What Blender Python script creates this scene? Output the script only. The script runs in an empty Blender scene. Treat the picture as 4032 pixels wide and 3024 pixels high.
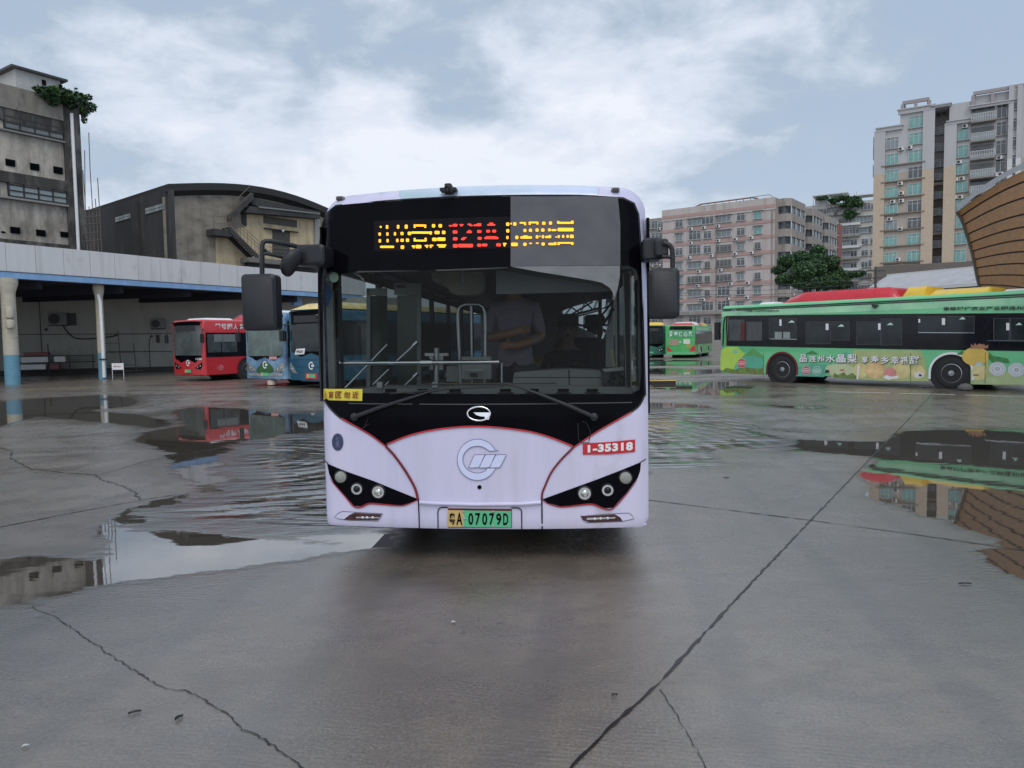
import bpy, math, random
import numpy as np
from mathutils import Vector, Matrix, geometry
random.seed(7)
SC = bpy.context.scene
COL = SC.collection
R = math.radians
# ------------------------------------------------------------------ camera
F = 2800.0                      # focal length in photo pixels (photo is 4032 wide)
CAMH = 1.7
cam = bpy.data.objects.new('camera', bpy.data.cameras.new('camera'))
COL.objects.link(cam)
cam.data.sensor_width = 36.0
cam.data.lens = 36.0 * F / 4032
cam.data.clip_start = 0.05
cam.data.clip_end = 4000
CM = (Matrix.Rotation(R(90 - 3.5), 4, 'X') @ Matrix.Rotation(R(-0.85), 4, 'Z'))
cam.matrix_world = Matrix.Translation((0, 0, CAMH)) @ CM
SC.camera = cam
SC.view_settings.view_transform = 'Standard'
SC.view_settings.look = 'None'
SC.view_settings.exposure = 0.2
SC.view_settings.gamma = 1.0
SC.cycles.max_bounces = 8
SC.cycles.transparent_max_bounces = 12
# ------------------------------------------------------------------ world: overcast sky with broken cloud
world = bpy.data.worlds.new('World'); SC.world = world; world.use_nodes = True
nt = world.node_tree; nt.nodes.clear()
def wn(t, **k):
    n = nt.nodes.new(t)
    for a, b in k.items(): setattr(n, a, b)
    return n
def wmath(op, a, b=None, clamp=False):
    n = wn('ShaderNodeMath', operation=op, use_clamp=clamp)
    for i, v in enumerate((a, b)):
        if v is None: continue
        if isinstance(v, (int, float)): n.inputs[i].default_value = v
        else: nt.links.new(v, n.inputs[i])
    return n.outputs[0]
SUN_EL, SUN_AZ = R(56), R(165)
sky = wn('ShaderNodeTexSky', sky_type='NISHITA'); sky.sun_disc = False
sky.sun_elevation = SUN_EL; sky.sun_rotation = SUN_AZ; sky.air_density = 1.0; sky.dust_density = 2.5
tc = wn('ShaderNodeTexCoord'); sx = wn('ShaderNodeSeparateXYZ'); nt.links.new(tc.outputs['Generated'], sx.inputs[0])
dx, dy, dz = sx.outputs
den = wmath('ADD', wmath('MAXIMUM', dz, 0.0), 0.28)
cx_ = wn('ShaderNodeCombineXYZ')
nt.links.new(wmath('DIVIDE', dx, den), cx_.inputs[0]); nt.links.new(wmath('DIVIDE', dy, den), cx_.inputs[1])
cx_.inputs[2].default_value = 3.1
def wnoise(scale, detail, rough, off):
    mp = wn('ShaderNodeMapping'); mp.inputs['Location'].default_value = off
    nt.links.new(cx_.outputs[0], mp.inputs[0])
    n = wn('ShaderNodeTexNoise'); n.inputs['Scale'].default_value = scale; n.inputs['Detail'].default_value = detail
    n.inputs['Roughness'].default_value = rough; n.inputs['Distortion'].default_value = 0.25
    nt.links.new(mp.outputs[0], n.inputs['Vector']); return n.outputs['Fac']
n1 = wnoise(1.45, 7, 0.50, (2.3, 0.4, 0)); n2 = wnoise(5.0, 6, 0.6, (7.3, 1.4, 0))
dens = wmath('ADD', wmath('MULTIPLY', n1, 0.85), wmath('ADD', wmath('MULTIPLY', n2, 0.48), -0.135))
# the cloud thins into plain blue-grey haze on the right of the yard
bias = wmath('MULTIPLY', wmath('MAXIMUM', wmath('SUBTRACT', dx, 0.16), 0.0), -0.75)
bias2 = wmath('MULTIPLY', wmath('MAXIMUM', wmath('SUBTRACT', -0.0, dy), 0.0), 0.2)
dens = wmath('ADD', wmath('ADD', dens, bias), bias2)
ahead = wmath('GREATER_THAN', dy, 0.0)
# the named cloud masses: bright gaps and heavier grey banks (direction x, z, amount, width)
for bx_, bz_, am_, wd_ in ((-.30, .23, .13, .05), (.10, .26, .13, .03), (-.02, .14, .07, .03), (-.50, .40, -.30, .05), (-.05, .42, -.05, .02), (-.04, .285, -.12, .005), (-.36, .17, -.07, .008), (.25, .35, -.08, .03)):
    ex_ = wmath('MULTIPLY', wmath('ADD', wmath('POWER', wmath('ABSOLUTE', wmath('SUBTRACT', dx, bx_)), 2.0), wmath('MULTIPLY', wmath('POWER', wmath('ABSOLUTE', wmath('SUBTRACT', dz, bz_)), 2.0), 2.2)), -1.0 / wd_)
    dens = wmath('ADD', dens, wmath('MULTIPLY', wmath('MULTIPLY', wmath('POWER', 2.718, ex_), am_), ahead))
cr = wn('ShaderNodeValToRGB'); nt.links.new(dens, cr.inputs[0])
els = cr.color_ramp.elements
els[0].position = 0.36; els[0].color = (0.31, 0.395, 0.51, 1)
els[1].position = 0.67; els[1].color = (0.69, 0.715, 0.775, 1)
for p, c in ((0.42, (0.33, 0.405, 0.505, 1)), (0.48, (0.42, 0.485, 0.575, 1)), (0.54, (0.53, 0.585, 0.67, 1)), (0.60, (0.60, 0.64, 0.72, 1))):
    e = els.new(p); e.color = c
# low haze band near the horizon
hz = wmath('POWER', wmath('SUBTRACT', 1.0, wmath('MULTIPLY', wmath('MAXIMUM', dz, 0.0), 2.2), True), 2.0)
mxh = wn('ShaderNodeMixRGB'); nt.links.new(wmath('MULTIPLY', hz, 0.6), mxh.inputs[0]); nt.links.new(cr.outputs[0], mxh.inputs[1])
mxh.inputs[2].default_value = (0.52, 0.585, 0.67, 1)
bg = wn('ShaderNodeBackground'); nt.links.new(mxh.outputs[0], bg.inputs[0]); bg.inputs[1].default_value = 0.86
# unseen sky behind the camera brightened to fill the bus front
brt = wmath('ADD', 1.24, wmath('MULTIPLY', wmath('MAXIMUM', wmath('MULTIPLY', dy, -1.0), 0.0), 0.30)); nt.links.new(brt, bg.inputs[1])
bg2 = wn('ShaderNodeBackground'); nt.links.new(sky.outputs[0], bg2.inputs[0]); bg2.inputs[1].default_value = 0.05
ads = wn('ShaderNodeMixShader'); ads.inputs[0].default_value = 0.12
nt.links.new(bg.outputs[0], ads.inputs[1]); nt.links.new(bg2.outputs[0], ads.inputs[2])
wo = wn('ShaderNodeOutputWorld'); nt.links.new(ads.outputs[0], wo.inputs[0])
world.cycles.sampling_method = 'MANUAL'; world.cycles.sample_map_resolution = 512
sl = bpy.data.lights.new('sun', 'SUN'); sl.energy = 1.1; sl.angle = R(35); sl.color = (1.0, 0.95, 0.88)
so = bpy.data.objects.new('sun', sl); COL.objects.link(so)
sd = Vector((math.sin(SUN_AZ) * math.cos(SUN_EL), math.cos(SUN_AZ) * math.cos(SUN_EL), math.sin(SUN_EL)))
so.rotation_euler = sd.to_track_quat('Z', 'Y').to_euler()

# ------------------------------------------------------------------ helpers: rays through the surveyed photo points
def ray(px, py): return CM.to_3x3() @ Vector(((px - 2016) / F, -(py - 1512) / F, -1.0))
def gnd(px, py, z=0.0):
    d = ray(px, py); t = (z - CAMH) / d.z
    return Vector((d.x * t, d.y * t, z))
class Frame:
    """vertical working plane: x = to the right, y = back, z = up, origin on the ground"""
    def __init__(s, x, y, a):
        s.o = Vector((x, y, 0)); s.a = a; s.inv = Matrix.Rotation(-a, 3, 'Z')
    def hit(s, px, py, yl=0.0):
        o = s.inv @ (Vector((0, 0, CAMH)) - s.o); d = s.inv @ ray(px, py)
        t = (yl - o.y) / d.y
        return (o.x + d.x * t, o.z + d.z * t)
    def w(s, x, y, z): return s.o + Matrix.Rotation(s.a, 3, 'Z') @ Vector((x, y, z))
def facade(px0, Y0, px1, Y1):
    X0 = (px0 - 2016) / F * Y0; X1 = (px1 - 2016) / F * Y1
    f = Frame(X0, Y0, math.atan2(Y1 - Y0, X1 - X0)); f.len = math.hypot(X1 - X0, Y1 - Y0)
    return f
# ------------------------------------------------------------------ objects
def tag(o, label=None, cat=None, group=None, kind=None):
    if label: o['label'] = label
    if cat: o['category'] = cat
    if group: o['group'] = group
    if kind: o['kind'] = kind
    return o
def thing(name, label, cat, fr=None, group=None, loc=None, rz=0):
    o = bpy.data.objects.new(name, None); COL.objects.link(o); o.empty_display_size = .3
    if fr is not None: o.location = fr.o; o.rotation_euler.z = fr.a
    if loc is not None: o.location = loc; o.rotation_euler.z = rz
    return tag(o, label, cat, group)
def dup(o, parent=None):
    c = o.copy(); COL.objects.link(c); c.parent = parent
    for ch in list(o.children): dup(ch, c)
    return c
class MB:
    def __init__(s): s.v = []; s.f = []; s.m = []; s.cur = 0
    def add(s, vs, fs):
        b = len(s.v); s.v += [tuple(v) for v in vs]
        s.f += [tuple(b + i for i in f) for f in fs]; s.m += [s.cur] * len(fs); return s
    def mat(s, i): s.cur = i; return s
    def box(s, x0, x1, y0, y1, z0, z1):
        return s.add([(x, y, z) for z in (z0, z1) for y in (y0, y1) for x in (x0, x1)],
                     [(0, 2, 3, 1), (4, 5, 7, 6), (0, 1, 5, 4), (2, 6, 7, 3), (0, 4, 6, 2), (1, 3, 7, 5)])
    def obox(s, c, ax, ay, az):      # oriented box, half vectors
        c, ax, ay, az = map(Vector, (c, ax, ay, az))
        vs = [c + ax * i + ay * j + az * k for k in (-1, 1) for j in (-1, 1) for i in (-1, 1)]
        return s.add(vs, [(0, 2, 3, 1), (4, 5, 7, 6), (0, 1, 5, 4), (2, 6, 7, 3), (0, 4, 6, 2), (1, 3, 7, 5)])
    def bbox(s, x0, x1, y0, y1, z0, z1, b=.03, seg=3):   # box with edges rounded in the x-z plane
        pts = []
        for cx, cz, a0 in ((x1 - b, z1 - b, 0), (x0 + b, z1 - b, 90), (x0 + b, z0 + b, 180), (x1 - b, z0 + b, 270)):
            for k in range(seg + 1):
                a = R(a0 + 90 * k / seg); pts.append((cx + b * math.cos(a), cz + b * math.sin(a)))
        n = len(pts); q = b * .5
        mx, mz = (x0 + x1) / 2, (z0 + z1) / 2; sx_ = 1 - q / (x1 - mx); sz_ = 1 - q / (z1 - mz)
        vs = [(mx + (p[0] - mx) * sx_, y0, mz + (p[1] - mz) * sz_) for p in pts] + [(p[0], y0 + q, p[1]) for p in pts] + \
             [(p[0], y1 - q, p[1]) for p in pts] + [(mx + (p[0] - mx) * sx_, y1, mz + (p[1] - mz) * sz_) for p in pts]
        fs = [tuple(range(n)), tuple(range(4 * n - 1, 3 * n - 1, -1))]
        for r in range(3):
            for i in range(n):
                j = (i + 1) % n; fs.append((r * n + i, (r + 1) * n + i, (r + 1) * n + j, r * n + j))
        return s.add(vs, fs)
    def tube(s, pts, r, n=8, caps=True):
        pts = [Vector(p) for p in pts]; rs = r if isinstance(r, (list, tuple)) else [r] * len(pts)
        vs = []; up = Vector((0, 0, 1)); prev = None
        for i, p in enumerate(pts):
            t = (pts[min(i + 1, len(pts) - 1)] - pts[max(i - 1, 0)]).normalized()
            if prev is None:
                a = t.cross(up) if abs(t.z) < .9 else t.cross(Vector((1, 0, 0)))
            else: a = prev - t * prev.dot(t)
            a.normalize(); b = t.cross(a); prev = a
            for k in range(n):
                th = 2 * math.pi * k / n; vs.append(p + (a * math.cos(th) + b * math.sin(th)) * rs[i])
        fs = []
        for i in range(len(pts) - 1):
            for k in range(n):
                j = (k + 1) % n; fs.append((i * n + k, i * n + j, (i + 1) * n + j, (i + 1) * n + k))
        if caps: fs += [tuple(range(n - 1, -1, -1)), tuple((len(pts) - 1) * n + k for k in range(n))]
        return s.add(vs, fs)
    def lathe(s, prof, c, axis='Z', n=24):   # prof [(r, h)]
        vs = []; fs = []; c = Vector(c)
        for r, h in prof:
            for k in range(n):
                th = 2 * math.pi * k / n; a, b = r * math.cos(th), r * math.sin(th)
                vs.append(c + {'Z': Vector((a, b, h)), 'Y': Vector((a, h, b)), 'X': Vector((h, a, b))}[axis])
        for i in range(len(prof) - 1):
            for k in range(n):
                j = (k + 1) % n; fs.append((i * n + k, i * n + j, (i + 1) * n + j, (i + 1) * n + k))
        fs += [tuple(range(n)), tuple((len(prof) - 1) * n + k for k in range(n))]
        return s.add(vs, fs)
    def prism(s, poly, y0, y1, fn=None):     # poly in x-z, extruded in y
        fn = fn or (lambda a, b, y: (a, y, b)); n = len(poly)
        vs = [fn(a, b, y0) for a, b in poly] + [fn(a, b, y1) for a, b in poly]
        return s.add(vs, [tuple(range(n)), tuple(range(2 * n - 1, n - 1, -1))] + [(i, i + n, (i + 1) % n + n, (i + 1) % n) for i in range(n)])
    def build(s, name, mats, parent=None, smooth=False):
        me = bpy.data.meshes.new(name); me.from_pydata(s.v, [], s.f)
        if not isinstance(mats, (list, tuple)): mats = [mats]
        for m in mats: me.materials.append(m)
        me.polygons.foreach_set('material_index', s.m)
        if smooth:
            me.polygons.foreach_set('use_smooth', [True] * len(s.f)); me.set_sharp_from_angle(angle=R(smooth if smooth > 1 else 40))
        me.update(); o = bpy.data.objects.new(name, me); COL.objects.link(o)
        if parent: o.parent = parent
        return o
def obj1(name, mb, mats, label, cat, group=None, kind=None, smooth=False):
    return tag(mb.build(name, mats, None, smooth), label, cat, group, kind)
def cat_rom(pts, k=6, closed=False):
    P = [Vector(p) for p in pts]; n = len(P); out = []
    for i in range(n if closed else n - 1):
        g = lambda j: P[j % n] if closed else P[max(0, min(n - 1, j))]
        p0, p1, p2, p3 = g(i - 1), g(i), g(i + 1), g(i + 2)
        for q in range(k):
            t = q / k
            out.append(.5 * ((2 * p1) + (p2 - p0) * t + (2 * p0 - 5 * p1 + 4 * p2 - p3) * t * t + (3 * p1 - p0 - 3 * p2 + p3) * t ** 3))
    if not closed: out.append(P[-1])
    return [tuple(v) for v in out]
def inpoly(x, y, poly):
    c = False; n = len(poly); j = n - 1
    for i in range(n):
        xi, yi = poly[i][0], poly[i][1]; xj, yj = poly[j][0], poly[j][1]
        if (yi > y) != (yj > y) and x < (xj - xi) * (y - yi) / (yj - yi) + xi: c = not c
        j = i
    return c
def densify(poly, step):
    out = []
    for i in range(len(poly)):
        a, b = poly[i], poly[(i + 1) % len(poly)]; d = math.dist(a[:2], b[:2]); k = max(1, int(d / step))
        for q in range(k): out.append((a[0] + (b[0] - a[0]) * q / k, a[1] + (b[1] - a[1]) * q / k))
    return out
def region(mb, outer, holes=(), step=.08, fn=None):
    """triangulated filled region; fn maps (a,b) to 3d"""
    loops = [densify(p, step) for p in [outer] + list(holes)]
    vs = []; es = []
    for lp in loops:
        b = len(vs); vs += [Vector(p[:2]) for p in lp]; es += [(b + i, b + (i + 1) % len(lp)) for i in range(len(lp))]
    xs = [p[0] for p in loops[0]]; ys = [p[1] for p in loops[0]]
    x = min(xs) + step / 2
    while x < max(xs):
        y = min(ys) + step / 2
        while y < max(ys):
            if inpoly(x, y, loops[0]) and not any(inpoly(x, y, h) for h in loops[1:]): vs.append(Vector((x, y)))
            y += step
        x += step
    r = geometry.delaunay_2d_cdt(vs, es, [], 0, 1e-5)
    V, Fc = r[0], r[2]; keep = []
    for f in Fc:
        cx = sum(V[i][0] for i in f) / len(f); cy = sum(V[i][1] for i in f) / len(f)
        if inpoly(cx, cy, loops[0]) and not any(inpoly(cx, cy, h) for h in loops[1:]): keep.append(tuple(f))
    fn = fn or (lambda a, b: (a, 0, b))
    mb.add([fn(v[0], v[1]) for v in V], keep); return mb
def ribbon(mb, pts, w, fn, closed=False):
    P = [Vector(p[:2]) for p in pts]; n = len(P); ws = w if isinstance(w, (list, tuple)) else [w] * n; L = []
    for i in range(n):
        a = P[(i - 1) % n] if closed else P[max(i - 1, 0)]; b = P[(i + 1) % n] if closed else P[min(i + 1, n - 1)]
        t = (b - a).normalized(); nn = Vector((-t.y, t.x)) * ws[i] / 2
        L += [fn(*(P[i] + nn)), fn(*(P[i] - nn))]
    fs = [(2 * i, 2 * i + 1, (2 * i + 3) % (2 * n), (2 * i + 2) % (2 * n)) for i in range(n if closed else n - 1)]
    mb.add(L, fs); return mb
def ellipse(cx, cy, rx, ry, n=28): return [(cx + rx * math.cos(2 * math.pi * k / n), cy + ry * math.sin(2 * math.pi * k / n)) for k in range(n)]
def text2d(body, bold=0.0, spacing=1.0):
    c = bpy.data.curves.new('t', 'FONT'); c.body = body; c.offset = bold; c.space_character = spacing; c.resolution_u = 4
    o = bpy.data.objects.new('t', c); COL.objects.link(o); bpy.context.view_layer.update()
    m = bpy.data.meshes.new_from_object(o.evaluated_get(bpy.context.evaluated_depsgraph_get()))
    v = [tuple(x.co[:2]) for x in m.vertices]; f = [tuple(p.vertices) for p in m.polygons]
    bpy.data.objects.remove(o); bpy.data.curves.remove(c); bpy.data.meshes.remove(m)
    x0 = min(a for a, b in v); x1 = max(a for a, b in v); y0 = min(b for a, b in v); y1 = max(b for a, b in v)
    return [((a - x0) / (x1 - x0), (b - y0) / (y1 - y0)) for a, b in v], f
def text(mb, body, fn, bold=0.0, spacing=1.0):   # fn maps the unit square to 3d
    if any(ord(c) > 0x2e80 for c in body): bold = min(bold, .026)
    v, f = text2d(body, bold, spacing); mb.add([fn(a, b) for a, b in v], f); return mb
def bilin(q, fn):       # q = four 2d corners BL BR TR TL
    def g(a, b):
        x = (q[0][0] * (1 - a) + q[1][0] * a) * (1 - b) + (q[3][0] * (1 - a) + q[2][0] * a) * b
        y = (q[0][1] * (1 - a) + q[1][1] * a) * (1 - b) + (q[3][1] * (1 - a) + q[2][1] * a) * b
        return fn(x, y)
    return g
# ------------------------------------------------------------------ materials
def M(name, col, rough=.6, metal=0., var=.12, scale=4., bump=0., spec=.5, dirt=0., dirtcol=(.05, .045, .04), dscale=1.2, stretch=1., coat=0., emit=0., hue=None, streak=0., skey=5.):
    m = bpy.data.materials.new(name); m.use_nodes = True; t = m.node_tree; ns = t.nodes; p = ns['Principled BSDF']
    def n(k): return ns.new(k)
    tcn = n('ShaderNodeTexCoord'); mp = n('ShaderNodeMapping'); t.links.new(tcn.outputs['Object'], mp.inputs[0])
    mp.inputs['Scale'].default_value = (1, 1, 1 / stretch)
    nz = n('ShaderNodeTexNoise'); nz.inputs['Scale'].default_value = scale; nz.inputs['Detail'].default_value = 6; nz.inputs['Roughness'].default_value = .65
    t.links.new(mp.outputs[0], nz.inputs['Vector'])
    mx = n('ShaderNodeMixRGB'); mr = n('ShaderNodeMapRange'); mr.inputs[1].default_value = .3; mr.inputs[2].default_value = .7
    t.links.new(nz.outputs['Fac'], mr.inputs[0]); t.links.new(mr.outputs[0], mx.inputs[0])
    lo = [c * (1 - var) for c in col]; hi = [min(1, c * (1 + var)) for c in (hue or col)]
    mx.inputs[1].default_value = (*lo, 1); mx.inputs[2].default_value = (*hi, 1)
    out = mx.outputs[0]
    if dirt:
        d = n('ShaderNodeTexNoise'); d.inputs['Scale'].default_value = dscale; d.inputs['Detail'].default_value = 8; d.inputs['Roughness'].default_value = .7
        t.links.new(mp.outputs[0], d.inputs['Vector'])
        r2 = n('ShaderNodeMapRange'); r2.inputs[1].default_value = .62 - dirt * .25; r2.inputs[2].default_value = .72 - dirt * .1; r2.inputs[4].default_value = min(1, .55 + dirt * .4)
        t.links.new(d.outputs['Fac'], r2.inputs[0]); m2 = n('ShaderNodeMixRGB'); t.links.new(r2.outputs[0], m2.inputs[0])
        t.links.new(out, m2.inputs[1]); m2.inputs[2].default_value = (*dirtcol, 1); out = m2.outputs[0]
    if streak:
        ms = n('ShaderNodeMapping'); t.links.new(tcn.outputs['Object'], ms.inputs[0]); ms.inputs['Scale'].default_value = (skey, skey, skey * .06)
        s1 = n('ShaderNodeTexNoise'); s1.inputs['Scale'].default_value = .35; s1.inputs['Detail'].default_value = 5; s1.inputs['Roughness'].default_value = .7; t.links.new(ms.outputs[0], s1.inputs['Vector'])
        r3 = n('ShaderNodeMapRange'); r3.inputs[1].default_value = .50; r3.inputs[2].default_value = .68; r3.inputs[4].default_value = streak; t.links.new(s1.outputs['Fac'], r3.inputs[0])
        m3 = n('ShaderNodeMixRGB'); t.links.new(r3.outputs[0], m3.inputs[0]); t.links.new(out, m3.inputs[1]); m3.inputs[2].default_value = (*dirtcol, 1); out = m3.outputs[0]
    t.links.new(out, p.inputs['Base Color'])
    rr = n('ShaderNodeMapRange'); rr.inputs[3].default_value = max(0, rough * .85); rr.inputs[4].default_value = min(1, rough * 1.15)
    t.links.new(nz.outputs['Fac'], rr.inputs[0]); t.links.new(rr.outputs[0], p.inputs['Roughness'])
    p.inputs['Metallic'].default_value = metal; p.inputs['Specular IOR Level'].default_value = spec; p.inputs['Coat Weight'].default_value = coat
    p.inputs['Coat Roughness'].default_value = .06
    if bump:
        b = n('ShaderNodeBump'); b.inputs['Strength'].default_value = bump; b.inputs['Distance'].default_value = .02
        nb = n('ShaderNodeTexNoise'); nb.inputs['Scale'].default_value = scale * 6; nb.inputs['Detail'].default_value = 5
        t.links.new(mp.outputs[0], nb.inputs['Vector']); t.links.new(nb.outputs['Fac'], b.inputs['Height']); t.links.new(b.outputs[0], p.inputs['Normal'])
    if emit:
        p.inputs['Emission Color'].default_value = (*col, 1); p.inputs['Emission Strength'].default_value = emit
    return m
def Mglass(name, tint=(.6, .65, .63), refl=1.0, rough=.02, scale=1.0, base=.0):
    """thin window pane: tinted transmission plus a fresnel reflection"""
    m = bpy.data.materials.new(name); m.use_nodes = True; t = m.node_tree; ns = t.nodes; ns.clear()
    o = ns.new('ShaderNodeOutputMaterial'); mx = ns.new('ShaderNodeMixShader'); tr = ns.new('ShaderNodeBsdfTransparent'); gl = ns.new('ShaderNodeBsdfGlossy')
    fr = ns.new('ShaderNodeFresnel'); fr.inputs[0].default_value = 1.45
    mu = ns.new('ShaderNodeMath'); mu.operation = 'MULTIPLY_ADD'; mu.inputs[1].default_value = refl; mu.inputs[2].default_value = base; t.links.new(fr.outputs[0], mu.inputs[0])
    nz = ns.new('ShaderNodeTexNoise'); nz.inputs['Scale'].default_value = scale; mr = ns.new('ShaderNodeMapRange'); mr.inputs[3].default_value = rough; mr.inputs[4].default_value = rough * 2.5
    t.links.new(nz.outputs['Fac'], mr.inputs[0]); t.links.new(mr.outputs[0], gl.inputs['Roughness'])
    tr.inputs[0].default_value = (*tint, 1)
    t.links.new(mu.outputs[0], mx.inputs[0]); t.links.new(tr.outputs[0], mx.inputs[1]); t.links.new(gl.outputs[0], mx.inputs[2]); t.links.new(mx.outputs[0], o.inputs[0])
    return m
mt = {}
mt['black'] = M('black_gloss', (.003, .003, .005), .10, var=.3, spec=.05)
mt['rubber'] = M('rubber', (.018, .018, .019), .75, var=.25, scale=9, bump=.15)
mt['blackplastic'] = M('black_plastic', (.010, .012, .016), .5, var=.25, scale=12, bump=.1)
mt['chrome'] = M('chrome', (.75, .76, .78), .12, 1., var=.06)
mt['steel'] = M('steel', (.42, .43, .44), .3, 1., var=.15)
mt['white'] = M('white_paint', (.74, .75, .76), .4, var=.05)
mt['whiteplastic'] = M('white_plastic', (.68, .69, .68), .45, var=.08, dirt=.2, dirtcol=(.3, .3, .28))
mt['red'] = M('red_paint', (.55, .02, .035), .3, var=.12, coat=.4)
mt['yellow'] = M('yellow_paint', (.75, .50, .05), .35, var=.1, coat=.3)
mt['grille'] = M('dark_grille', (.03, .03, .032), .6)
mt['grey'] = M('grey_plastic', (.16, .17, .165), .55, var=.12)
mt['greyD'] = M('dark_grey_trim', (.05, .052, .055), .6, var=.2)
mt['darkred'] = M('dark_red_trim', (.16, .012, .02), .4, var=.2)
mt['darkglass'] = M('dark_glass', (.007, .008, .010), .07, var=.4, spec=.32)
mt['wood'] = M('timber', (.42, .19, .05), .5, var=.25, scale=2.2, dirt=.15, dirtcol=(.14, .07, .03), stretch=.3)
# ================================================================== GROUND
def PX(x0, y0, sc, pts): return [(x0 + a / sc, y0 + b / sc) for a, b in pts]
c3 = lambda pts: PX(0, 1450, 1.58, pts)
c4 = lambda pts: PX(2500, 1450, 1.4439, pts)
def G2(pts): return [tuple(gnd(a, b)[:2]) for a, b in pts]
puddles_px = [
 c3([(-600, 240), (0, 205), (330, 185), (640, 165), (700, 172), (800, 180), (880, 205), (790, 242), (600, 262), (900, 285), (1120, 350), (940, 376), (730, 350), (540, 330), (250, 298), (150, 325), (0, 362), (-600, 420)]),
 c3([(1050, 265), (1200, 240), (1500, 248), (1800, 285), (2010, 272), (2300, 280), (2700, 600), (2500, 1130), (2212, 1150), (1900, 1190), (1500, 1255), (1150, 1320), (800, 1345), (650, 1372), (560, 1390), (300, 1440), (200, 1500), (0, 1495), (-500, 1560), (-500, 1300), (0, 1175), (240, 1150), (420, 1160), (560, 1190), (600, 1160), (560, 1060), (590, 960), (720, 890), (890, 830), (1060, 800), (1200, 772), (1160, 705), (1060, 640), (1000, 590), (1040, 540), (980, 500), (820, 462), (850, 400), (1000, 378), (1120, 358)]),
 c4([(-600, 190), (62, 195), (300, 200), (420, 212), (520, 255), (640, 290), (720, 335), (860, 352), (1000, 362), (1250, 372), (1440, 378), (1500, 350), (2212, 348), (2900, 345), (2900, 1500), (2300, 1290), (2150, 1195), (1950, 1130), (1850, 1020), (2010, 1010), (1980, 960), (1900, 925), (1750, 880), (1600, 842), (1480, 800), (1330, 748), (1225, 735), (1300, 690), (1300, 640), (1230, 612), (1290, 560), (1335, 505), (1150, 490), (1000, 480), (780, 468), (600, 455), (450, 478), (440, 500), (510, 532), (430, 575), (190, 580), (100, 570), (62, 640), (-100, 660), (-600, 600)]),
 [(2400, 1416), (2700, 1418), (2850, 1422), (2850, 1436), (2650, 1440), (2400, 1442)],
 [(2400, 1452), (2620, 1450), (2760, 1456), (2900, 1450), (2940, 1462), (2760, 1474), (2400, 1474)],
 [(2560, 1500), (2700, 1506), (2880, 1500), (2980, 1520), (2920, 1560), (2780, 1556), (2700, 1540), (2560, 1530)],
 c3([(150, 1500), (250, 1520), (400, 1512), (390, 1548), (270, 1552)]),
 [(2950, 1590), (3200, 1600), (3300, 1606), (3150, 1612)],
]
dry_px = [c4([(700, 346), (1000, 372), (1440, 384), (1420, 415), (1100, 408), (850, 398), (740, 372)]),
          c3([(560, 262), (800, 238), (1000, 200), (1200, 186), (1500, 208), (1180, 236), (1060, 262), (900, 290)])]
ripple_px = [c3([(1480, 470), (2010, 390), (2500, 600), (2400, 1000), (2000, 1030), (1500, 1010), (950, 980), (900, 900), (1100, 860), (1500, 740), (1420, 620)]),
             c4([(-200, 230), (500, 230), (900, 380), (800, 470), (300, 620), (-200, 640)])]
def sdf(P, poly):
    poly = np.array(poly); d = np.full(len(P), 1e9); ins = np.zeros(len(P), bool); n = len(poly)
    for i in range(n):
        a, b = poly[i], poly[(i + 1) % n]; ab = b - a; ap = P - a
        t = np.clip((ap @ ab) / (ab @ ab + 1e-12), 0, 1); d = np.minimum(d, np.hypot(*(ap - t[:, None] * ab).T))
        c = (a[1] > P[:, 1]) != (b[1] > P[:, 1])
        with np.errstate(divide='ignore', invalid='ignore'):
            xi = (b[0] - a[0]) * (P[:, 1] - a[1]) / (b[1] - a[1] + 1e-15) + a[0]
        ins ^= c & (P[:, 0] < xi)
    return np.where(ins, d, -d)
ys = [-400, -120, -40, -15, -5, -1, 0]
y = 1.0
while y < 60: ys.append(y); y += max(.10, .018 * y)
ys += [62, 66, 72, 80, 100, 140, 200, 320, 500, 800]
# finest where the camera can see it
xs = [-800, -500, -300, -200, -120, -80, -60, -50] + list(np.arange(-42, -12, .5)) + list(np.arange(-12, 12, .16)) + list(np.arange(12, 42.1, .5)) + [50, 60, 80, 120, 200, 300, 500, 800]
XX, YY = np.meshgrid(xs, ys); GP = np.stack([XX.ravel(), YY.ravel()], 1)
wet = np.full(len(GP), -9.)
for p in puddles_px: wet = np.maximum(wet, sdf(GP, G2(p)))
for p in dry_px: wet = np.minimum(wet, -sdf(GP, G2(p)))
rip = np.full(len(GP), -9.)
for p in ripple_px: rip = np.maximum(rip, sdf(GP, G2(p)))
nx, ny = len(xs), len(ys)
fs = [(j * nx + i, j * nx + i + 1, (j + 1) * nx + i + 1, (j + 1) * nx + i) for j in range(ny - 1) for i in range(nx - 1)]
gm = bpy.data.meshes.new('ground'); gm.from_pydata([(a, b, 0) for a, b in GP], [], fs)
for nm, arr in (('wet', np.clip(wet, -3, 3)), ('rip', np.clip(rip, -2, 1))):
    at = gm.attributes.new(nm, 'FLOAT', 'POINT'); at.data.foreach_set('value', arr.astype(np.float32))
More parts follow.
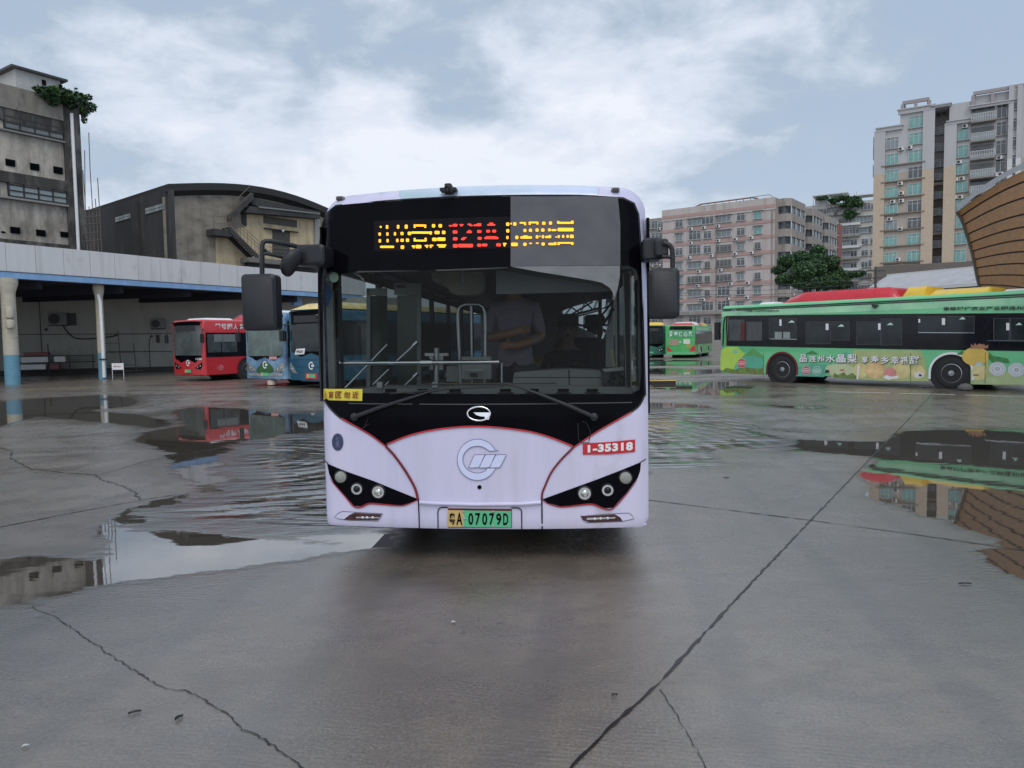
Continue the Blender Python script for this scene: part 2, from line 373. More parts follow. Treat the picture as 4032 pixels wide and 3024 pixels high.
def ground_material():
    m = bpy.data.materials.new('wet_concrete'); m.use_nodes = True; t = m.node_tree; p = t.nodes['Principled BSDF']; L = t.links.new
    def n(k, **kw):
        q = t.nodes.new(k)
        for a, b in kw.items(): setattr(q, a, b)
        return q
    def math_(op, a, b=None, c=None, cl=False):
        q = n('ShaderNodeMath', operation=op, use_clamp=cl)
        for i, v in enumerate((a, b, c)):
            if v is None: continue
            if isinstance(v, (int, float)): q.inputs[i].default_value = v
            else: L(v, q.inputs[i])
        return q.outputs[0]
    tc = n('ShaderNodeTexCoord')
    def mapp(sc=(1, 1, 1), rot=0, src=None):
        q = n('ShaderNodeMapping'); q.inputs['Scale'].default_value = sc; q.inputs['Rotation'].default_value = (0, 0, rot); L(src or tc.outputs['Object'], q.inputs[0]); return q.outputs[0]
    def noise(v, s, d=5, r=.6, dist=0):
        q = n('ShaderNodeTexNoise'); q.inputs['Scale'].default_value = s; q.inputs['Detail'].default_value = d; q.inputs['Roughness'].default_value = r; q.inputs['Distortion'].default_value = dist; L(v, q.inputs['Vector']); return q.outputs['Fac']
    def mr(v, a, b, c=0., d=1.):
        q = n('ShaderNodeMapRange', interpolation_type='SMOOTHSTEP'); q.inputs[1].default_value = a; q.inputs[2].default_value = b; q.inputs[3].default_value = c; q.inputs[4].default_value = d; L(v, q.inputs[0]); return q.outputs[0]
    def mixc(f, a, b):
        q = n('ShaderNodeMixRGB')
        if isinstance(f, (int, float)): q.inputs[0].default_value = f
        else: L(f, q.inputs[0])
        for i, v in ((1, a), (2, b)):
            if isinstance(v, tuple): q.inputs[i].default_value = (*v, 1)
            else: L(v, q.inputs[i])
        return q.outputs[0]
    aw = n('ShaderNodeAttribute', attribute_name='wet').outputs['Fac']; ar = n('ShaderNodeAttribute', attribute_name='rip').outputs['Fac']
    o = mapp()
    nb = noise(mapp((.6, 1.6, 1)), 1.3, 8, .7); nf = noise(o, 7, 5, .6)
    edge = math_('ADD', aw, math_('ADD', math_('MULTIPLY', math_('SUBTRACT', nb, .5), .75), math_('MULTIPLY', math_('SUBTRACT', nf, .5), .14)))
    W = mr(edge, -.05, .09)                     # standing water
    halo = mr(edge, -1.6, .05)                  # soaked margin
    # thin film patches everywhere, drawn out along the brooming
    film = mr(noise(mapp((.35, 1.2, 1), .15), .55, 9, .66, .4), .44, .66)
    film2 = mr(noise(mapp((.9, .9, 1)), 2.2, 9, .7), .40, .70)
    # concrete colour
    big = mr(noise(o, .32, 4, .55), .35, .65); med = mr(noise(mapp((1, 1.6, 1)), 2.4, 9, .78), .36, .66)
    base = mixc(big, (.090, .067, .042), (.165, .130, .092)); base = mixc(math_('MULTIPLY', med, .75), base, (.060, .044, .029))
    fine = noise(o, 60, 4, .7); base = mixc(math_('MULTIPLY', mr(fine, .35, .7), .35), base, (.30, .275, .24))
    spots = mr(noise(o, 7.5, 4, .6), .665, .71); base = mixc(math_('MULTIPLY', spots, .8), base, (.045, .04, .036))
    rust = mr(noise(mapp((1, 1, 1)), .9, 2, .5), .70, .80); base = mixc(math_('MULTIPLY', rust, .35), base, (.17, .09, .06))
    green = mr(noise(mapp((1.3, .8, 1)), .5, 3, .5), .55, .72); base = mixc(math_('MULTIPLY', green, .25), base, (.10, .115, .09))
    base = mixc(math_('MULTIPLY', halo, .25), base, (.07, .066, .06)); base = mixc(math_('MULTIPLY', W, .75), base, (.040, .036, .030))
    pit = mr(noise(o, 150, 3, .6), .60, .68); base = mixc(math_('MULTIPLY', pit, .55), base, (.04, .034, .028))
    sc1 = n('ShaderNodeTexWave', wave_type='BANDS', bands_direction='X'); sc1.inputs['Scale'].default_value = .35; sc1.inputs['Distortion'].default_value = 5; sc1.inputs['Detail'].default_value = 3; sc1.inputs['Detail Scale'].default_value = .6; L(mapp((1, .25, 1), .5), sc1.inputs['Vector'])
    base = mixc(math_('MULTIPLY', mr(sc1.outputs['Fac'], .82, 1.), .28), base, (.05, .045, .038))
    L(base, p.inputs['Base Color'])
    rough = math_('SUBTRACT', .36, math_('MULTIPLY', film, .16)); rough = math_('SUBTRACT', rough, math_('MULTIPLY', film2, .12)); rough = math_('SUBTRACT', rough, math_('MULTIPLY', halo, .07)); rough = math_('MAXIMUM', math_('SUBTRACT', rough, math_('MULTIPLY', mr(edge, -.45, .0), .08)), .05)
    rough = math_('ADD', math_('MULTIPLY', rough, math_('SUBTRACT', 1, W)), math_('MULTIPLY', W, .015))
    L(rough, p.inputs['Roughness'])
    ior = math_('ADD', math_('ADD', 2.75, math_('MULTIPLY', math_('ADD', film, halo), .45)), math_('MULTIPLY', W, .9)); L(ior, p.inputs['IOR'])
    # relief: broom grooves, pits; waves on the disturbed water
    wv = n('ShaderNodeTexWave', wave_type='BANDS', bands_direction='Y'); wv.inputs['Scale'].default_value = 11; wv.inputs['Distortion'].default_value = 6.5; wv.inputs['Detail'].default_value = 3; wv.inputs['Detail Scale'].default_value = 1.2
    L(mapp((.5, 1, 1), .33), wv.inputs['Vector'])
    gro = math_('MULTIPLY', wv.outputs['Fac'], mr(noise(o, .45, 2, .5), .42, .6, .12, 1.))
    grit = noise(o, 34, 8, .75); grit2 = noise(mapp((.7, 1.5, 1)), 6, 6, .7)
    h = math_('ADD', math_('ADD', math_('MULTIPLY', gro, .3), math_('MULTIPLY', grit, 1.0)), math_('MULTIPLY', grit2, 1.0))
    h = math_('MULTIPLY', h, math_('SUBTRACT', 1, W))
    b1 = n('ShaderNodeBump'); b1.inputs['Strength'].default_value = .5; b1.inputs['Distance'].default_value = .006; L(h, b1.inputs['Height'])
    wr = noise(mapp((.40, 1.5, 1), .22), 2.6, 2, .45, 1.3); wr2 = noise(mapp((1.0, 3.0, 1), -.1), 4.0, 3, .5, 1.2)
    gc = gnd(1010, 1800); mo_ = n('ShaderNodeMapping'); mo_.inputs['Location'].default_value = (-gc.x, -gc.y, 0); L(tc.outputs['Object'], mo_.inputs[0])
    rg_ = n('ShaderNodeTexWave', wave_type='RINGS', rings_direction='Z', wave_profile='SIN'); rg_.inputs['Scale'].default_value = 1.0; rg_.inputs['Distortion'].default_value = 1.6; rg_.inputs['Detail'].default_value = 1.5; L(mo_.outputs[0], rg_.inputs['Vector'])
    patch = mr(noise(mapp((.8, 1.3, 1)), .9, 3, .5), .38, .62, .15, 1.)
    rm = mr(math_('ADD', ar, math_('MULTIPLY', math_('SUBTRACT', nb, .5), 1.5)), -.2, .5, .006, .8)
    hw = math_('MULTIPLY', math_('MULTIPLY', math_('ADD', math_('MULTIPLY', math_('ADD', wr, math_('MULTIPLY', wr2, .30)), patch), math_('MULTIPLY', rg_.outputs['Fac'], .16)), rm), W)
    b2 = n('ShaderNodeBump'); b2.inputs['Strength'].default_value = .6; b2.inputs['Distance'].default_value = .085; L(hw, b2.inputs['Height']); L(b1.outputs[0], b2.inputs['Normal'])
    L(b2.outputs[0], p.inputs['Normal'])
    return m
gm.materials.append(ground_material()); go = bpy.data.objects.new('ground', gm); COL.objects.link(go); tag(go, kind='structure')
# joints and cracks
mt['joint'] = M('joint_filler', (.012, .012, .012), .35, var=.4, scale=14)
def crack(name, px, w, jit, step=.06, z=.004):
    P = [Vector(gnd(a, b)[:2]) for a, b in px]; pts = []
    for a, b in zip(P[:-1], P[1:]):
        k = max(1, int((b - a).length / step))
        for q in range(k):
            c = a.lerp(b, q / k); pts.append((c.x + random.gauss(0, jit), c.y + random.gauss(0, jit)))
    pts.append(tuple(P[-1])); ws = [w * max(.15, random.gauss(1, .4)) for _ in pts]
    o = ribbon(MB(), pts, ws, lambda a, b: (a, b, z)).build(name, mt['joint']); return tag(o, kind='structure')
crack('pavement_joint', [(2225, 3060), (2260, 3010), (2420, 2850), (2589, 2698), (2860, 2400), (3190, 2051), (3427, 1805), (3550, 1680), (3673, 1549)], .013, .0025)
crack('pavement_joint', [(2480, 1960), (2545, 1968), (2860, 2008), (3195, 2050), (3600, 2105), (4100, 2178)], .015, .001)
crack('pavement_joint', [(0, 2076), (250, 2027), (392, 2000), (563, 1969), (760, 1937), (937, 1905)], .016, .003)
crack('pavement_joint', [(1000, 2058), (1290, 2070), (1600, 2078)], .014, .001)
crack('pavement_joint', [(392, 1871), (570, 1817), (696, 1792), (1044, 1738), (1290, 1708)], .014, .006)
crack('pavement_joint', [(215, 1728), (462, 1700), (709, 1675)], .02, .003)
crack('pavement_joint', [(3440, 1700), (3000, 1689), (2960, 1672)], .02, .003)
crack('pavement_joint', [(3230, 1568), (3630, 1580)], .02, .003)
crack('pavement_crack', c3([(0, 495), (80, 520), (60, 560), (150, 600), (190, 625), (400, 650), (600, 665), (620, 690), (720, 720), (830, 760), (880, 820)]), .016, .014)
crack('pavement_crack', c3([(0, 635), (170, 615)]), .012, .006)
crack('pavement_crack', [(237, 2443), (420, 2570), (560, 2660), (650, 2716), (745, 2722), (900, 2820), (945, 2862), (1040, 2915), (1110, 2965), (1190, 3020), (1250, 3060)], .0055, .005, .03)
crack('pavement_crack', [(130, 2390), (237, 2443)], .004, .008)
crack('pavement_crack', [(2598, 2716), (2680, 2844), (2734, 2935), (2785, 3040)], .0035, .004, .03)
# painted lines
mt['line'] = M('line_paint', (.66, .66, .64), .45, var=.1, dirt=.4, dirtcol=(.2, .19, .18), dscale=3)
mt['yline'] = M('yellow_line_paint', (.42, .33, .10), .5, var=.15, dirt=.5, dirtcol=(.15, .14, .12), dscale=3)
for a, b, m_ in ((( 3255, 1543), (3505, 1548), 'line'), ((3540, 1549), (3760, 1554), 'line'), ((3800, 1556), (4150, 1566), 'line'), ((40, 1540), (440, 1524), 'yline')):
    A, B = gnd(*a), gnd(*b); o = ribbon(MB(), [tuple(A[:2]), tuple(B[:2])], .14, lambda x, y: (x, y, .004)).build('road_marking', mt[m_]); tag(o, kind='structure')
# dead leaves and grit on the concrete
mt['leaf'] = M('dead_leaf', (.015, .012, .009), .5, var=.5, scale=30)
mt['chip'] = M('pale_chip', (.45, .46, .44), .6, var=.2)
def leaf(px, py, L_, W_, a, lab, m_='leaf'):
    g = gnd(px, py); mb = MB(); n = 8; vs = []
    for i in range(n + 1):
        t = i / n; w = W_ * math.sin(math.pi * min(1, t * 1.02) ** .8); zz = .004 + .003 * math.sin(math.pi * t)
        for s_, up in ((-1, .006), (0, 0), (1, .008)): vs.append(((t - .5) * L_, s_ * w / 2, zz + up * abs(s_)))
    fs_ = [(3 * i + k, 3 * i + k + 1, 3 * i + k + 4, 3 * i + k + 3) for i in range(n) for k in (0, 1)]
    mb.add(vs, fs_); o = obj1('leaf' if m_ == 'leaf' else 'litter', mb, mt[m_], lab, 'leaf' if m_ == 'leaf' else 'litter', None, smooth=60)
    o.location = g; o.rotation_euler.z = a
leaf(530, 2810, .055, .012, .5, 'slim dark dead leaf on damp concrete, left of the curled leaf')
leaf(705, 2832, .045, .024, 1.1, 'curled black dead leaf on damp concrete near the long crack')
leaf(2420, 2742, .03, .016, .2, 'tiny black leaf scrap beside the long concrete joint in front of the bus')
leaf(2885, 1722 + 12, .10, .05, .2, 'dark debris scrap on concrete right of the bus between water streaks')
leaf(3800, 2302, .09, .018, 0, 'thin dark twig scrap on concrete below the brown reflection')
leaf(1785, 2455, .028, .02, .3, 'white scrap of litter on shaded concrete in front of the bus', 'chip')
leaf(100, 2945, .03, .014, .5, 'pale yellowish chip on concrete in the bottom left corner', 'chip')
leaf(2860, 1883, .07, .03, .1, 'small grey grit lump on bright damp concrete right of the bus')
# ================================================================== MAIN BUS
BF = Frame(-.235, 5.455, -R(4.613))
BW, BZ0, BZ1 = 1.272, .262, 2.90
BLEN = 10.4
def outline_e(u, z):
    z = z + .045 * (u / BW) ** 2 if z > 1.6 else z
    r = .19 if z > 1.6 else .07
    hx, hz_ = BW, (BZ1 - BZ0) / 2; cz = (BZ1 + BZ0) / 2
    qx, qz = abs(u) - (hx - r), abs(z - cz) - (hz_ - r)
    return -(math.hypot(max(qx, 0), max(qz, 0)) + min(max(qx, qz), 0) - r)
def D(u, z):
    e = outline_e(u, z); k = .06 + .05 * min(1, max(0, (z - 2.2) / .3)); k = .015 if (z < .6 and z - BZ0 < BW - abs(u)) else k; f = k * max(0, 1 - max(e, 0) / k) ** 2.2
    return -.10 + .10 * (u / BW) ** 2 + max(0, z - 1.1) * .07 + f
def fp(px, py):
    y_ = 0.0
    for _ in range(7):
        u, z = BF.hit(px, py, y_); y_ = .5 * y_ + .5 * min(D(u, z), .20)
    return (u, z)
q1 = lambda pts: [fp(1200 + a / 1.4747, 680 + b / 1.4747) for a, b in pts]
q2 = lambda pts: [fp(1200 + a / 1.4747, 1500 + b / 1.4747) for a, b in pts]
def S(off):   # put a point of the front on the curved skin, off metres proud
    return lambda u, z: (u, D(u, z) - off, z)
bus = thing('city_bus', 'lavender-white electric city bus facing the camera with lit sign reading 121A', 'bus', BF)
m_lav = M('lavender_paint', (.57, .565, .77), .26, var=.04, scale=1.2, coat=.6, hue=(.64, .60, .76), dirt=.10, dirtcol=(.40, .385, .43), dscale=1.7, stretch=3, streak=.22, skey=14.)
m_teal = M('roof_paint', (.42, .62, .66), .3, var=.2, scale=1.0, coat=.4, hue=(.55, .58, .8))
m_logo = M('pale_logo_film', (.62, .66, .90), .3, var=.03)
m_line = M('navy_outline', (.03, .035, .09), .4)
m_win = Mglass('windscreen_glass', (.60, .64, .63), .30, .012)
m_side = Mglass('side_glass', (.22, .24, .24), .6, .02); m_door = Mglass('door_pane', (.62, .66, .66), .6, .02)
# outline of the body section
sec = []
for (cx, cz, a0, r) in ((BW - .07, BZ0 + .07, 270, .07), (BW - .19, 0, 0, .19), (-(BW - .19), 0, 90, .19), (-(BW - .07), BZ0 + .07, 180, .07)):
    for k in range(9):
        a = R(a0 + 90 * k / 8); x = cx + r * math.cos(a); z = (cz if cz else BZ1 - .19) + r * math.sin(a)
        if z > 1.6: z -= .045 * (x / BW) ** 2
        sec.append((x, z))
    if cx > 0 and cz == 0:
        for k in range(1, 12):
            x = (BW - .19) * (1 - 2 * k / 12); sec.append((x, BZ1 - .045 * (x / BW) ** 2))
top_ring = sec
mask_out = q1([(96, 1328), (88, 1100), (82, 800), (80, 560), (84, 420), (94, 300), (118, 228), (180, 190), (500, 162), (840, 143), (1200, 134), (1600, 133), (1850, 148), (1912, 178), (1938, 240), (1950, 400), (1966, 900), (1978, 1290)]) + \
    q2(cat_rom([(1972, 85), (1935, 150), (1840, 212), (1700, 292), (1562, 385)], 4)) + q2(cat_rom([(1556, 378), (1400, 318), (1250, 284), (1015, 263), (800, 276), (620, 312), (480, 366)], 4)) + \
    q2(cat_rom([(470, 378), (390, 318), (300, 265), (210, 215), (150, 160), (112, 108)], 4))
hole = q1(cat_rom([(106, 1262), (104, 900), (112, 600), (150, 574), (660, 568), (1190, 549), (1880, 540), (1925, 560), (1945, 640), (1955, 1150), (1945, 1260), (1900, 1284), (1400, 1288), (700, 1282), (200, 1278)], 1))
# --- shell: front skin with the windscreen opening, then sides, roof, rear
mb = MB(); region(mb, sec, [mask_out], .06, S(0)); mb.build('front_panel', m_lav, bus, 60)
mb = MB()
n = len(sec); rows = [lambda u, z: D(u, z), lambda u, z: .36, lambda u, z: 1.7, lambda u, z: BLEN]
def side_open(z0, z1, row): return row >= 1 and min(z0, z1) > 1.0 and max(z0, z1) < 2.45 or (row == 1 and min(z0, z1) > .3 and max(z0, z1) < 2.45)
ringz = [z for _, z in sec]
dense = densify(sec, .11); n = len(dense)
vs = [(u, rw(u, z), z) for rw in rows for u, z in dense]; fs = []
for r_ in range(3):
    for i in range(n):
        j = (i + 1) % n; (u0, z0), (u1, z1) = dense[i], dense[j]
        if abs(u0) > BW - .03 and abs(u1) > BW - .03:
            lo = 1.02
            if r_ == 1 and u0 < 0: lo = .42
            if r_ >= 1 and lo < (z0 + z1) / 2 < 2.36: continue
        fs.append((r_ * n + i, r_ * n + j, (r_ + 1) * n + j, (r_ + 1) * n + i))
fs.append(tuple(3 * n + i for i in range(n)))
mb.add(vs, fs); mb.build('body', [m_lav], bus, 40)
tb = q1([(560, 152), (840, 137), (1200, 128), (1560, 127), (1700, 132)]); tt = [(u, BZ1 - .045 * (u / BW) ** 2 - .004) for u in np.linspace(tb[-1][0] + .02, tb[0][0] - .04, 20)]
mb = MB(); region(mb, tb + tt, (), .03, S(.004)); mb.build('roof_dome', m_teal, bus, 60)
mb = MB()    # window pillars, door frame, skirts, inner lining
for s_ in (-1, 1):
    for yy in (.40, 1.72, 3.1, 4.5, 5.9, 7.3, 8.7, 10.3):
        w_ = .05 if yy < 2 else .06
        mb.box(*(sorted((s_ * (BW - .05), s_ * (BW - .004)))), yy - w_, yy + w_, .45 if (s_ < 0 and yy < 2) else 1.0, 2.4)
    mb.box(*(sorted((s_ * (BW - .05), s_ * (BW - .004)))), .4, 10.3, 2.28, 2.36)
mb.box(-BW + .02, -BW + .04, .36, 1.7, .40, .52)
mb.build('window_pillar', mt['greyD'], bus)
mb = MB()
mb.box(-BW + .02, BW - .02, .2, BLEN - .05, .34, .38)                # floor
mb.box(-BW + .03, BW - .03, .36, BLEN - .1, 2.42, 2.46)              # ceiling
mb.box(-BW + .03, BW - .03, BLEN - .25, BLEN - .2, .38, 2.42)       # rear bulkhead
mb.box(-BW + .012, -BW + .03, 1.75, BLEN - .1, .38, 1.03); mb.box(BW - .03, BW - .012, .3, BLEN - .1, .38, 1.03)
mb.box(-BW + .03, BW - .03, .16, .40, 2.34, 2.42)
m_lin = M('interior_lining', (.045, .047, .05), .6, var=.2, scale=2); mb.build('interior', m_lin, bus)
for s_, y0, y1, z0 in [(-1, .45, 1.67, .5)] + [(s_, y0, y0 + 1.28, 1.03) for s_ in (-1, 1) for y0 in (1.78, 3.16, 4.56, 5.96, 7.36)] + [(1, .46, 1.66, 1.03)]:
    x = s_ * (BW - .02); mb = MB(); mb.add([(x, y0, z0), (x, y1, z0), (x, y1, 2.28), (x, y0, 2.28)], [(0, 1, 2, 3)]); mb.build('side_window', m_door if y0 < .5 else m_side, bus)
# underside and wheels
mb = MB(); mb.box(-1.2, 1.2, .12, BLEN - .1, .285, .33); mb.box(-.9, .9, .5, 1.7, .2, .29); mb.box(-.5, .5, 3.2, 9.8, .17, .29); mb.build('underbody', mt['rubber'], bus)
def wheel_mesh(mb, x, y, r=.48, w=.28, s_=1):
    mb.mat(0).lathe([(r * .62, -w * .5), (r * .93, -w * .5), (r, -w * .36), (r, w * .36), (r * .93, w * .5), (r * .62, w * .5)], (x, y, r), 'X', 36)
def add_wheel(parent, x, y, s_, r=.48, rim=None, w=.28):
    mb = MB(); prof = [(r * .55, -w / 2), (r * .9, -w / 2), (r * .975, -w * .42), (r, -w * .3), (r, w * .3), (r * .975, w * .42), (r * .93, w * .5), (r * .78, w * .53), (r * .6, w * .5), (r * .58, w * .4)]
    mb.lathe([(a, b * s_) for a, b in prof], (0, 0, 0), 'X', 40); t = mb.build('wheel', mt['rubber'], parent, 40); t.location = (x, y, r)
    mb = MB(); mb.lathe([(a * r, b * s_) for a, b in ((.60, .10), (.60, .135), (.565, .14), (.53, .06), (.50, .035), (.30, .02), (.27, .09), (.20, .11), (.17, .15), (.10, .155), (.02, .155))], (0, 0, 0), 'X', 40)
    for k in range(10):
        a = 2 * math.pi * k / 10; mb.lathe([(.018, .02 * s_), (.018, .06 * s_), (.012, .065 * s_)], (0, .235 * r / .48 * math.cos(a) * .93, .235 * r / .48 * math.sin(a) * .93), 'X', 8)
    o = mb.build('rim', rim or mt['steel'], t, 40); return t
for x, s_ in ((-1.08, -1), (1.08, 1)):
    add_wheel(bus, x, 2.75, s_); add_wheel(bus, x, 8.1, s_)
# --- black mask with the see-through pane
mb = MB(); region(mb, mask_out, [hole], .06, S(.004)); mb.build('windscreen_surround', mt['black'], bus, 60)
mb = MB(); region(mb, hole, (), .12, S(.006)); ws = mb.build('windscreen', m_win, bus, 60)
mb = MB(); ribbon(mb, q2([(120, 127), (400, 132), (900, 135), (1400, 132), (1900, 124)]), .008, S(.011)); mb.build('panel_gap', mt['greyD'], bus)
mb = MB(); ribbon(mb, mask_out, .014, S(.006), True); mb.build('gasket', mt['rubber'], bus)
# --- red piping and shut lines
mb = MB(); mb.mat(0)
ribbon(mb, q2(cat_rom([(1556, 377), (1400, 318), (1250, 284), (1015, 263), (800, 276), (620, 312), (480, 366)], 5)), .011, S(.010))
ribbon(mb, q2(cat_rom([(470, 378), (390, 316), (300, 263), (215, 216)], 5)), [.009] * 16, S(.010))
ribbon(mb, q2(cat_rom([(1562, 385), (1700, 292), (1840, 212), (1900, 180)], 5)), .009, S(.010))
mb.mat(1)
ribbon(mb, q2(cat_rom([(472, 378), (520, 430), (575, 505), (618, 575), (645, 630), (660, 690)], 5)), .020, S(.010))
ribbon(mb, q2(cat_rom([(1560, 385), (1490, 455), (1432, 530), (1395, 610), (1380, 650), (1377, 690)], 5)), .016, S(.010))
mb.mat(2)
ribbon(mb, q2([(661, 690), (665, 780), (667, 853)]), .009, S(.009)); ribbon(mb, q2([(1377, 690), (1378, 780), (1379, 860)]), .010, S(.009))
ribbon(mb, q2([(776, 853), (774, 758), (780, 740), (795, 733), (832, 732)]), .008, S(.009)); ribbon(mb, q2([(1200, 735), (1240, 736), (1256, 745), (1260, 760), (1261, 858)]), .008, S(.009))
ribbon(mb, q2([(106, 450), (118, 462), (135, 478)]), .008, S(.009)); ribbon(mb, q2([(1982, 452), (1950, 470)]), .007, S(.009))
mb.build('trim_line', [mt['red'], mt['darkred'], mt['black']], bus)
# crease below the bonnet: a real ledge that catches the sky
lp = q2([(668, 692), (760, 699), (1000, 704), (1250, 702), (1372, 693)]); lo_ = q2([(668, 704), (760, 711), (1000, 717), (1250, 714), (1372, 705)])
mb = MB(); vs = []
for (a, b), (c, d) in zip(lp, lo_): vs += [(a, D(a, b) - .002, b), (c, D(c, d) - .028, d + .004), (c, D(c, d) - .026, d - .004), (c, D(c, d) - .002, d - .02)]
mb.add(vs, [(4 * i + k, 4 * i + k + 1, 4 * i + 5 + k, 4 * i + 4 + k) for i in range(4) for k in range(3)]); mb.build('bumper_ledge', m_lav, bus)
# --- logo on the bonnet
def arc(cx, cy, r0, r1, a0, a1, n=30):
    o_ = [(cx + r0 * math.cos(R(a0 + (a1 - a0) * k / n)), cy - r0 * math.sin(R(a0 + (a1 - a0) * k / n))) for k in range(n + 1)]
    i_ = [(cx + r1[0] + r1[2] * math.cos(R(a1 + (a0 - a1) * k / n)), cy - r1[1] - r1[2] * math.sin(R(a1 + (a0 - a1) * k / n))) for k in range(n + 1)]
    return o_ + i_
ring = q2([(1127, 405)] + [(1003 + 116 * math.cos(R(a)), 456 - 119 * math.sin(R(a))) for a in range(28, 322, 7)] + [(1110, 505), (1062, 505)] +
          [(1003 + 85 * math.cos(R(a)), 455 - 85 * math.sin(R(a)) * .92) for a in range(305, 50, -7)] + [(1072, 405)])
pars = [q2(cat_rom([(a + 30, 430), (a + 43, 428), (a + 92, 427), (a + 88, 440), (a + 60, 494), (a + 50, 501), (a - 2, 502), (a + 4, 488)], 3, True)) for a in (955, 1016, 1077)]
mb = MB()
for p in [ring] + pars: region(mb, p, (), .05, S(.008))
lg = mb.build('logo', m_logo, bus)
mb = MB()
for p in [ring] + pars: ribbon(mb, p, .003, S(.009), True)
mb.build('logo_outline', m_line, lg)
# --- chrome badge above
mb = MB(); fnb = S(.02)
def torus_loop(mb, pts, r, n=8): mb.tube(pts + [pts[0]], r, n, False)
bc = [(1013 + 66 * math.cos(R(a)), 188 - 40 * math.sin(R(a))) for a in range(0, 360, 12)]
bl = [fnb(*fp(1200 + a / 1.4747, 1500 + b / 1.4747)) for a, b in bc]
torus_loop(mb, bl, .0075)
gb = q2([(982, 181), (1080, 181), (1081, 196), (1070, 222), (1048, 222), (1048, 205), (1022, 203), (1000, 196)])
mb.prism(gb, 0, 0.001, lambda a, b, y_: (a, D(a, b) - (.025 if y_ == 0 else .005), b)); mb.build('badge', mt['chrome'], bus, 60)
# --- head lamps
m_lens = M('lamp_glass', (.5, .52, .48), .12, .85, var=.3, scale=14); m_lens2 = M('frosted_lens', (.30, .31, .28), .35, var=.25, scale=120, bump=.4)
def lampcluster(out, redline, cs, lab):
    o = q2(out); mb = MB(); region(mb, o, (), .06, S(.005)); h = mb.build('headlight', mt['black'], bus, 60)
    mb = MB(); rl = q2(cat_rom(redline, 4)); ribbon(mb, rl, [.004 + .010 * math.sin(math.pi * i / (len(rl) - 1)) for i in range(len(rl))], S(.009)); mb.build('lamp_trim', M('lamp_trim_red', (.30, .02, .03), .35), h)
    for i, (x, y_, r) in enumerate(cs):
        u, z = fp(1200 + x / 1.4747, 1500 + y_ / 1.4747); k = r / 1.4747 / 512 * 1.03; yy = D(u, z)
        mb = MB(); mb.lathe([(k * 1.22, .0), (k * 1.24, -.014), (k * 1.10, -.020), (k * 1.0, -.010)], (u, yy, z), 'Y', 28); mb.build('lamp_bezel', mt['blackplastic'], h, 50)
        if i == 0: mb = MB(); mb.lathe([(k, -.012), (k * .98, -.024), (k * .6, -.034), (.001, -.038)], (u, yy, z), 'Y', 28); mb.build('lamp_lens', m_lens2, h, 50)
        else:
            mb = MB(); mb.lathe([(k, -.022), (k * .9, -.020), (k * .74, -.006), (k * .72, -.012)], (u, yy, z), 'Y', 28); mb.build('lamp_reflector', mt['chrome'], h, 50)
            mb = MB(); mb.lathe([(k * .72, -.012), (k * .62, -.026), (k * .35, -.034), (.001, -.037)], (u, yy, z), 'Y', 28); mb.build('lamp_lens', mt['darkglass'] if i == 1 else m_lens, h, 50)
lampcluster([(130, 478), (240, 524), (400, 580), (560, 645), (662, 686), (620, 705), (560, 722), (380, 708), (330, 727), (288, 725), (235, 665), (168, 590), (143, 540)],
            [(150, 560), (168, 592), (235, 668), (288, 728), (330, 730), (378, 711), (470, 717), (565, 723), (620, 706), (658, 690)], [(213, 555, 33), (306, 625, 31), (430, 642, 34)], 0)
lampcluster([(1952, 470), (1850, 512), (1700, 570), (1540, 628), (1380, 686), (1410, 708), (1485, 727), (1670, 713), (1740, 738), (1790, 735), (1868, 650), (1932, 565), (1948, 520)],
            [(1382, 690), (1410, 710), (1485, 730), (1580, 722), (1668, 715), (1740, 741), (1790, 738), (1868, 655), (1928, 575)], [(1862, 560, 33), (1758, 632, 31), (1625, 650, 34)], 0)
# --- fog lamps
for out, ins, win in (([(175, 790), (195, 768), (218, 757), (453, 770), (440, 795), (425, 812), (260, 808), (200, 800)], [(228, 803), (262, 776), (290, 764), (450, 773), (424, 808), (270, 806)], [(300, 795), (430, 795), (436, 789), (300, 787)]),
                      ([(1600, 785), (1750, 772), (1880, 766), (1900, 780), (1912, 800), (1840, 815), (1640, 822), (1615, 805)], [(1604, 786), (1800, 773), (1830, 790), (1846, 812), (1650, 820), (1618, 806)], [(1635, 805), (1800, 797), (1806, 788), (1640, 793)])):
    mb = MB(); region(mb, q2(out), (), .05, S(.004)); f_ = mb.build('fog_light', m_lav, bus)
    mb = MB(); ribbon(mb, q2(out), .004, S(.006), True); mb.build('fog_rim', mt['greyD'], f_)
    mb = MB(); region(mb, q2(ins), (), .05, S(.006)); mb.build('fog_recess', M('fog_dark_red', (.05, .015, .018), .4, var=.5, scale=20), f_)  # dark red fill of the fog lamp opening
    mb = MB(); region(mb, q2(win), (), .05, S(.009))
    for t in (.3, .5, .75):
        a, b = q2([win[0]])[0]; c, d = q2([win[1]])[0]; u, z = a + (c - a) * t, b + (d - b) * t + .006; mb.lathe([(.012, -.004), (.010, -.014), (.002, -.016)], (u, D(u, z), z), 'Y', 12)
    mb.build('fog_lens', mt['chrome'], f_)
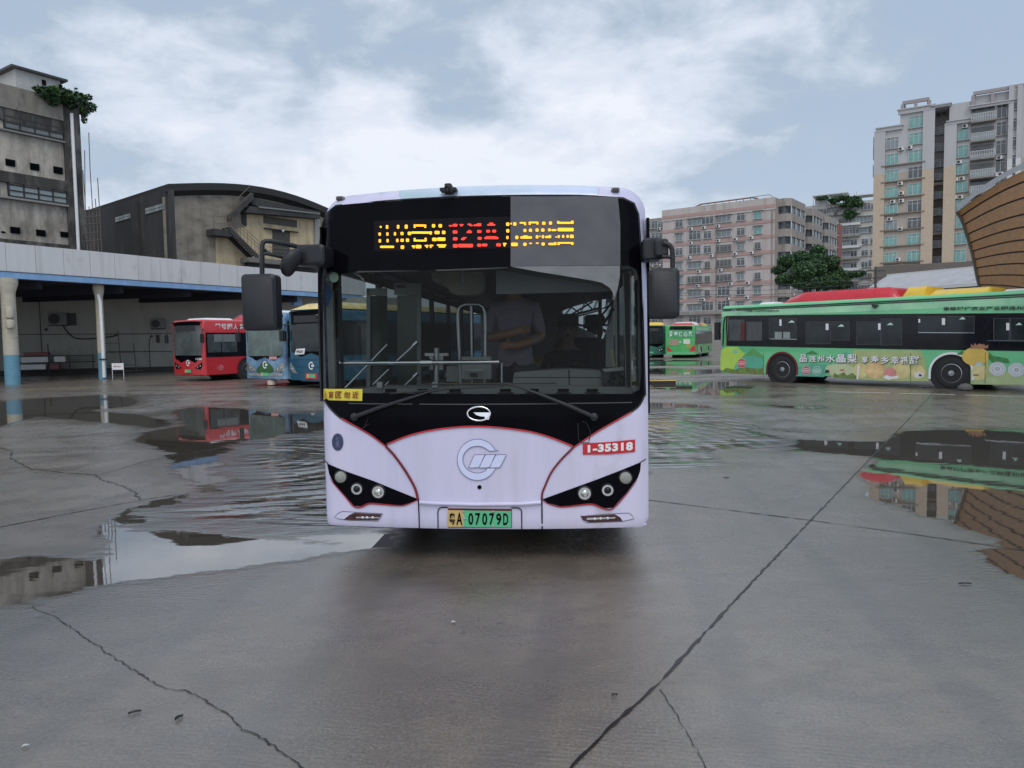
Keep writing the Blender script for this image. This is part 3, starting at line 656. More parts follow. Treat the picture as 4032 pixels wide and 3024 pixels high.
# --- licence plate
pl = q2([(832, 850), (1203, 851), (1203, 742), (832, 738)])
mb = MB(); region(mb, [pl[0], pl[1], pl[2], pl[3]], (), .1, S(.004)); p_ = mb.build('plate_holder', mt['darkred'], bus)
ip = q2([(834, 843), (1200, 846), (1200, 752), (834, 747)]); fi = lambda u, z: (u, D(u, .5) - .016, z)
fi2 = lambda u, z: (u, D(u, .5) - .020, z)
mg = M('plate_green', (.10, .47, .24), .35, var=.06); mo = M('plate_amber', (.55, .40, .16), .35, var=.06)
def sub(q, a0, a1, b0, b1):
    g = bilin(q, lambda x, y_: (x, y_)); return [g(a0, b0), g(a1, b0), g(a1, b1), g(a0, b1)]
mb = MB(); mb.mat(0); region(mb, sub(ip, 0, .25, 0, 1), (), .1, fi); mb.mat(1); region(mb, sub(ip, .25, 1, 0, 1), (), .1, fi); np_ = mb.build('licence_plate', [mo, mg], p_)
mb = MB()
for s_, a0, a1, b0, b1 in (('粤', .02, .115, .14, .86), ('A', .135, .23, .12, .88)): text(mb, s_, bilin(sub(ip, a0, a1, b0, b1), fi2), .02)
for i, ch in enumerate('07079D'): text(mb, ch, bilin(sub(ip, .325 + i * .110, .325 + i * .110 + .078, .14, .86), fi2), .02)
mb.build('plate_lettering', mt['black'], bus).parent = p_
mb = MB()
for a, b in ((.245, .93), (.72, .95), (.245, .07), (.72, .06), (.265, .5)):
    u, z = bilin(ip, lambda x, y_: (x, y_))(a, b); mb.lathe([(.009, -.014), (.009, -.022), (.004, -.024)], (u, D(u, z), z), 'Y', 10)
mb.build('plate_screw', mt['steel'], p_)
# --- fleet number
nq = q2([(1615, 427), (1918, 412), (1918, 339), (1615, 362)]); mb = MB()
region(mb, q2([(1615, 427), (1760, 426), (1918, 411), (1918, 339), (1760, 354), (1615, 362)]), (), .06, S(.007)); nb_ = mb.build('number_sticker', M('sticker_red', (.52, .018, .03), .35), bus)
mb = MB(); text(mb, '1-35318', bilin(sub(nq, .09, .955, .16, .84), S(.012)), .055, 1.12); mb.build('sticker_number', mt['white'], nb_)
# --- small things on the front
mb = MB(); region(mb, q2(ellipse(192, 354, 33, 50)), (), .05, S(.006)); rs_ = mb.build('round_sticker', M('navy_sticker', (.035, .045, .11), .4), bus)
mb = MB(); region(mb, q2([(180, 385), (186, 350), (184, 325), (196, 322), (200, 350), (206, 385)]), (), .05, S(.008)); mb.build('sticker_print', M('navy_print', (.09, .10, .17), .4, var=.5, scale=60), rs_)
u, z = fp(1200 + 1015 / 1.4747, 1500 + 616 / 1.4747); mb = MB(); mb.lathe([(.016, 0), (.016, -.006), (.011, -.008), (.010, .0)], (u, D(u, z), z), 'Y', 16); mb.build('key_plug', mt['black'], bus)
yq = q2([(110, 108), (336, 115), (338, 46), (112, 44)]); mb = MB(); region(mb, yq, (), .06, S(.012)); ys_ = mb.build('warning_sticker', M('sticker_yellow', (.66, .56, .05), .45, var=.06), bus)
mb = MB()
for i, (ch, a) in enumerate((('盲', .17), ('区', .34), ('勿', .55), ('近', .76))): text(mb, ch, bilin(sub(yq, a, a + (.12 if i == 0 else .155), .2, .8), S(.022)), .025)
ribbon(mb, [bilin(yq, lambda x, y_: (x, y_))(a, b) for a, b in ((.03, .2), (.14, .2), (.085, .82))], .005, S(.022), True)
ribbon(mb, [bilin(yq, lambda x, y_: (x, y_))(a, b) for a, b in ((.085, .3), (.085, .62))], .006, S(.022))
mb.build('sticker_lettering', M('sticker_brown_red', (.20, .015, .01), .45), ys_)
# --- marker lights, roof camera
for a, b in ((207, 152), (1803, 104)):
    u, z = fp(1200 + a / 1.4747, 680 + b / 1.4747); y_ = D(u, z); mb = MB(); mb.bbox(u - .032, u + .032, y_ - .035, y_ + .05, z - .017, z + .019, .014); o = mb.build('marker_light', mt['grey'], bus, 40)
    mb = MB(); mb.bbox(u - .024, u + .024, y_ - .038, y_ - .03, z - .012, z + .013, .01); mb.build('marker_lens', M('smoked_lens', (.05, .045, .045), .2), o, 40)
u, z = fp(1200 + 842 / 1.4747, 680 + 118 / 1.4747); y_ = D(u, z) ; mb = MB()
mb.bbox(u - .036, u + .036, y_ - .10, y_ + .06, z - .015, z + .012, .012); mb.bbox(u - .064, u + .066, y_ - .09, y_ - .01, z - .002, z + .026, .012); mb.bbox(u - .026, u + .028, y_ - .09, y_ - .01, z + .01, z + .056, .012)
mb.lathe([(.022, -.10), (.024, -.125), (.018, -.13), (.012, -.12)], (u, y_, z + .008), 'Y', 16); mb.build('roof_camera', mt['blackplastic'], bus, 40)
# --- destination display: bars exactly as the camera's shutter caught them
c5 = lambda x, y_: fp(1450 + x / 2.5425, 820 + y_ / 2.5425)
mb = MB(); dq = [c5(60, 430), c5(2100, 395), c5(2100, 72), c5(60, 130)]
region(mb, dq, (), .12, S(.006)); disp = mb.build('destination_display', M('display_panel', (.007, .006, .008), .25, var=.3, spec=.1), bus)
led_y = M('led_amber', (1.0, .42, .015), .5, var=.1, scale=60, emit=1.1); led_r = M('led_red', (1.0, .035, .02), .5, var=.2, scale=60, emit=1.0); led_g = M('led_glow', (.45, .10, .01), .5, var=.1, emit=.12)
bars_y = [(120, 140, 180, 200), (182, 206, 172, 210), (292, 316, 170, 208), (370, 400, 168, 208), (458, 586, 166, 186), (458, 480, 186, 200), (564, 586, 186, 200), (642, 674, 162, 196), (708, 742, 162, 196),
 (108, 132, 246, 278), (186, 208, 244, 278), (262, 284, 242, 276), (328, 358, 240, 272), (400, 434, 238, 272), (434, 616, 236, 258), (614, 642, 234, 266), (668, 718, 230, 262), (742, 776, 228, 262),
 (110, 134, 312, 346), (188, 210, 310, 344), (284, 308, 308, 342), (328, 360, 308, 340), (382, 414, 306, 340), (458, 590, 318, 336), (458, 480, 300, 318), (568, 590, 298, 318), (644, 690, 298, 332), (694, 776, 296, 330),
 (124, 264, 378, 400), (330, 364, 374, 410), (440, 476, 374, 392), (452, 470, 390, 404), (480, 536, 370, 404), (570, 610, 370, 386), (584, 600, 386, 400), (616, 656, 368, 384), (620, 638, 384, 400), (692, 786, 364, 380), (708, 776, 380, 396),
 (1382, 1414, 146, 180), (1424, 1440, 148, 166), (1452, 1484, 144, 178), (1516, 1582, 142, 158), (1560, 1582, 158, 174), (1606, 1706, 138, 154), (1606, 1630, 154, 170), (1684, 1706, 152, 168), (1742, 1774, 138, 170), (1810, 1840, 136, 168), (1890, 2056, 140, 160), (1890, 1912, 130, 142), (2030, 2056, 128, 142),
 (1384, 1414, 212, 246), (1556, 1584, 210, 242), (1610, 1640, 208, 240), (1676, 1706, 206, 238), (1732, 1764, 206, 238), (1800, 1828, 206, 234), (1834, 1884, 212, 232), (1896, 2056, 200, 234),
 (1384, 1406, 280, 312), (1474, 1504, 278, 312), (1524, 1640, 284, 308), (1550, 1600, 276, 286), (1678, 1704, 274, 306), (1714, 1724, 276, 292), (1738, 1762, 272, 304), (1772, 1832, 280, 302), (1806, 1832, 272, 282), (1874, 1888, 284, 298), (1896, 1918, 272, 302), (1940, 1962, 270, 300), (1984, 2008, 270, 300), (2018, 2056, 268, 302),
 (1350, 1388, 350, 364), (1356, 1376, 364, 384), (1432, 1498, 348, 382), (1554, 1586, 348, 380), (1612, 1640, 348, 362), (1678, 1708, 346, 360), (1736, 1768, 346, 376), (1804, 1886, 350, 372), (1860, 1886, 342, 350), (1894, 2056, 342, 358), (1894, 1918, 358, 372), (2030, 2056, 356, 370)]
bars_r = [(810, 850, 172, 186), (850, 896, 160, 186), (916, 958, 162, 174), (926, 946, 174, 186), (996, 1034, 158, 172), (1014, 1050, 170, 182), (1056, 1136, 166, 182), (1090, 1136, 154, 166), (1194, 1274, 162, 178), (1212, 1254, 148, 162),
 (850, 896, 226, 256), (988, 1040, 232, 252), (1004, 1032, 222, 232), (1094, 1136, 222, 250), (1184, 1222, 220, 246), (1244, 1282, 218, 246), (852, 896, 294, 324), (932, 970, 302, 322), (948, 988, 292, 304), (1098, 1138, 290, 318), (1164, 1306, 292, 312), (1180, 1290, 284, 292), (852, 900, 362, 396), (906, 1052, 360, 394), (1094, 1134, 358, 388), (1140, 1194, 358, 384), (1284, 1330, 354, 384)]
def barq(b, g=0): return [c5(b[0] - g, b[3] + g), c5(b[1] + g, b[3] + g), c5(b[1] + g, b[2] - g), c5(b[0] - g, b[2] - g)]
def chamf(q):
    (a, b), (c, d), (e, f), (g, h) = q; w = min(.006, abs(c - a) * .3); k = min(.004, abs(h - b) * .3)
    return [(a + w, b), (c - w, d), (c, d + k), (e, f - k), (e - w, f), (g + w, h), (g, h - k), (a, b + k)]
for nm_, bars, m_ in (('led_row', bars_y, led_y), ('led_number', bars_r, led_r)):
    mb = MB()
    for b in bars:
        q = chamf(barq(b)); fnn = S(.017); mb.add([fnn(*p) for p in q], [tuple(range(8))])
    mb.build(nm_, m_, disp)
# sky reflection painted as grey panels over the right of the header
m_refl = Mglass('painted_reflection', (.55, .55, .58), 0, .3, base=.085)
m_refld = bpy.data.materials['painted_reflection']; 
for nm_, tint, fc, amt in (('painted_reflection', 0, (.30, .31, .35), .46),):
    t = m_refld.node_tree; gl = [x for x in t.nodes if x.type == 'BSDF_GLOSSY'][0]; df = t.nodes.new('ShaderNodeBsdfDiffuse'); nz = t.nodes.new('ShaderNodeTexNoise'); nz.inputs['Scale'].default_value = 3
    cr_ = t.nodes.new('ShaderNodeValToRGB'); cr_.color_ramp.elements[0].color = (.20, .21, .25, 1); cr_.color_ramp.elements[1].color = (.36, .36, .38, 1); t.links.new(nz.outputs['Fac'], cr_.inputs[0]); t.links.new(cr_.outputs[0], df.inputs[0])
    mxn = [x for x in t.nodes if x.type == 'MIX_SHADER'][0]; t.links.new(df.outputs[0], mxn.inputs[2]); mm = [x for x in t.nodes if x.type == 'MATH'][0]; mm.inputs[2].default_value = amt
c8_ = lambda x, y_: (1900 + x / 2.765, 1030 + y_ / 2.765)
m_refl3 = m_refld.copy(); m_refl3.name = 'painted_reflection_pale'; [x for x in m_refl3.node_tree.nodes if x.type == 'VALTORGB'][0].color_ramp.elements[0].color = (.36, .38, .40, 1); [x for x in m_refl3.node_tree.nodes if x.type == 'VALTORGB'][0].color_ramp.elements[1].color = (.62, .64, .66, 1); [x for x in m_refl3.node_tree.nodes if x.type == 'MATH'][0].inputs[2].default_value = .40
mb = MB(); region(mb, [fp(*c8_(*p)) for p in cat_rom([(310, 56), (1495, 45), (1495, 150), (1470, 300), (1430, 400), (1412, 330), (1380, 282), (1300, 232), (1200, 208), (900, 158), (600, 110)], 1)], (), .06, S(.010)); mb.build('painted_glare_panel', m_refl3, bus)  # lower part of the sky reflection, painted as a paler panel
mb = MB(); region(mb, q1([(1196, 545), (1832, 538), (1832, 300), (1818, 144), (1600, 138), (1196, 140)]), (), .06, S(.010)); mb.build('painted_sky_panel', m_refld, bus)
# --- wipers
def pt(px, py, off):
    u, z = fp(px, py); return (u, D(u, z) - off, z)
for arm, blade in ((((1400, 1640), (1500, 1603), (1610, 1568), (1700, 1540), (1790, 1527)), ((1540, 1549), (1760, 1531), (1985, 1520))),
                   (((2338, 1640), (2250, 1600), (2130, 1552), (2040, 1520), (1990, 1508)), ((1690, 1512), (1900, 1510), (2192, 1508)))):
    mb = MB(); mb.tube([pt(*p, .05 if i else .035) for i, p in enumerate(arm)], [.019, .017, .013, .008, .006], 8)
    a = pt(*arm[0], .03); mb.lathe([(.03, .03), (.03, -.012), (.02, -.02)], a, 'Y', 14); w_ = mb.build('wiper', mt['blackplastic'], bus, 50)
    mb = MB(); mb.tube([pt(*p, .03) for p in blade], .0065, 6); mb.tube([pt(*p, .018) for p in blade], .003, 4); mb.build('wiper_blade', mt['rubber'], w_, 50)
mb = MB(); mb.tube([pt(a, b, .012) for a, b in ((2275, 1665), (2278, 1730), (2290, 1742), (2318, 1742), (2322, 1720), (2325, 1700), (2310, 1665), (2290, 1658))], .003, 5)
mb.tube([pt(a, b, .012) for a, b in ((1452, 1645), (1440, 1675), (1425, 1690), (1455, 1668))], .003, 5); mb.build('washer_hose', mt['rubber'], bus)
# --- mirrors
def loc(px, py, yl):
    u, z = BF.hit(px, py, yl); return (u, yl, z)
cm = lambda x, y_: (1000 + x / 3.688, 900 + y_ / 3.688)
mb = MB(); a = loc(*cm(690, 560), -.02); b = loc(*cm(955, 260), -.02); mb.bbox(a[0], b[0] + .08, -.16, .08, a[2], b[2], .03); mir = mb.build('side_mirror', mt['blackplastic'], bus, 40)
mb = MB()
mb.tube([loc(*cm(x, y_), yy) for x, y_, yy in ((118, 680, -.30), (118, 420, -.30), (118, 250, -.30), (132, 200, -.29), (175, 180, -.28), (230, 182, -.27), (450, 222, -.2), (700, 278, -.1))], .018, 10)
mb.tube([loc(*cm(x, y_), yy) for x, y_, yy in ((118, 362, -.30), (190, 365, -.29), (260, 378, -.27), (400, 412, -.22), (560, 450, -.17), (700, 480, -.1))], .014, 10)
mb.tube([loc(*cm(x, y_), yy) for x, y_, yy in ((150, 300, -.3), (170, 345, -.29), (240, 372, -.27))], .016, 8); mb.build('mirror_arm', mt['blackplastic'], mir, 50)
c_ = Vector(loc(*cm(535, 490), -.22)); ax = (Vector(loc(*cm(655, 290), -.22)) - Vector(loc(*cm(455, 680), -.22))); hl = ax.length / 2; ax.normalize(); fw = Vector((.55, .75, .1)).normalized(); fw = (fw - ax * fw.dot(ax)).normalized(); sd_ = ax.cross(fw)
mb = MB(); vs = []
prf = [(.0, .075), (.35, .07), (.7, .05), (.92, .02), (1, -.01), (.97, -.03), (.8, -.03)]; N_ = 28
for r_, h in prf:
    for k in range(N_):
        th = 2 * math.pi * k / N_; vs.append(c_ + ax * (hl * max(r_, .01) * math.cos(th)) + sd_ * (.060 * max(r_, .01) * math.sin(th)) - fw * h)
fs = [(i * N_ + k, i * N_ + (k + 1) % N_, (i + 1) * N_ + (k + 1) % N_, (i + 1) * N_ + k) for i in range(len(prf) - 1) for k in range(N_)] + [tuple((len(prf) - 1) * N_ + k for k in range(N_))]
mb.add(vs, fs); mb.build('round_mirror', mt['blackplastic'], mir, 60)
a = loc(972, 1303, -.28); b = loc(1097, 1080, -.28); mb = MB(); mb.bbox(a[0], b[0], -.36, -.22, a[2], b[2], .035, 5); hd = mb.build('mirror_housing', mt['blackplastic'], mir, 40)
mb = MB(); mb.box(a[0] + .02, b[0] - .02, -.219, -.217, a[2] + .02, b[2] - .02); mb.build('mirror_glass', mt['chrome'], hd)
k1 = lambda x, y_: (1200 + x / 1.4747, 680 + y_ / 1.4747)
a = loc(*k1(1955, 500), -.02); b = loc(*k1(2048, 398), -.02); mb = MB(); mb.bbox(a[0], b[0] + .02, -.15, .08, a[2] - .02, b[2] + .01, .02); a = loc(*k1(2020, 515), -.04); b = loc(*k1(2096, 398), -.04); mb.bbox(a[0], b[0], -.19, .04, a[2] + .02, b[2], .02); mir2 = mb.build('side_mirror', mt['blackplastic'], bus, 40)
mb = MB(); mb.tube([loc(*k1(x, y_), -.2) for x, y_ in ((2080, 408), (2100, 412), (2122, 424), (2133, 445), (2136, 480), (2136, 570))], .018, 10); mb.tube([loc(*k1(x, y_), -.2) for x, y_ in ((2075, 488), (2136, 490))], .014, 8); mb.build('mirror_arm', mt['blackplastic'], mir2, 50)
a = loc(*k1(1993, 851), -.2); b = loc(*k1(2169, 556), -.2); mb = MB(); mb.bbox(a[0], b[0], -.28, -.12, a[2], b[2], .04, 5); hd = mb.build('mirror_housing', mt['blackplastic'], mir2, 40)
mb = MB(); mb.box(a[0] + .02, b[0] - .02, -.119, -.117, a[2] + .02, b[2] - .02); mb.build('mirror_glass', mt['chrome'], hd)
mb = MB(); mb.box(BW, BW + .022, .14, .2, 1.12, 2.62); mb.build('side_trim', mt['black'], bus); mb = MB(); mb.box(-BW - .014, -BW, .14, .2, 1.12, 2.62); mb.build('side_trim', mt['black'], bus)
# ------------------------------------------------------------------ interior seen through the windscreen
c7 = lambda x, y_: (1250 + x / 2.911, 1030 + y_ / 2.911)
c8 = lambda x, y_: (1900 + x / 2.765, 1030 + y_ / 2.765)
def quad_at(pts, yl, th=.03):
    P = [BF.hit(*p, yl) for p in pts]; return P, yl, th
def slab(mb, pts, yl, th=.03): mb.prism([BF.hit(*p, yl) for p in pts], yl, yl + th)
def rect(mb, a, b, yl, th=.03, f=c7): slab(mb, [f(a[0], a[1]), f(b[0], a[1]), f(b[0], b[1]), f(a[0], b[1])], yl, th)
mg_ = M('grey_green_panel', (.20, .22, .21), .5, var=.12); mgl = M('light_grey_panel', (.32, .33, .32), .5, var=.1)
mb = MB(); slab(mb, [c7(72, 330), c7(170, 330), c7(200, 1445), c7(72, 1450)], .22, .05); o = mb.build('corner_post', mgl, bus)
mb = MB(); slab(mb, [c7(*p) for p in ((78, 250), (150, 290), (150, 400), (120, 515), (78, 480))], .20, .004); mb.build('blue_sticker', M('blue_sticker', (.03, .16, .45), .4, var=.4, scale=50), bus)
mb = MB(); slab(mb, [c7(x, y_) for x, y_ in ellipse(188, 180, 54, 58)], .12, .003); mb.build('inspection_sticker', M('pale_green_disc', (.62, .78, .62), .5), bus)
mb = MB(); slab(mb, [c7(x, y_) for x, y_ in ellipse(107, 205, 26, 28)], .14, .003); mb.build('ring_sticker', M('teal_disc', (.25, .35, .36), .5, var=.5, scale=90), bus)
my = M('pole_yellow', (.62, .50, .10), .4); 
mb = MB()
for i, (y0, y1) in enumerate(((380, 885), (885, 910), (910, 1090), (1090, 1150), (1150, 1320), (1320, 1390), (1390, 1440))):
    mb.mat(0 if i in (1, 3, 5) else (2 if i == 0 else 1)); a = BF.hit(*c7(270, y1), .75); b = BF.hit(*c7(260, y0), .75); mb.tube([(a[0], .75, a[1]), (b[0], .75, b[1])], .022 if i else .012, 10)
mb.build('striped_pole', [my, mt['rubber'], mt['steel']], bus, 50)
mb = MB()
for x0, x1, y0, y1 in ((560, 605, 305, 1440), (1140, 1185, 250, 1445)): rect(mb, (x0, y0), (x1, y1), 1.1)
rect(mb, (560, 305), (790, 385), 1.1); rect(mb, (880, 248), (1160, 380), 1.12); mb.build('door_leaf', mg_, bus)
mb = MB(); rect(mb, (605, 390), (800, 1440), 1.13, .004); rect(mb, (915, 385), (1140, 1445), 1.14, .004); mb.build('door_glass', M('green_dark_glass', (.018, .032, .024), .15, var=.3, spec=.5), bus)
mb = MB(); rect(mb, (900, 268), (1000, 298), 1.1, .01); rect(mb, (1195, 720), (1510, 1250), 2.2, .02); mb.build('door_handle_recess', mt['rubber'], bus)
mb = MB()
for a, b in (((320, 1445), (575, 1190)), ((620, 1140), (800, 950)), ((910, 1140), (1150, 920)), ((640, 1410), (820, 1235)), ((755, 1445), (820, 1375)), ((975, 1445), (1155, 1280))):
    P, Q = BF.hit(*c7(*a), 1.0), BF.hit(*c7(*b), 1.0); mb.tube([(P[0], 1.0, P[1]), (Q[0], 1.0, Q[1])], .009, 8); 
    if b[0] > 1100: mb.tube([(Q[0] - .04, .99, Q[1] - .035), (Q[0], .99, Q[1])], .018, 8)
P, Q = BF.hit(*c7(250, 1165), .35), BF.hit(*c7(2085, 1152), .35); mb.tube([(P[0], .35, P[1]), (Q[0], .35, Q[1])], .018, 12)
mb.tube([(P[0] - .06, .35, P[1]), (P[0] + .01, .35, P[1])], .032, 12); c0 = BF.hit(*c7(1245, 1160), .35); mb.tube([(c0[0] - .045, .35, c0[1]), (c0[0] + .045, .35, c0[1])], .032, 12)
P = BF.hit(*c7(2113, 1160), .36); Q = BF.hit(*c7(2113, 1400), .36); mb.tube([(P[0], .36, P[1]), (Q[0], .36, Q[1])], .008, 6)
mb.build('handrail', mt['chrome'], bus, 50)
mb = MB(); P = [BF.hit(*c7(x, y_), .9) for x, y_ in ((1650, 1440), (1630, 1100), (1612, 700), (1612, 560), (1640, 510), (1700, 488), (1850, 488), (1900, 520), (1920, 580), (1925, 800), (1920, 1440))]
mb.tube([(a, .9, b) for a, b in P], .017, 8); P = [BF.hit(*c7(x, y_), .92) for x, y_ in ((1762, 500), (1775, 1440))]; mb.tube([(a, .92, b) for a, b in P], .014, 8); mb.build('grab_rail', mt['steel'], bus, 50)
mb = MB(); rect(mb, (1282, 1080), (1438, 1240), .45, .02); rect(mb, (1650, 1090), (1990, 1345), .8, .1); rect(mb, (1480, 1200), (1960, 1375), .95, .2); mb.build('fare_machine', mgl, bus)
mb = MB(); rect(mb, (1325, 1080), (1345, 1240), .445, .01); rect(mb, (1385, 1080), (1392, 1240), .445, .01); rect(mb, (1750, 1280), (1830, 1325), .79, .02); rect(mb, (1282, 1150), (1438, 1165), .446, .01); mb.build('fare_machine_slot', mt['greyD'], bus)
mb = MB(); a = BF.hit(*c7(1365, 1370), .47); b = BF.hit(*c7(1365, 990), .47); mb.tube([(a[0], .47, a[1]), (b[0], .47, b[1])], .022, 10); mb.build('post', mt['steel'], bus, 50)
mb = MB(); rect(mb, (1690, 1238), (1910, 1248), .7, .06); rect(mb, (1230, 1050), (1500, 1082), .9, .02); mb.build('tray', mt['steel'], bus)
mb = MB()
for x0 in (680, 1315): rect(mb, (x0, 1380), (x0 + 62, 1450), .18, .08)
mb.build('dash_switch_box', mt['steel'], bus)
# seats behind, yellow shells
mys = M('seat_yellow', (.42, .30, .05), .45, var=.1)
for i, (sx_, yy) in enumerate(((.25, 4.2), (.25, 5.4), (-.75, 4.2), (-.75, 5.4), (.75, 5.4), (-.28, 6.6), (.75, 6.6))):
    mb = MB(); mb.bbox(sx_ - .21, sx_ + .21, yy, yy + .06, .95, 1.45, .08, 5); mb.bbox(sx_ - .21, sx_ + .21, yy - .4, yy + .02, .78, .84, .03); mb.tube([(sx_, yy - .2, .38), (sx_, yy - .2, .8)], .03, 8)
    mb.build('passenger_seat', mys, bus, 40)
# ceiling air unit, bars
mb = MB(); P = [BF.hit(*c7(x, y_), .55) for x, y_ in ((1300, 130), (1420, 120), (1900, 115), (1905, 300), (1870, 360), (1800, 382), (1580, 380), (1520, 355), (1490, 300), (1330, 230))]; mb.prism(P, .55, .75); mb.build('overhead_mirror', M('beige_cover', (.17, .16, .14), .55, var=.2), bus)
mb = MB()
for a, b in (((460, 112), (1160, 92)), ((1360, 95), (2183, 66))): P, Q = BF.hit(*c7(*a), .3), BF.hit(*c7(*b), .3); mb.tube([(P[0], .3, P[1]), (Q[0], .3, Q[1])], .011, 6)
P, Q = BF.hit(*c7(1657, 80), .5), BF.hit(*c7(1657, 240), .5); mb.tube([(P[0], .5, P[1]), (Q[0], .5, Q[1])], .012, 6)
mb.build('blind_rail', mt['steel'], bus)
mb = MB(); P = [BF.hit(*c7(x, y_), .3) for x, y_ in ((400, 130), (450, 118), (480, 150), (535, 210), (528, 222), (470, 165), (440, 160))]; mb.prism(P, .3, .34); mb.build('hook', mt['steel'], bus)
# driver's blind, dashboard, wheel, right frame
m_bl = M('blind_fabric', (.20, .21, .225), .7, var=.1, scale=2)
m_skyband = M('painted_sky_pale', (.52, .54, .57), .6, var=.15, scale=2)
mb = MB(); slab(mb, [c8(*p) for p in ((145, 100), (1440, 95), (1412, 325), (148, 356))], .34, .004); mb.build('sun_blind', m_bl, bus)
mb = MB(); slab(mb, [c8(*p) for p in cat_rom([(320, 60), (1485, 50), (1495, 150), (1470, 300), (1440, 420), (1420, 335), (1380, 280), (1300, 230), (1200, 208), (900, 158), (600, 110)], 1)], .22, .003); mb.build('painted_sky_band', m_skyband, bus)  # band of sky reflection, painted as a pale sheet behind the glass
mb = MB(); slab(mb, [c8(*p) for p in cat_rom([(0, 84), (305, 65), (600, 112), (900, 160), (1200, 210), (1300, 232), (1380, 284), (1420, 345), (1380, 320), (1280, 262), (900, 200), (600, 165), (300, 110), (0, 84)][:-1], 1)], .225, .006); mb.build('sky_band_edge', M('olive_edge', (.055, .056, .05), .6), bus)  # dark strip along the lower edge of the painted sky band
m_dash = M('dashboard_plastic', (.20, .21, .205), .6, var=.1, scale=3)
mb = MB(); P = [BF.hit(*c8(x, y_), .42) for x, y_ in ((325, 1420), (330, 1290), (345, 1212), (420, 1200), (640, 1186), (940, 1172), (1200, 1182), (1292, 1195), (1330, 1420))]; mb.prism(P, .42, .75)
P = [BF.hit(*c8(x, y_), .2) for x, y_ in ((-1350, 1440), (-1350, 1395), (0, 1372), (900, 1362), (1630, 1370), (1660, 1400), (1650, 1440))]; mb.prism(P, .2, .75); P0_ = BF.hit(*c8(0, 1442), .2)
dsh = mb.build('dashboard', m_dash, bus, 30)
mb = MB(); P, Q = BF.hit(*c8(940, 1176), .415), BF.hit(*c8(946, 1372), .415); mb.tube([(P[0], .418, P[1]), (Q[0], .418, Q[1])], .004, 5)
P, Q = BF.hit(*c8(340, 1262), .415), BF.hit(*c8(1300, 1262), .415); mb.tube([(P[0], .419, P[1]), (Q[0], .419, Q[1])], .0025, 5)
for x in (-1000, -650, -300, 250, 550, 880, 1195):
    P, Q = BF.hit(*c8(x - 62, 1418), .19), BF.hit(*c8(x + 62, 1384), .19); mb.bbox(P[0], Q[0], .185, .22, P[1], Q[1], .008)
    P, Q = BF.hit(*c8(x - 85, 1432), .19), BF.hit(*c8(x + 85, 1424), .19); mb.box(P[0], Q[0], .187, .21, P[1], Q[1])
mb.build('air_vent', mt['black'], dsh, 40)
mb = MB(); P = [BF.hit(*c8(x, y_), .55) for x, y_ in ((330, 1210), (335, 1160), (370, 1130), (630, 1118), (636, 1190), (345, 1215))]; mb.prism(P, .5, .62); mb.build('instrument_hood', mt['rubber'], bus)
mb = MB(); P = [BF.hit(*c8(*p), .40) for p in ((1310, 1180), (1520, 1178), (1560, 1200), (1490, 1230), (1600, 1290), (1600, 1360), (1480, 1395), (1330, 1350), (1290, 1270))]; mb.prism(P, .36, .5)
rr_ = random.Random(3)
for k in range(26):
    a = BF.hit(*c8(rr_.uniform(1320, 1580), rr_.uniform(1230, 1380)), .34); b = (a[0] + rr_.uniform(-.04, .04), a[1] + rr_.uniform(-.03, .03)); mb.tube([(a[0], .33, a[1]), ((a[0] + b[0]) / 2, .29, (a[1] + b[1]) / 2 + .015), (b[0], .33, b[1])], .006, 5)
mb.build('wiring_bundle', M('dark_clutter', (.03, .032, .036), .4, var=.6, scale=40), bus)
mb = MB(); slab(mb, [c8(*p) for p in ((1300, 1172), (1530, 1150), (1545, 1185), (1330, 1200))], .34, .08); mb.build('tray', mgl, bus)
# steering wheel
cw = BF.hit(*c8(985, 1250), .85); mb = MB(); lp_ = []
for k in range(36):
    a = 2 * math.pi * k / 36; lp_.append((cw[0] + .235 * math.cos(a), .85 + .21 * math.sin(a) * .9, cw[1] + .10 * math.sin(a)))
torus_loop(mb, lp_, .014, 8)
for a in (210, 330, 90): mb.tube([(cw[0], .85, cw[1] - .02), (cw[0] + .235 * math.cos(R(a)), .85 + .19 * math.sin(R(a)), cw[1] + .10 * math.sin(R(a)))], .012, 6)
mb.lathe([(.06, -.05), (.07, -.01), (.03, .0)], (cw[0], .85, cw[1]), 'Z', 16); mb.tube([(cw[0], .85, cw[1] - .03), (cw[0], .7, .9)], .03, 8); mb.build('steering_wheel', mt['blackplastic'], bus, 50)
# right-hand inner frame and rubber
mb = MB(); P = [BF.hit(*c8(x, y_), .14) for x, y_ in ((1505, 52), (1600, 52), (1650, 66), (1680, 110), (1690, 400), (1705, 900), (1712, 1350), (1690, 1400), (1640, 1412))]; mb.tube([(a, .16, b) for a, b in P], .020, 8); mb.build('inner_frame', mg_, bus, 50)
mb = MB(); slab(mb, [c8(*p) for p in ((1530, 130), (1620, 100), (1625, 1380), (1560, 1380))], .22, .03); slab(mb, [c8(*p) for p in ((1440, 330), (1462, 330), (1470, 1180), (1450, 1180))], .5, .03); slab(mb, [c8(*p) for p in ((1345, 640), (1420, 560), (1430, 1150), (1340, 1150))], 1.5, .03); mb.build('cab_frame', mgl, bus)
mb = MB(); slab(mb, [c8(*p) for p in ((1538, 120), (1600, 120), (1612, 1370), (1565, 1370))], .215, .004); slab(mb, [c8(*p) for p in ((1660, 200), (1685, 200), (1700, 1360), (1675, 1360))], .10, .003); mb.build('cab_window_seal', mt['rubber'], bus)
mb = MB(); slab(mb, [c8(*p) for p in ((1622, 1080), (1640, 1080), (1636, 1180), (1622, 1180))], .13, .004); mb.build('label_strip', mt['white'], bus)
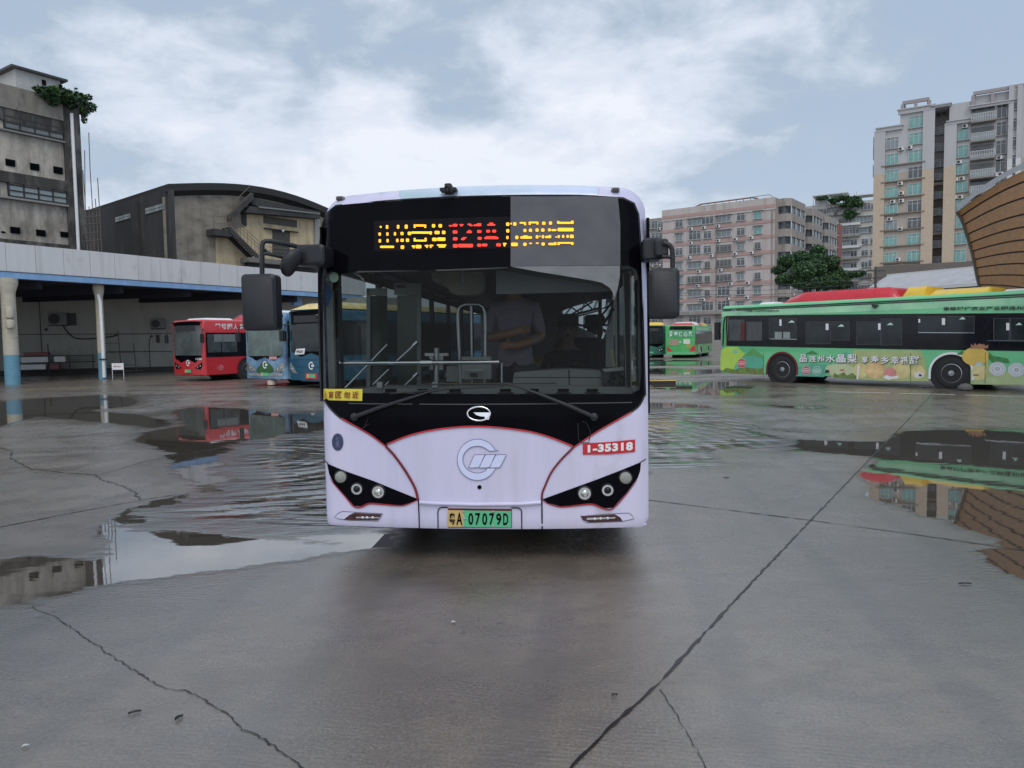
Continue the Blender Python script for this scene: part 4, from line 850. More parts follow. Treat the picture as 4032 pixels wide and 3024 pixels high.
mb = MB(); slab(mb, [c8(*p) for p in ((1395, 960), (1412, 960), (1445, 1140), (1430, 1142))], .9, .01); mb.build('umbrella_handle', my, bus)
# added mirror pane, slanted to bring the side window's daylight to the camera
pm = [BF.hit(*c8(*p), 1.5) for p in ((850, 530), (868, 602), (1030, 585), (1030, 700), (1240, 800), (1292, 842), (1312, 830), (1382, 640), (1412, 500), (1416, 408), (1210, 430), (1000, 480))]; pc = sum(p[0] for p in pm) / len(pm)
mb = MB(); mb.prism(pm, 0, .004, lambda a, b, y_: (a, 1.5 - (a - pc) * .95 + y_, b)); mb.build('added_cab_mirror', M('added_mirror_pane', (.72, .74, .76), .04, 1., var=.03), bus)
mb = MB()
for pts, r_ in ((((1268, 400), (1265, 835)), .012), (((860, 605), (1262, 510)), .010), (((1030, 590), (1262, 535)), .006), (((1285, 700), (1420, 520)), .009), (((1285, 590), (1410, 430)), .006), (((1105, 580), (1098, 735)), .004), (((870, 590), (960, 490)), .004), (((960, 490), (1060, 560)), .004), (((1060, 560), (1110, 440)), .004), (((1110, 440), (1200, 530)), .004), (((1200, 530), (1240, 425)), .004), (((940, 580), (1190, 440)), .005), (((1290, 520), (1400, 470)), .004), (((1340, 420), (1330, 520)), .004)):
    q = [BF.hit(*c8(*p), 1.5) for p in pts]; mb.tube([(a, 1.5 - (a - pc) * .95 - .012, b) for a, b in q], r_, 5)
mb.build('added_mirror_struts', mt['rubber'], bus)
# driver's seat
mb = MB(); mb.bbox(.52, 1.02, 1.62, 1.76, .95, 1.72, .1, 5); mb.bbox(.52, 1.02, 1.2, 1.7, .86, .98, .04); mb.box(.6, .95, 1.25, 1.6, .38, .88); mb.build('driver_seat', mt['rubber'], bus, 40)
# ------------------------------------------------------------------ people
def figure(name, label, joints, edges, mats_, root_i=0, extra=None, loc=None, rz=0, sub=2):
    me = bpy.data.meshes.new(name); me.from_pydata([j[:3] for j in joints], edges, []); o = bpy.data.objects.new(name, me); COL.objects.link(o)
    sk = o.modifiers.new('skin', 'SKIN'); ss = o.modifiers.new('sub', 'SUBSURF'); ss.levels = ss.render_levels = sub
    for i, j in enumerate(joints):
        r = j[3] if isinstance(j[3], tuple) else (j[3], j[3]); me.skin_vertices[0].data[i].radius = r
    me.skin_vertices[0].data[root_i].use_root = True
    bpy.context.view_layer.update(); m2 = bpy.data.meshes.new_from_object(o.evaluated_get(bpy.context.evaluated_depsgraph_get()))
    bpy.data.objects.remove(o); m2.materials.clear()
    for m_ in mats_: m2.materials.append(m_)
    m2.polygons.foreach_set('use_smooth', [True] * len(m2.polygons)); ob = bpy.data.objects.new(name, m2); COL.objects.link(ob)
    return ob
m_skin = M('skin', (.26, .14, .085), .5, var=.1, scale=12)
def cloth(name, col): return M(name, col, .85, var=.18, scale=7, bump=.5)
def person(label, x, y, z0, h, shirt, trousers, pose, hat=None, rz=0., m_skin=m_skin):
    """standing or sitting figure facing -y (towards the windscreen)"""
    s = h / 1.75; fr_z = 0
    if pose == 'stand':
        J = [(0, 0, .95, (.15, .11)), (0, 0, 1.12, (.145, .105)), (0, -.01, 1.3, (.165, .12)), (0, 0, 1.42, (.15, .10)), (0, -.01, 1.50, .055), (0, -.02, 1.57, .06), (0, -.025, 1.66, (.078, .095)), (0, -.02, 1.72, (.07, .085)),
             (.17, 0, 1.42, .062), (.23, -.03, 1.17, .047), (.04, -.20, 1.10, .038), (-.03, -.21, 1.10, .030), (-.17, 0, 1.42, .062), (-.235, -.04, 1.16, .047), (-.02, -.24, 1.20, .038), (.06, -.24, 1.22, .030),
             (.09, 0, .88, .09), (.10, -.01, .50, .062), (.10, .01, .10, .042), (.10, -.12, .04, .035), (-.09, 0, .88, .09), (-.10, -.01, .50, .062), (-.10, .01, .10, .042), (-.10, -.12, .04, .035)]
    else:
        J = [(0, .05, .53, (.16, .13)), (0, .06, .72, (.15, .12)), (0, .04, .90, (.175, .125)), (0, .04, 1.0, (.15, .10)), (0, .03, 1.09, .055), (0, .02, 1.15, .06), (0, .01, 1.24, (.078, .095)), (0, .015, 1.30, (.07, .085)),
             (.18, .03, .99, .062), (.25, -.1, .76, .047), (.17, -.33, .74, .038), (.16, -.39, .75, .030), (-.18, .03, .99, .062), (-.25, -.1, .76, .047), (-.17, -.33, .74, .038), (-.16, -.39, .75, .030),
             (.10, 0, .50, .09), (.13, -.40, .50, .065), (.13, -.42, .12, .045), (.13, -.53, .05, .035), (-.10, 0, .50, .09), (-.13, -.40, .50, .065), (-.13, -.42, .12, .045), (-.13, -.53, .05, .035)]
    J = [(a * s, b * s, c * s, tuple(r * s for r in d) if isinstance(d, tuple) else d * s) for a, b, c, d in J]
    E_ = [(0, 1), (1, 2), (2, 3), (3, 4), (4, 5), (5, 6), (6, 7), (3, 8), (8, 9), (9, 10), (10, 11), (3, 12), (12, 13), (13, 14), (14, 15), (0, 16), (16, 17), (17, 18), (18, 19), (0, 20), (20, 21), (21, 22), (22, 23)]
    # fingers: short chains out of each palm
    for hi in (11, 15):
        hx, hy, hz_, _ = J[hi]; px_, py_, pz_, _ = J[hi - 1]; dv = Vector((hx - px_, hy - py_, hz_ - pz_)).normalized(); sv = Vector((0, 0, 1)).cross(dv).normalized(); uv = dv.cross(sv)
        for k, (of, ln) in enumerate(((-.024, .05), (-.008, .062), (.008, .058), (.022, .045))):
            b0 = Vector((hx, hy, hz_)) + uv * of * s + dv * .035 * s; i0 = len(J); b1 = b0 + dv * ln * s * .6; b2 = b1 + dv * ln * .3 * s - sv * .015 * s
            J += [(*b0, .009 * s), (*b1, .008 * s), (*b2, .007 * s)]; E_ += [(hi, i0), (i0, i0 + 1), (i0 + 1, i0 + 2)]
        b0 = Vector((hx, hy, hz_)) + uv * .03 * s; b1 = b0 + uv * .025 * s + dv * .025 * s; i0 = len(J); J += [(*b0, .012 * s), (*b1, .009 * s)]; E_ += [(hi, i0), (i0, i0 + 1)]
    o = figure('person', label, J, E_, [m_skin, shirt, trousers])
    arm_cut = []
    for p in o.data.polygons:
        c = p.center / s; zz = c.z; base = .95 if pose == 'stand' else .53; neck = 1.47 if pose == 'stand' else 1.06
        if pose == 'stand': isarm = (c.y < -.13 and abs(c.x) < .3 and 1.0 < zz < 1.3) or (abs(c.x) > .19 and zz < 1.22 and zz > .95 and c.y < -.05)
        else: isarm = c.y < -.2 and zz > .65
        if zz > neck or isarm: p.material_index = 0
        elif zz > base - .02: p.material_index = 1
        elif zz < (.08): p.material_index = 2
        else: p.material_index = 2
    tag(o, label, 'person'); w = BF.w(x, y, z0); o.location = w; o.rotation_euler.z = BF.a + rz
    hm = M('hair', (.012, .01, .009), .6, var=.4, scale=40); mb = MB(); hz0 = (1.66 if pose == 'stand' else 1.24) * s; hy0 = (-.02 if pose == 'stand' else .015) * s
    vs = []; fs = []; n_ = 16
    for i in range(7):
        ph = R(90 - i * 17); 
        for k in range(n_):
            th = 2 * math.pi * k / n_; ex = 1.0; fr = max(0, -math.sin(th)); cut = (i / 6) * fr
            vs.append((.092 * s * math.cos(ph) * math.cos(th), hy0 + .108 * s * math.cos(ph) * math.sin(th) * (1 - .25 * cut), hz0 + .045 * s + .10 * s * math.sin(ph) + .06 * s * cut))
    fs = [(i * n_ + k, i * n_ + (k + 1) % n_, (i + 1) * n_ + (k + 1) % n_, (i + 1) * n_ + k) for i in range(6) for k in range(n_)] + [tuple(range(n_))]
    mb.add(vs, fs); mb.build('hair', hm, o, 60)
    fy = hy0 - .10 * s; mb = MB()     # face: nose, eyes, mouth, ears
    mb.lathe([(.001, 0), (.010 * s, .012 * s), (.014 * s, .034 * s), (.002, .040 * s)], (0, fy + .004, hz0 - .025 * s), 'Z', 8)
    for k in (-1, 1): mb.lathe([(.022 * s, -.008), (.026 * s, 0), (.02 * s, .008)], (k * .083 * s, hy0, hz0), 'X', 10)
    mb.build('face_features', m_skin, o, 60); mb = MB()
    for k in (-1, 1): mb.lathe([(.002, -.004), (.006 * s, -.002), (.007 * s, .004)], (k * .03 * s, fy + .014, hz0 + .012 * s), 'Y', 10)
    mb.obox((0, fy + .012, hz0 - .045 * s), (.02 * s, 0, 0), (0, .004, 0), (0, 0, .003)); mb.build('eyes_and_mouth', mt['black'], o)
    if hat:
        mb = MB(); mb.lathe([(.165 * s, .045 * s), (.17 * s, .05 * s), (.10 * s, .065 * s), (.102 * s, .13 * s), (.08 * s, .155 * s), (.01, .16 * s)], (0, hy0, hz0), 'Z', 24); mb.build('hat', hat, o, 50)
    return o
P_ = BF.hit(*c8(390, 900), 1.15)
person('person standing behind the dashboard in a mauve-grey shirt with forearms folded', P_[0] - .03, 1.15, .46, 1.90, cloth('mauve_shirt', (.22, .19, .235)), cloth('dark_trousers', (.03, .03, .04)), 'stand')
P_ = BF.hit(*c8(930, 760), 1.35); zh = P_[1]
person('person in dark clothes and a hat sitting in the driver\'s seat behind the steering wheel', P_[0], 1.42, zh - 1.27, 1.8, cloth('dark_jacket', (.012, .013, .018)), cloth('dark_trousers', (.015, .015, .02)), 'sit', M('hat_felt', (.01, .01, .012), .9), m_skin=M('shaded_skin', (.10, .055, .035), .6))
# ================================================================== OTHER BUSES
def bus_shell(name, label, corner, back, L, H, body, roof=None, group=None, wheels=(2.55, 8.3), W=1.25, belt=1.12, vis=1, skirt=.30, arch=.56, wr=.48, arch_trim=None):
    """front frame: x across the front (+W = side the camera sees), y back along the bus"""
    b = Vector(back).normalized(); xd = Vector((b.y, -b.x)); o = Vector(corner) - xd * W * vis
    fr = Frame(o.x, o.y, math.atan2(xd.y, xd.x)); t = thing(name, label, 'bus', fr, group)
    sf = Frame(corner[0], corner[1], math.atan2(b.y, b.x))        # side plane: x = distance back from the nose
    r = .18; sec = []
    for cx, cz, a0 in ((W - r, H - r, 0), (-(W - r), H - r, 90)):
        for k in range(7):
            a = R(a0 + 15 * k); sec.append((cx + r * math.cos(a), cz + r * math.sin(a)))
    sec = [(W, belt)] + sec + [(-W, belt)]; n = len(sec); mb = MB()
    rows = ((.0, .10), (.03, .045), (.10, .0), (L - .10, .0), (L - .03, .04), (L, .10)); vs = []
    for y_, ins in rows:
        for x, z in sec: vs.append((x * (1 - ins / W), y_, belt + (z - belt) * (1 - ins / (H - belt)) if z > belt else z))
    fs = [(i * n + k, i * n + k + 1, (i + 1) * n + k + 1, (i + 1) * n + k) for i in range(5) for k in range(n - 1)] + [tuple(range(n)), tuple(5 * n + k for k in range(n))]
    mb.add(vs, fs)
    for s_ in (-1, 1):   # lower sides with wheel arches
        pts = [(.10, belt), (.10, skirt)]
        for wy in wheels:
            pts += [(wy - arch, skirt)] + [(wy - arch * math.cos(R(a)), wr + .02 + arch * math.sin(R(a))) for a in range(0, 181, 15)] + [(wy + arch, skirt)]
        pts += [(L - .10, skirt), (L - .10, belt)]
        region(mb, pts, (), .6, lambda a, c: (s_ * W, a, c))
    fprof = [(-W, .10), (-W * .965, .03), (-W * .9, .0), (W * .9, .0), (W * .965, .03), (W, .10)]
    for y0, sg in ((0, 1), (L, -1)):
        vs = [(x, y0 + sg * y_, z) for z in (skirt, belt) for x, y_ in fprof]; mb.add(vs, [(i, i + 1, i + 7, i + 6) for i in range(5)])
    mb.box(-W + .5, W - .5, .12, L - .12, skirt - .05, skirt + .04)
    mb.build('body', body, t, 35)
    for wy in wheels:
        for s_ in (-1, 1): mb = MB(); mb.lathe([(arch + .04, -.38), (arch + .04, .38)], (s_ * (W - .42), wy, wr + .02), 'X', 24); mb.build('wheel_arch', mt['rubber'], t, 40)
    for wy in wheels:
        for s_ in (-1, 1): add_wheel(t, s_ * (W - .17), wy, s_, wr)
        if arch_trim:
            mb = MB(); ribbon(mb, [(wy - arch, skirt)] + [(wy - arch * math.cos(R(a)), wr + .02 + arch * math.sin(R(a))) for a in range(0, 181, 10)] + [(wy + arch, skirt)], .07, lambda a, c: (vis * (W + .012), a, c)); mb.build('arch_trim', arch_trim, t)
            arch_trim = mt['white']
    def side(px, py): return sf.hit(px, py)
    def sfn(off): return lambda a, c: (vis * (W + off), a, c)
    return t, fr, sf, side, sfn, W
def front_face(t, fr, mask, W, H, body, lit=True, glassz=(1.22, 2.62), mk=None, lamps=True, plate=True, logo=True, low=1.05, pane=None):
    """windscreen, mask, lamps, plate and round logo of a parked bus, on its front skin"""
    mk = mk or mt['black']; fn = lambda off: (lambda a, c: (a, -off + .03 * (abs(a) / W) ** 6, c))
    mb = MB(); region(mb, cat_rom([(-W * .93, low + .25), (-W * .93, H - .25), (-W * .85, H - .10), (0, H - .07), (W * .85, H - .10), (W * .93, H - .25), (W * .93, low + .25), (W * .6, low - .02), (W * .42, low - .12), (0, low + .02), (-W * .42, low - .12), (-W * .6, low - .02)], 2, True), (), .3, fn(.012)); mb.build('windscreen_surround', mk, t)
    mb = MB(); region(mb, [(-W * .88, glassz[0]), (W * .88, glassz[0]), (W * .88, glassz[1]), (-W * .88, glassz[1])], (), .4, fn(.020)); mb.build('windscreen', pane or m_pane, t)
    mb = MB(); mb.box(-W * .7, W * .55, -.03, -.022, H - .52, H - .26); mb.build('destination_display', mt['grille'], t)
    if lamps:
        for s_ in (-1, 1):
            mb = MB(); region(mb, [(s_ * W * .42, .62), (s_ * W * .90, .92), (s_ * W * .93, .78), (s_ * W * .75, .55)], (), .2, fn(.014)); h = mb.build('headlight', mt['black'], t)
            mb = MB()
            for k in (.60, .76): mb.lathe([(.055, -.02), (.05, -.035), (.02, -.04)], (s_ * W * k, 0, .62 + (k - .5) * .4), 'Y', 12)
            mb.build('lamp_lens', mt['chrome'], h)
    if plate:
        mb = MB(); mb.mat(0).box(-.22, .22, -.035, -.012, .40, .54); mb.mat(1).box(-.24, -.13, -.04, -.012, .395, .545); mb.build('licence_plate', [mg, mo], t)
    if logo:
        mb = MB(); o_ = [(.14 * math.cos(R(a)), .86 + .15 * math.sin(R(a))) for a in range(35, 320, 12)] + [(.09 * math.cos(R(a)), .86 + .10 * math.sin(R(a))) for a in range(320, 35, -12)]
        region(mb, o_, (), .1, fn(.016)); region(mb, [(0, .82), (.15, .82), (.17, .90), (.02, .90)], (), .2, fn(.016)); mb.build('logo', mt['white'], t)
m_pane = M('bus_pane', (.022, .027, .029), .06, var=.5, scale=1.3, spec=.35)
m_pane2 = M('bus_pane_pale', (.075, .09, .09), .10, var=.5, scale=1.1, spec=.4)
# ---- the large green bus on the right
m_green = M('mint_green_paint', (.13, .50, .235), .32, var=.06, scale=.5, coat=.4, hue=(.16, .55, .26))
m_roofg = M('pale_green_paint', (.25, .62, .38), .3, var=.18, scale=.9, coat=.3, hue=(.36, .66, .40))
cg = lambda x, y_: (2800 + x / 1.7955, 1100 + y_ / 1.7955)
gb_, gfr, gsf, gside, gsfn, gW = bus_shell('city_bus', 'long mint green city bus with fruit pictures and red roof box, side-on at right', (8.28, 28.2), (.638, -.77), 12.0, 2.93, m_green, wheels=(2.62, 8.22), group=None, arch_trim=mt['darkred'], arch=.60, wr=.49)
def gp(pts): return [gside(*cg(*p)) for p in pts]
def gpoly(name, pts, m, off=.006, parent=None, step=.5):
    mb = MB(); region(mb, gp(pts), (), step, gsfn(off)); o = mb.build(name, m, parent or gb_); return o
mb = MB(); region(mb, [(.05, 2.50), (12.0, 2.50), (12.0, 2.72), (.05, 2.72)], (), 1, gsfn(.004)); mb.build('cantrail', m_roofg, gb_)
mb = MB(); ribbon(mb, [(.1, 2.735), (11.9, 2.735)], .035, gsfn(.010)); mb.tube([(gW + .02, .1, 2.80), (gW + .02, 11.9, 2.80)], .022, 6); mb.build('roof_gutter', mt['greyD'], gb_)
gl_ = gpoly('window_band', [(105, 258), (700, 250), (1400, 243), (2260, 238), (2260, 508), (1400, 495), (700, 482), (105, 470)], mt['darkglass'], .008, step=1)
for x0, x1, y0, y1, m_ in ((125, 238, 285, 432, m_pane2), (250, 362, 300, 432, m_pane2), (412, 505, 275, 420, m_pane), (512, 606, 275, 422, m_pane), (672, 845, 300, 455, m_pane), (850, 980, 300, 430, m_pane), (1030, 1200, 300, 460, m_pane), (1205, 1350, 280, 465, m_pane), (1466, 1662, 265, 376, m_pane), (1670, 1862, 262, 376, m_pane), (2000, 2110, 275, 430, m_pane), (2118, 2255, 275, 430, m_pane)):
    o = gpoly('side_window', [(x0, y1), (x1, y1 + 1), (x1, y0 - 1), (x0, y0)], m_, .014, step=1)
    mb = MB(); ribbon(mb, gp([(x0, y1), (x1, y1), (x1, y0), (x0, y0)]), .03, gsfn(.018), True); mb.build('window_frame', mt['greyD'], o)
for pts in ([(1466, 376), (1862, 379)], [(1955, 434), (2240, 436)], [(415, 421), (606, 424)]):
    mb = MB(); ribbon(mb, gp(pts), .012, gsfn(.02)); mb.build('window_rail', mt['chrome'], gb_)
for x0, x1, y0, y1 in ((485, 500, 283, 328), (812, 832, 313, 358), (1182, 1200, 311, 357), (1633, 1656, 275, 322), (1467, 1480, 280, 306), (2088, 2110, 308, 360)): gpoly('window_sticker', [(x0, y1), (x1, y1), (x1, y0), (x0, y0)], mt['white'], .02)
for x0, y0 in ((545, 288), (895, 316), (1242, 305), (1752, 265), (2152, 305)):
    gpoly('window_sticker', [(x0, y0 + 18), (x0 + 48, y0 + 18), (x0 + 40, y0 + 8), (x0 + 26, y0), (x0 + 14, y0 + 10)], M('sticker_mint', (.5, .68, .62), .4), .02)
for x0, x1 in ((452, 502), (512, 560)): gpoly('notice_sheet', [(x0, 418), (x1, 419), (x1, 372), (x0, 370)], M('pale_sheet', (.24, .29, .28), .5), .02)
gpoly('curtain', [(256, 430), (362, 430), (362, 300), (256, 302)], M('curtain_grey', (.075, .08, .085), .8, var=.3, scale=12, stretch=9), .019)
gpoly('side_pillar', [(208, 432), (240, 432), (240, 302), (212, 302)], M('maroon', (.10, .02, .02), .5), .019)
# livery
mY = M('livery_lime', (.42, .62, .10), .35, var=.12, scale=1.5); mT = M('livery_teal', (.10, .40, .27), .35, var=.12, scale=2); mGd = M('livery_leaf', (.05, .22, .06), .4, var=.35, scale=6); mB = M('livery_grass', (.25, .24, .07), .4, var=.5, scale=7, hue=(.12, .22, .05))
mK = M('livery_khaki', (.38, .46, .20), .35, var=.12, scale=2); mBe = M('livery_cream', (.52, .58, .36), .35, var=.12, scale=2); mP = M('livery_pear', (.62, .50, .22), .35, var=.15, scale=3, hue=(.66, .60, .30)); mO = M('livery_orange_fruit', (.60, .36, .16), .35, var=.2, scale=3, hue=(.68, .5, .25)); mPk = M('livery_pink', (.62, .25, .24), .35, var=.15)
gpoly('livery_panel', [(66, 640), (66, 560), (72, 500), (105, 476), (190, 478), (240, 530), (180, 590), (150, 655), (90, 650)], mY, .005)
gpoly('livery_panel', [(215, 600), (230, 540), (300, 486), (372, 545), (372, 612), (300, 618)], M('livery_hill', (.10, .33, .10), .35, var=.1), .006)
gpoly('livery_panel', [(180, 640), (200, 590), (240, 545), (300, 540), (372, 560), (372, 640), (300, 650)], mT, .007)
gpoly('livery_panel', [(66, 655), (110, 625), (170, 640), (240, 620), (300, 630), (370, 628), (370, 674), (180, 668), (80, 655)], mB, .008)
gpoly('livery_panel', [(600, 684), (620, 620), (700, 600), (810, 600), (820, 640), (800, 690)], mT, .006)
gpoly('livery_panel', [(660, 530), (715, 503), (760, 530)], mGd, .006); gpoly('livery_panel', [(900, 540), (950, 512), (1010, 540)], mT, .006)
gpoly('livery_panel', [(1010, 500), (1480, 502), (1510, 560), (1540, 720), (1250, 718), (1010, 705), (860, 695), (800, 640), (860, 605), (980, 590), (1000, 540)], mK, .006)
gpoly('livery_panel', [(800, 650), (820, 612), (870, 598), (960, 600), (1030, 640), (1030, 690), (870, 680)], mBe, .008)
gpoly('livery_panel', [(860, 695), (870, 662), (900, 675), (940, 655), (960, 680), (1000, 660), (1036, 690), (1036, 706)], mB, .010)
for cx, cy_, rx, ry, m_, off in ((1060, 645, 52, 52, mP, .010), (1345, 640, 65, 62, mP, .009), (1160, 640, 70, 62, mO, .012), (1268, 668, 45, 44, mPk, .014), (1465, 655, 50, 48, mP, .010)):
    mb = MB(); region(mb, gp(ellipse(cx, cy_, rx, ry)), (), .4, gsfn(off)); mb.build('livery_fruit', m_, gb_)
gpoly('livery_panel', [(1218, 690), (1240, 676), (1275, 688), (1320, 680), (1330, 700), (1280, 704), (1260, 712), (1230, 702)], mt['white'], .016)
gpoly('livery_panel', [(1445, 695), (1440, 665), (1460, 650), (1500, 665), (1505, 690)], M('livery_palewhite', (.68, .7, .68), .4), .014); gpoly('livery_panel', [(1470, 686), (1470, 670), (1490, 672), (1490, 686)], mt['grille'], .016)
gpoly('livery_panel', [(1835, 742), (1835, 600), (1800, 560), (1770, 540), (1770, 510), (2250, 514), (2250, 745), (2050, 745)], mK, .006); gpoly('livery_panel', [(1940, 512), (2260, 514), (2260, 700), (2060, 660), (1960, 600)], m_green, .008)
gpoly('livery_panel', [(1850, 742), (1860, 700), (1980, 690), (2120, 640), (2260, 660), (2260, 745)], M('livery_sage', (.40, .50, .25), .35, var=.1), .010)
mb = MB(); region(mb, gp(ellipse(1872, 545, 98, 66)), (), .4, gsfn(.016)); mb.build('livery_fruit', M('livery_gold', (.62, .44, .10), .35, var=.12, scale=2), gb_)
gpoly('livery_panel', [(1965, 512), (1990, 540), (2040, 548), (2100, 560), (2112, 592), (2060, 588), (1990, 590), (1960, 560)], mGd, .018); gpoly('livery_panel', [(1735, 530), (1775, 505), (1790, 512), (1775, 535)], mGd, .018)
mb = MB(); region(mb, gp([(1838, 490), (1838, 455), (1855, 470), (1868, 450), (1880, 466), (1900, 452), (1915, 462), (1932, 455), (1940, 470), (1962, 462), (1958, 488)]), (), .4, gsfn(.022)); mb.build('livery_crown', M('livery_brown', (.34, .16, .09), .5, var=.4, scale=20), gb_)
gpoly('livery_panel', [(1845, 660), (1855, 615), (1890, 600), (1940, 612), (1948, 660), (1930, 710), (1870, 715)], mP, .018); gpoly('livery_panel', [(1872, 604), (1880, 585), (1915, 588), (1920, 606), (1900, 615)], M('livery_sky', (.42, .60, .66), .4), .02)
for cx, cy_, r_ in ((2026, 633, 60), (2160, 640, 60)):
    mb = MB(); region(mb, gp(ellipse(cx, cy_, r_, 50)), (), .4, gsfn(.02)); o = mb.build('round_advert', M('advert_white', (.62, .66, .68), .4, var=.12, scale=14), gb_)
    mb = MB(); ribbon(mb, gp(ellipse(cx, cy_, r_ * .62, 31)), .012, gsfn(.022), True); ribbon(mb, gp(ellipse(cx, cy_, r_ * .2, 9)), .03, gsfn(.022), True); ribbon(mb, gp(ellipse(cx, cy_, r_ * .85, 43)), .008, gsfn(.022), True); mb.build('advert_ring', M('advert_grey', (.28, .32, .36), .4), o)
for x in (372, 1413, 1940): mb = MB(); ribbon(mb, gp([(x, 520), (x - 2, 735)]), .012, gsfn(.02)); mb.build('panel_gap', mG_ if False else mt['greyD'], gb_)
gpoly('side_marker', [(914, 645), (942, 645), (942, 637), (914, 637)], mt['red'], .016); gpoly('side_marker', [(1855, 680), (1892, 680), (1892, 672), (1855, 672)], mt['darkred'], .022)
gpoly('white_post', [(1030, 706), (1042, 706), (1054, 610), (1038, 610)], mt['white'], .03); gpoly('fuel_flap', [(154, 525), (188, 525), (188, 495), (154, 495)], m_roofg, .01); gpoly('fuel_flap', [(806, 660), (838, 660), (836, 640), (808, 640)], mt['grille'], .016)
for cx, cy_, m_ in ((218, 592, mt['red']), (673, 643, M('badge_maroon', (.45, .10, .10), .4)), (750, 647, M('badge_green', (.08, .40, .26), .4))):
    mb = MB(); region(mb, gp(ellipse(cx, cy_, 32, 32)), (), .4, gsfn(.020)); o = mb.build('round_badge', m_, gb_)
    mb = MB(); ribbon(mb, gp(ellipse(cx, cy_, 23, 14)), .02, gsfn(.022), True); ribbon(mb, gp([(cx - 14, cy_), (cx + 14, cy_ + 1)]), .03, gsfn(.022)); ribbon(mb, gp(ellipse(cx, cy_, 31, 31)), .012, gsfn(.022), True); mb.build('badge_ring', mt['white'], o)
mb = MB(); ribbon(mb, gp(ellipse(163, 229, 17, 17)), .014, gsfn(.012), True); ribbon(mb, gp([(158, 236), (158, 224), (170, 222)]), .015, gsfn(.012)); mb.build('logo', mt['white'], gb_)
# writing
def gtext(body, x0, x1, yb0, yt0, yb1, yt1, m_, bold=.02, off=.024, parent=None, name='lettering', sp=1.0):
    q = gp([(x0, yb0), (x1, yb1), (x1, yt1), (x0, yt0)]); mb = MB(); text(mb, body, bilin(q, gsfn(off)), bold, sp); return mb.build(name, m_, parent or gb_)
for ch, x0, x1, y0, y1 in (('品', 628, 680, 530, 585), ('连', 694, 746, 540, 585), ('州', 754, 803, 538, 585), ('水', 812, 882, 535, 586), ('晶', 888, 955, 530, 588), ('梨', 965, 1034, 528, 590), ('享', 1066, 1112, 545, 592), ('寿', 1130, 1188, 540, 592), ('乡', 1202, 1262, 540, 598), ('幸', 1274, 1330, 542, 600), ('福', 1340, 1392, 544, 600), ('甜', 1402, 1476, 540, 600)):
    gtext(ch, x0 + 4, x1 + 4, y1 + 4, y0 + 4, y1 + 4, y0 + 4, mt['grille'], .055, .023, None, 'lettering_shadow'); gtext(ch, x0, x1, y1, y0, y1, y0, mt['white'], .05, .028)
gtext('广州第二公共汽车有限公司', 233, 480, 231, 218, 229, 216, mt['grille'], .03); gtext('省级现代农业产业园连州菜心', 1640, 2330, 221, 194, 218, 188, mt['grille'], .05)
# roof boxes
def roofbox(parent, W_, H_, y0, y1, h, m_, name='roof_box', ins=.25, slope=.5, x0=-.95, x1=.95):
    mb = MB(); prof = [(x0, 0), (x0 + .06, h * .45), (x0 + ins, h), (x1 - ins, h), (x1 - .06, h * .45), (x1, 0)]; vs = []
    for y_, k in ((y0, .0), (y0 + slope * .35, .55), (y0 + slope, 1.), (y1 - slope * .4, 1.), (y1 - slope * .15, .6), (y1, .0)): vs += [(x * (.9 + .1 * k), y_, H_ - .01 + z * k) for x, z in prof]
    mb.add(vs, [(i * 6 + k, i * 6 + k + 1, (i + 1) * 6 + k + 1, (i + 1) * 6 + k) for i in range(5) for k in range(5)]); return mb.build(name, m_, parent, 30)
def gx(x, y_): return gside(*cg(x, y_))[0]
def roof_s(x):   # distance back of a roof item whose near edge sits about .35 m in
    return gside(*cg(x, 150))[0]
roofbox(gb_, gW, 2.93, roof_s(412) + .2, roof_s(1250) + .2, .37, mt['red'], slope=.9); 
roofbox(gb_, gW, 2.93, roof_s(1310), roof_s(1490), .32, mt['yellow'], slope=.15); roofbox(gb_, gW, 2.93, roof_s(1495), roof_s(1950), .19, mt['yellow'], slope=.2)
roofbox(gb_, gW, 2.93, roof_s(255), roof_s(370), .11, mt['white'], 'roof_vent', slope=.1, x0=-.4, x1=.6); roofbox(gb_, gW, 2.93, roof_s(1990), roof_s(2170), .10, mt['white'], 'roof_vent', slope=.1, x0=-.4, x1=.6)
mb = MB(); P = gp([(1140, 178), (1150, 200), (1160, 206), (1170, 200), (1190, 180)]); mb.prism(P, 0, 1, lambda a, c, y_: (gW + .02 + .06 * y_, a, c)); mb.build('side_camera', mt['grille'], gb_)
# nose of the green bus (its front, seen edge-on) and mirror
front_face(gb_, gfr, None, gW, 2.93, m_green); mb = MB(); mb.box(gW - .05, gW + .10, -.22, -.02, 1.6, 2.3); mb.build('mirror', mt['blackplastic'], gb_)
mb = MB(); ribbon(mb, gp([(100, 262), (92, 300), (84, 470)]), .05, gsfn(.01)); mb.mat(1); ribbon(mb, gp([(122, 262), (108, 470)]), .015, gsfn(.016)); mb.build('door_edge', [mt['black'], M('tan_strip', (.45, .36, .18), .5)], gb_)
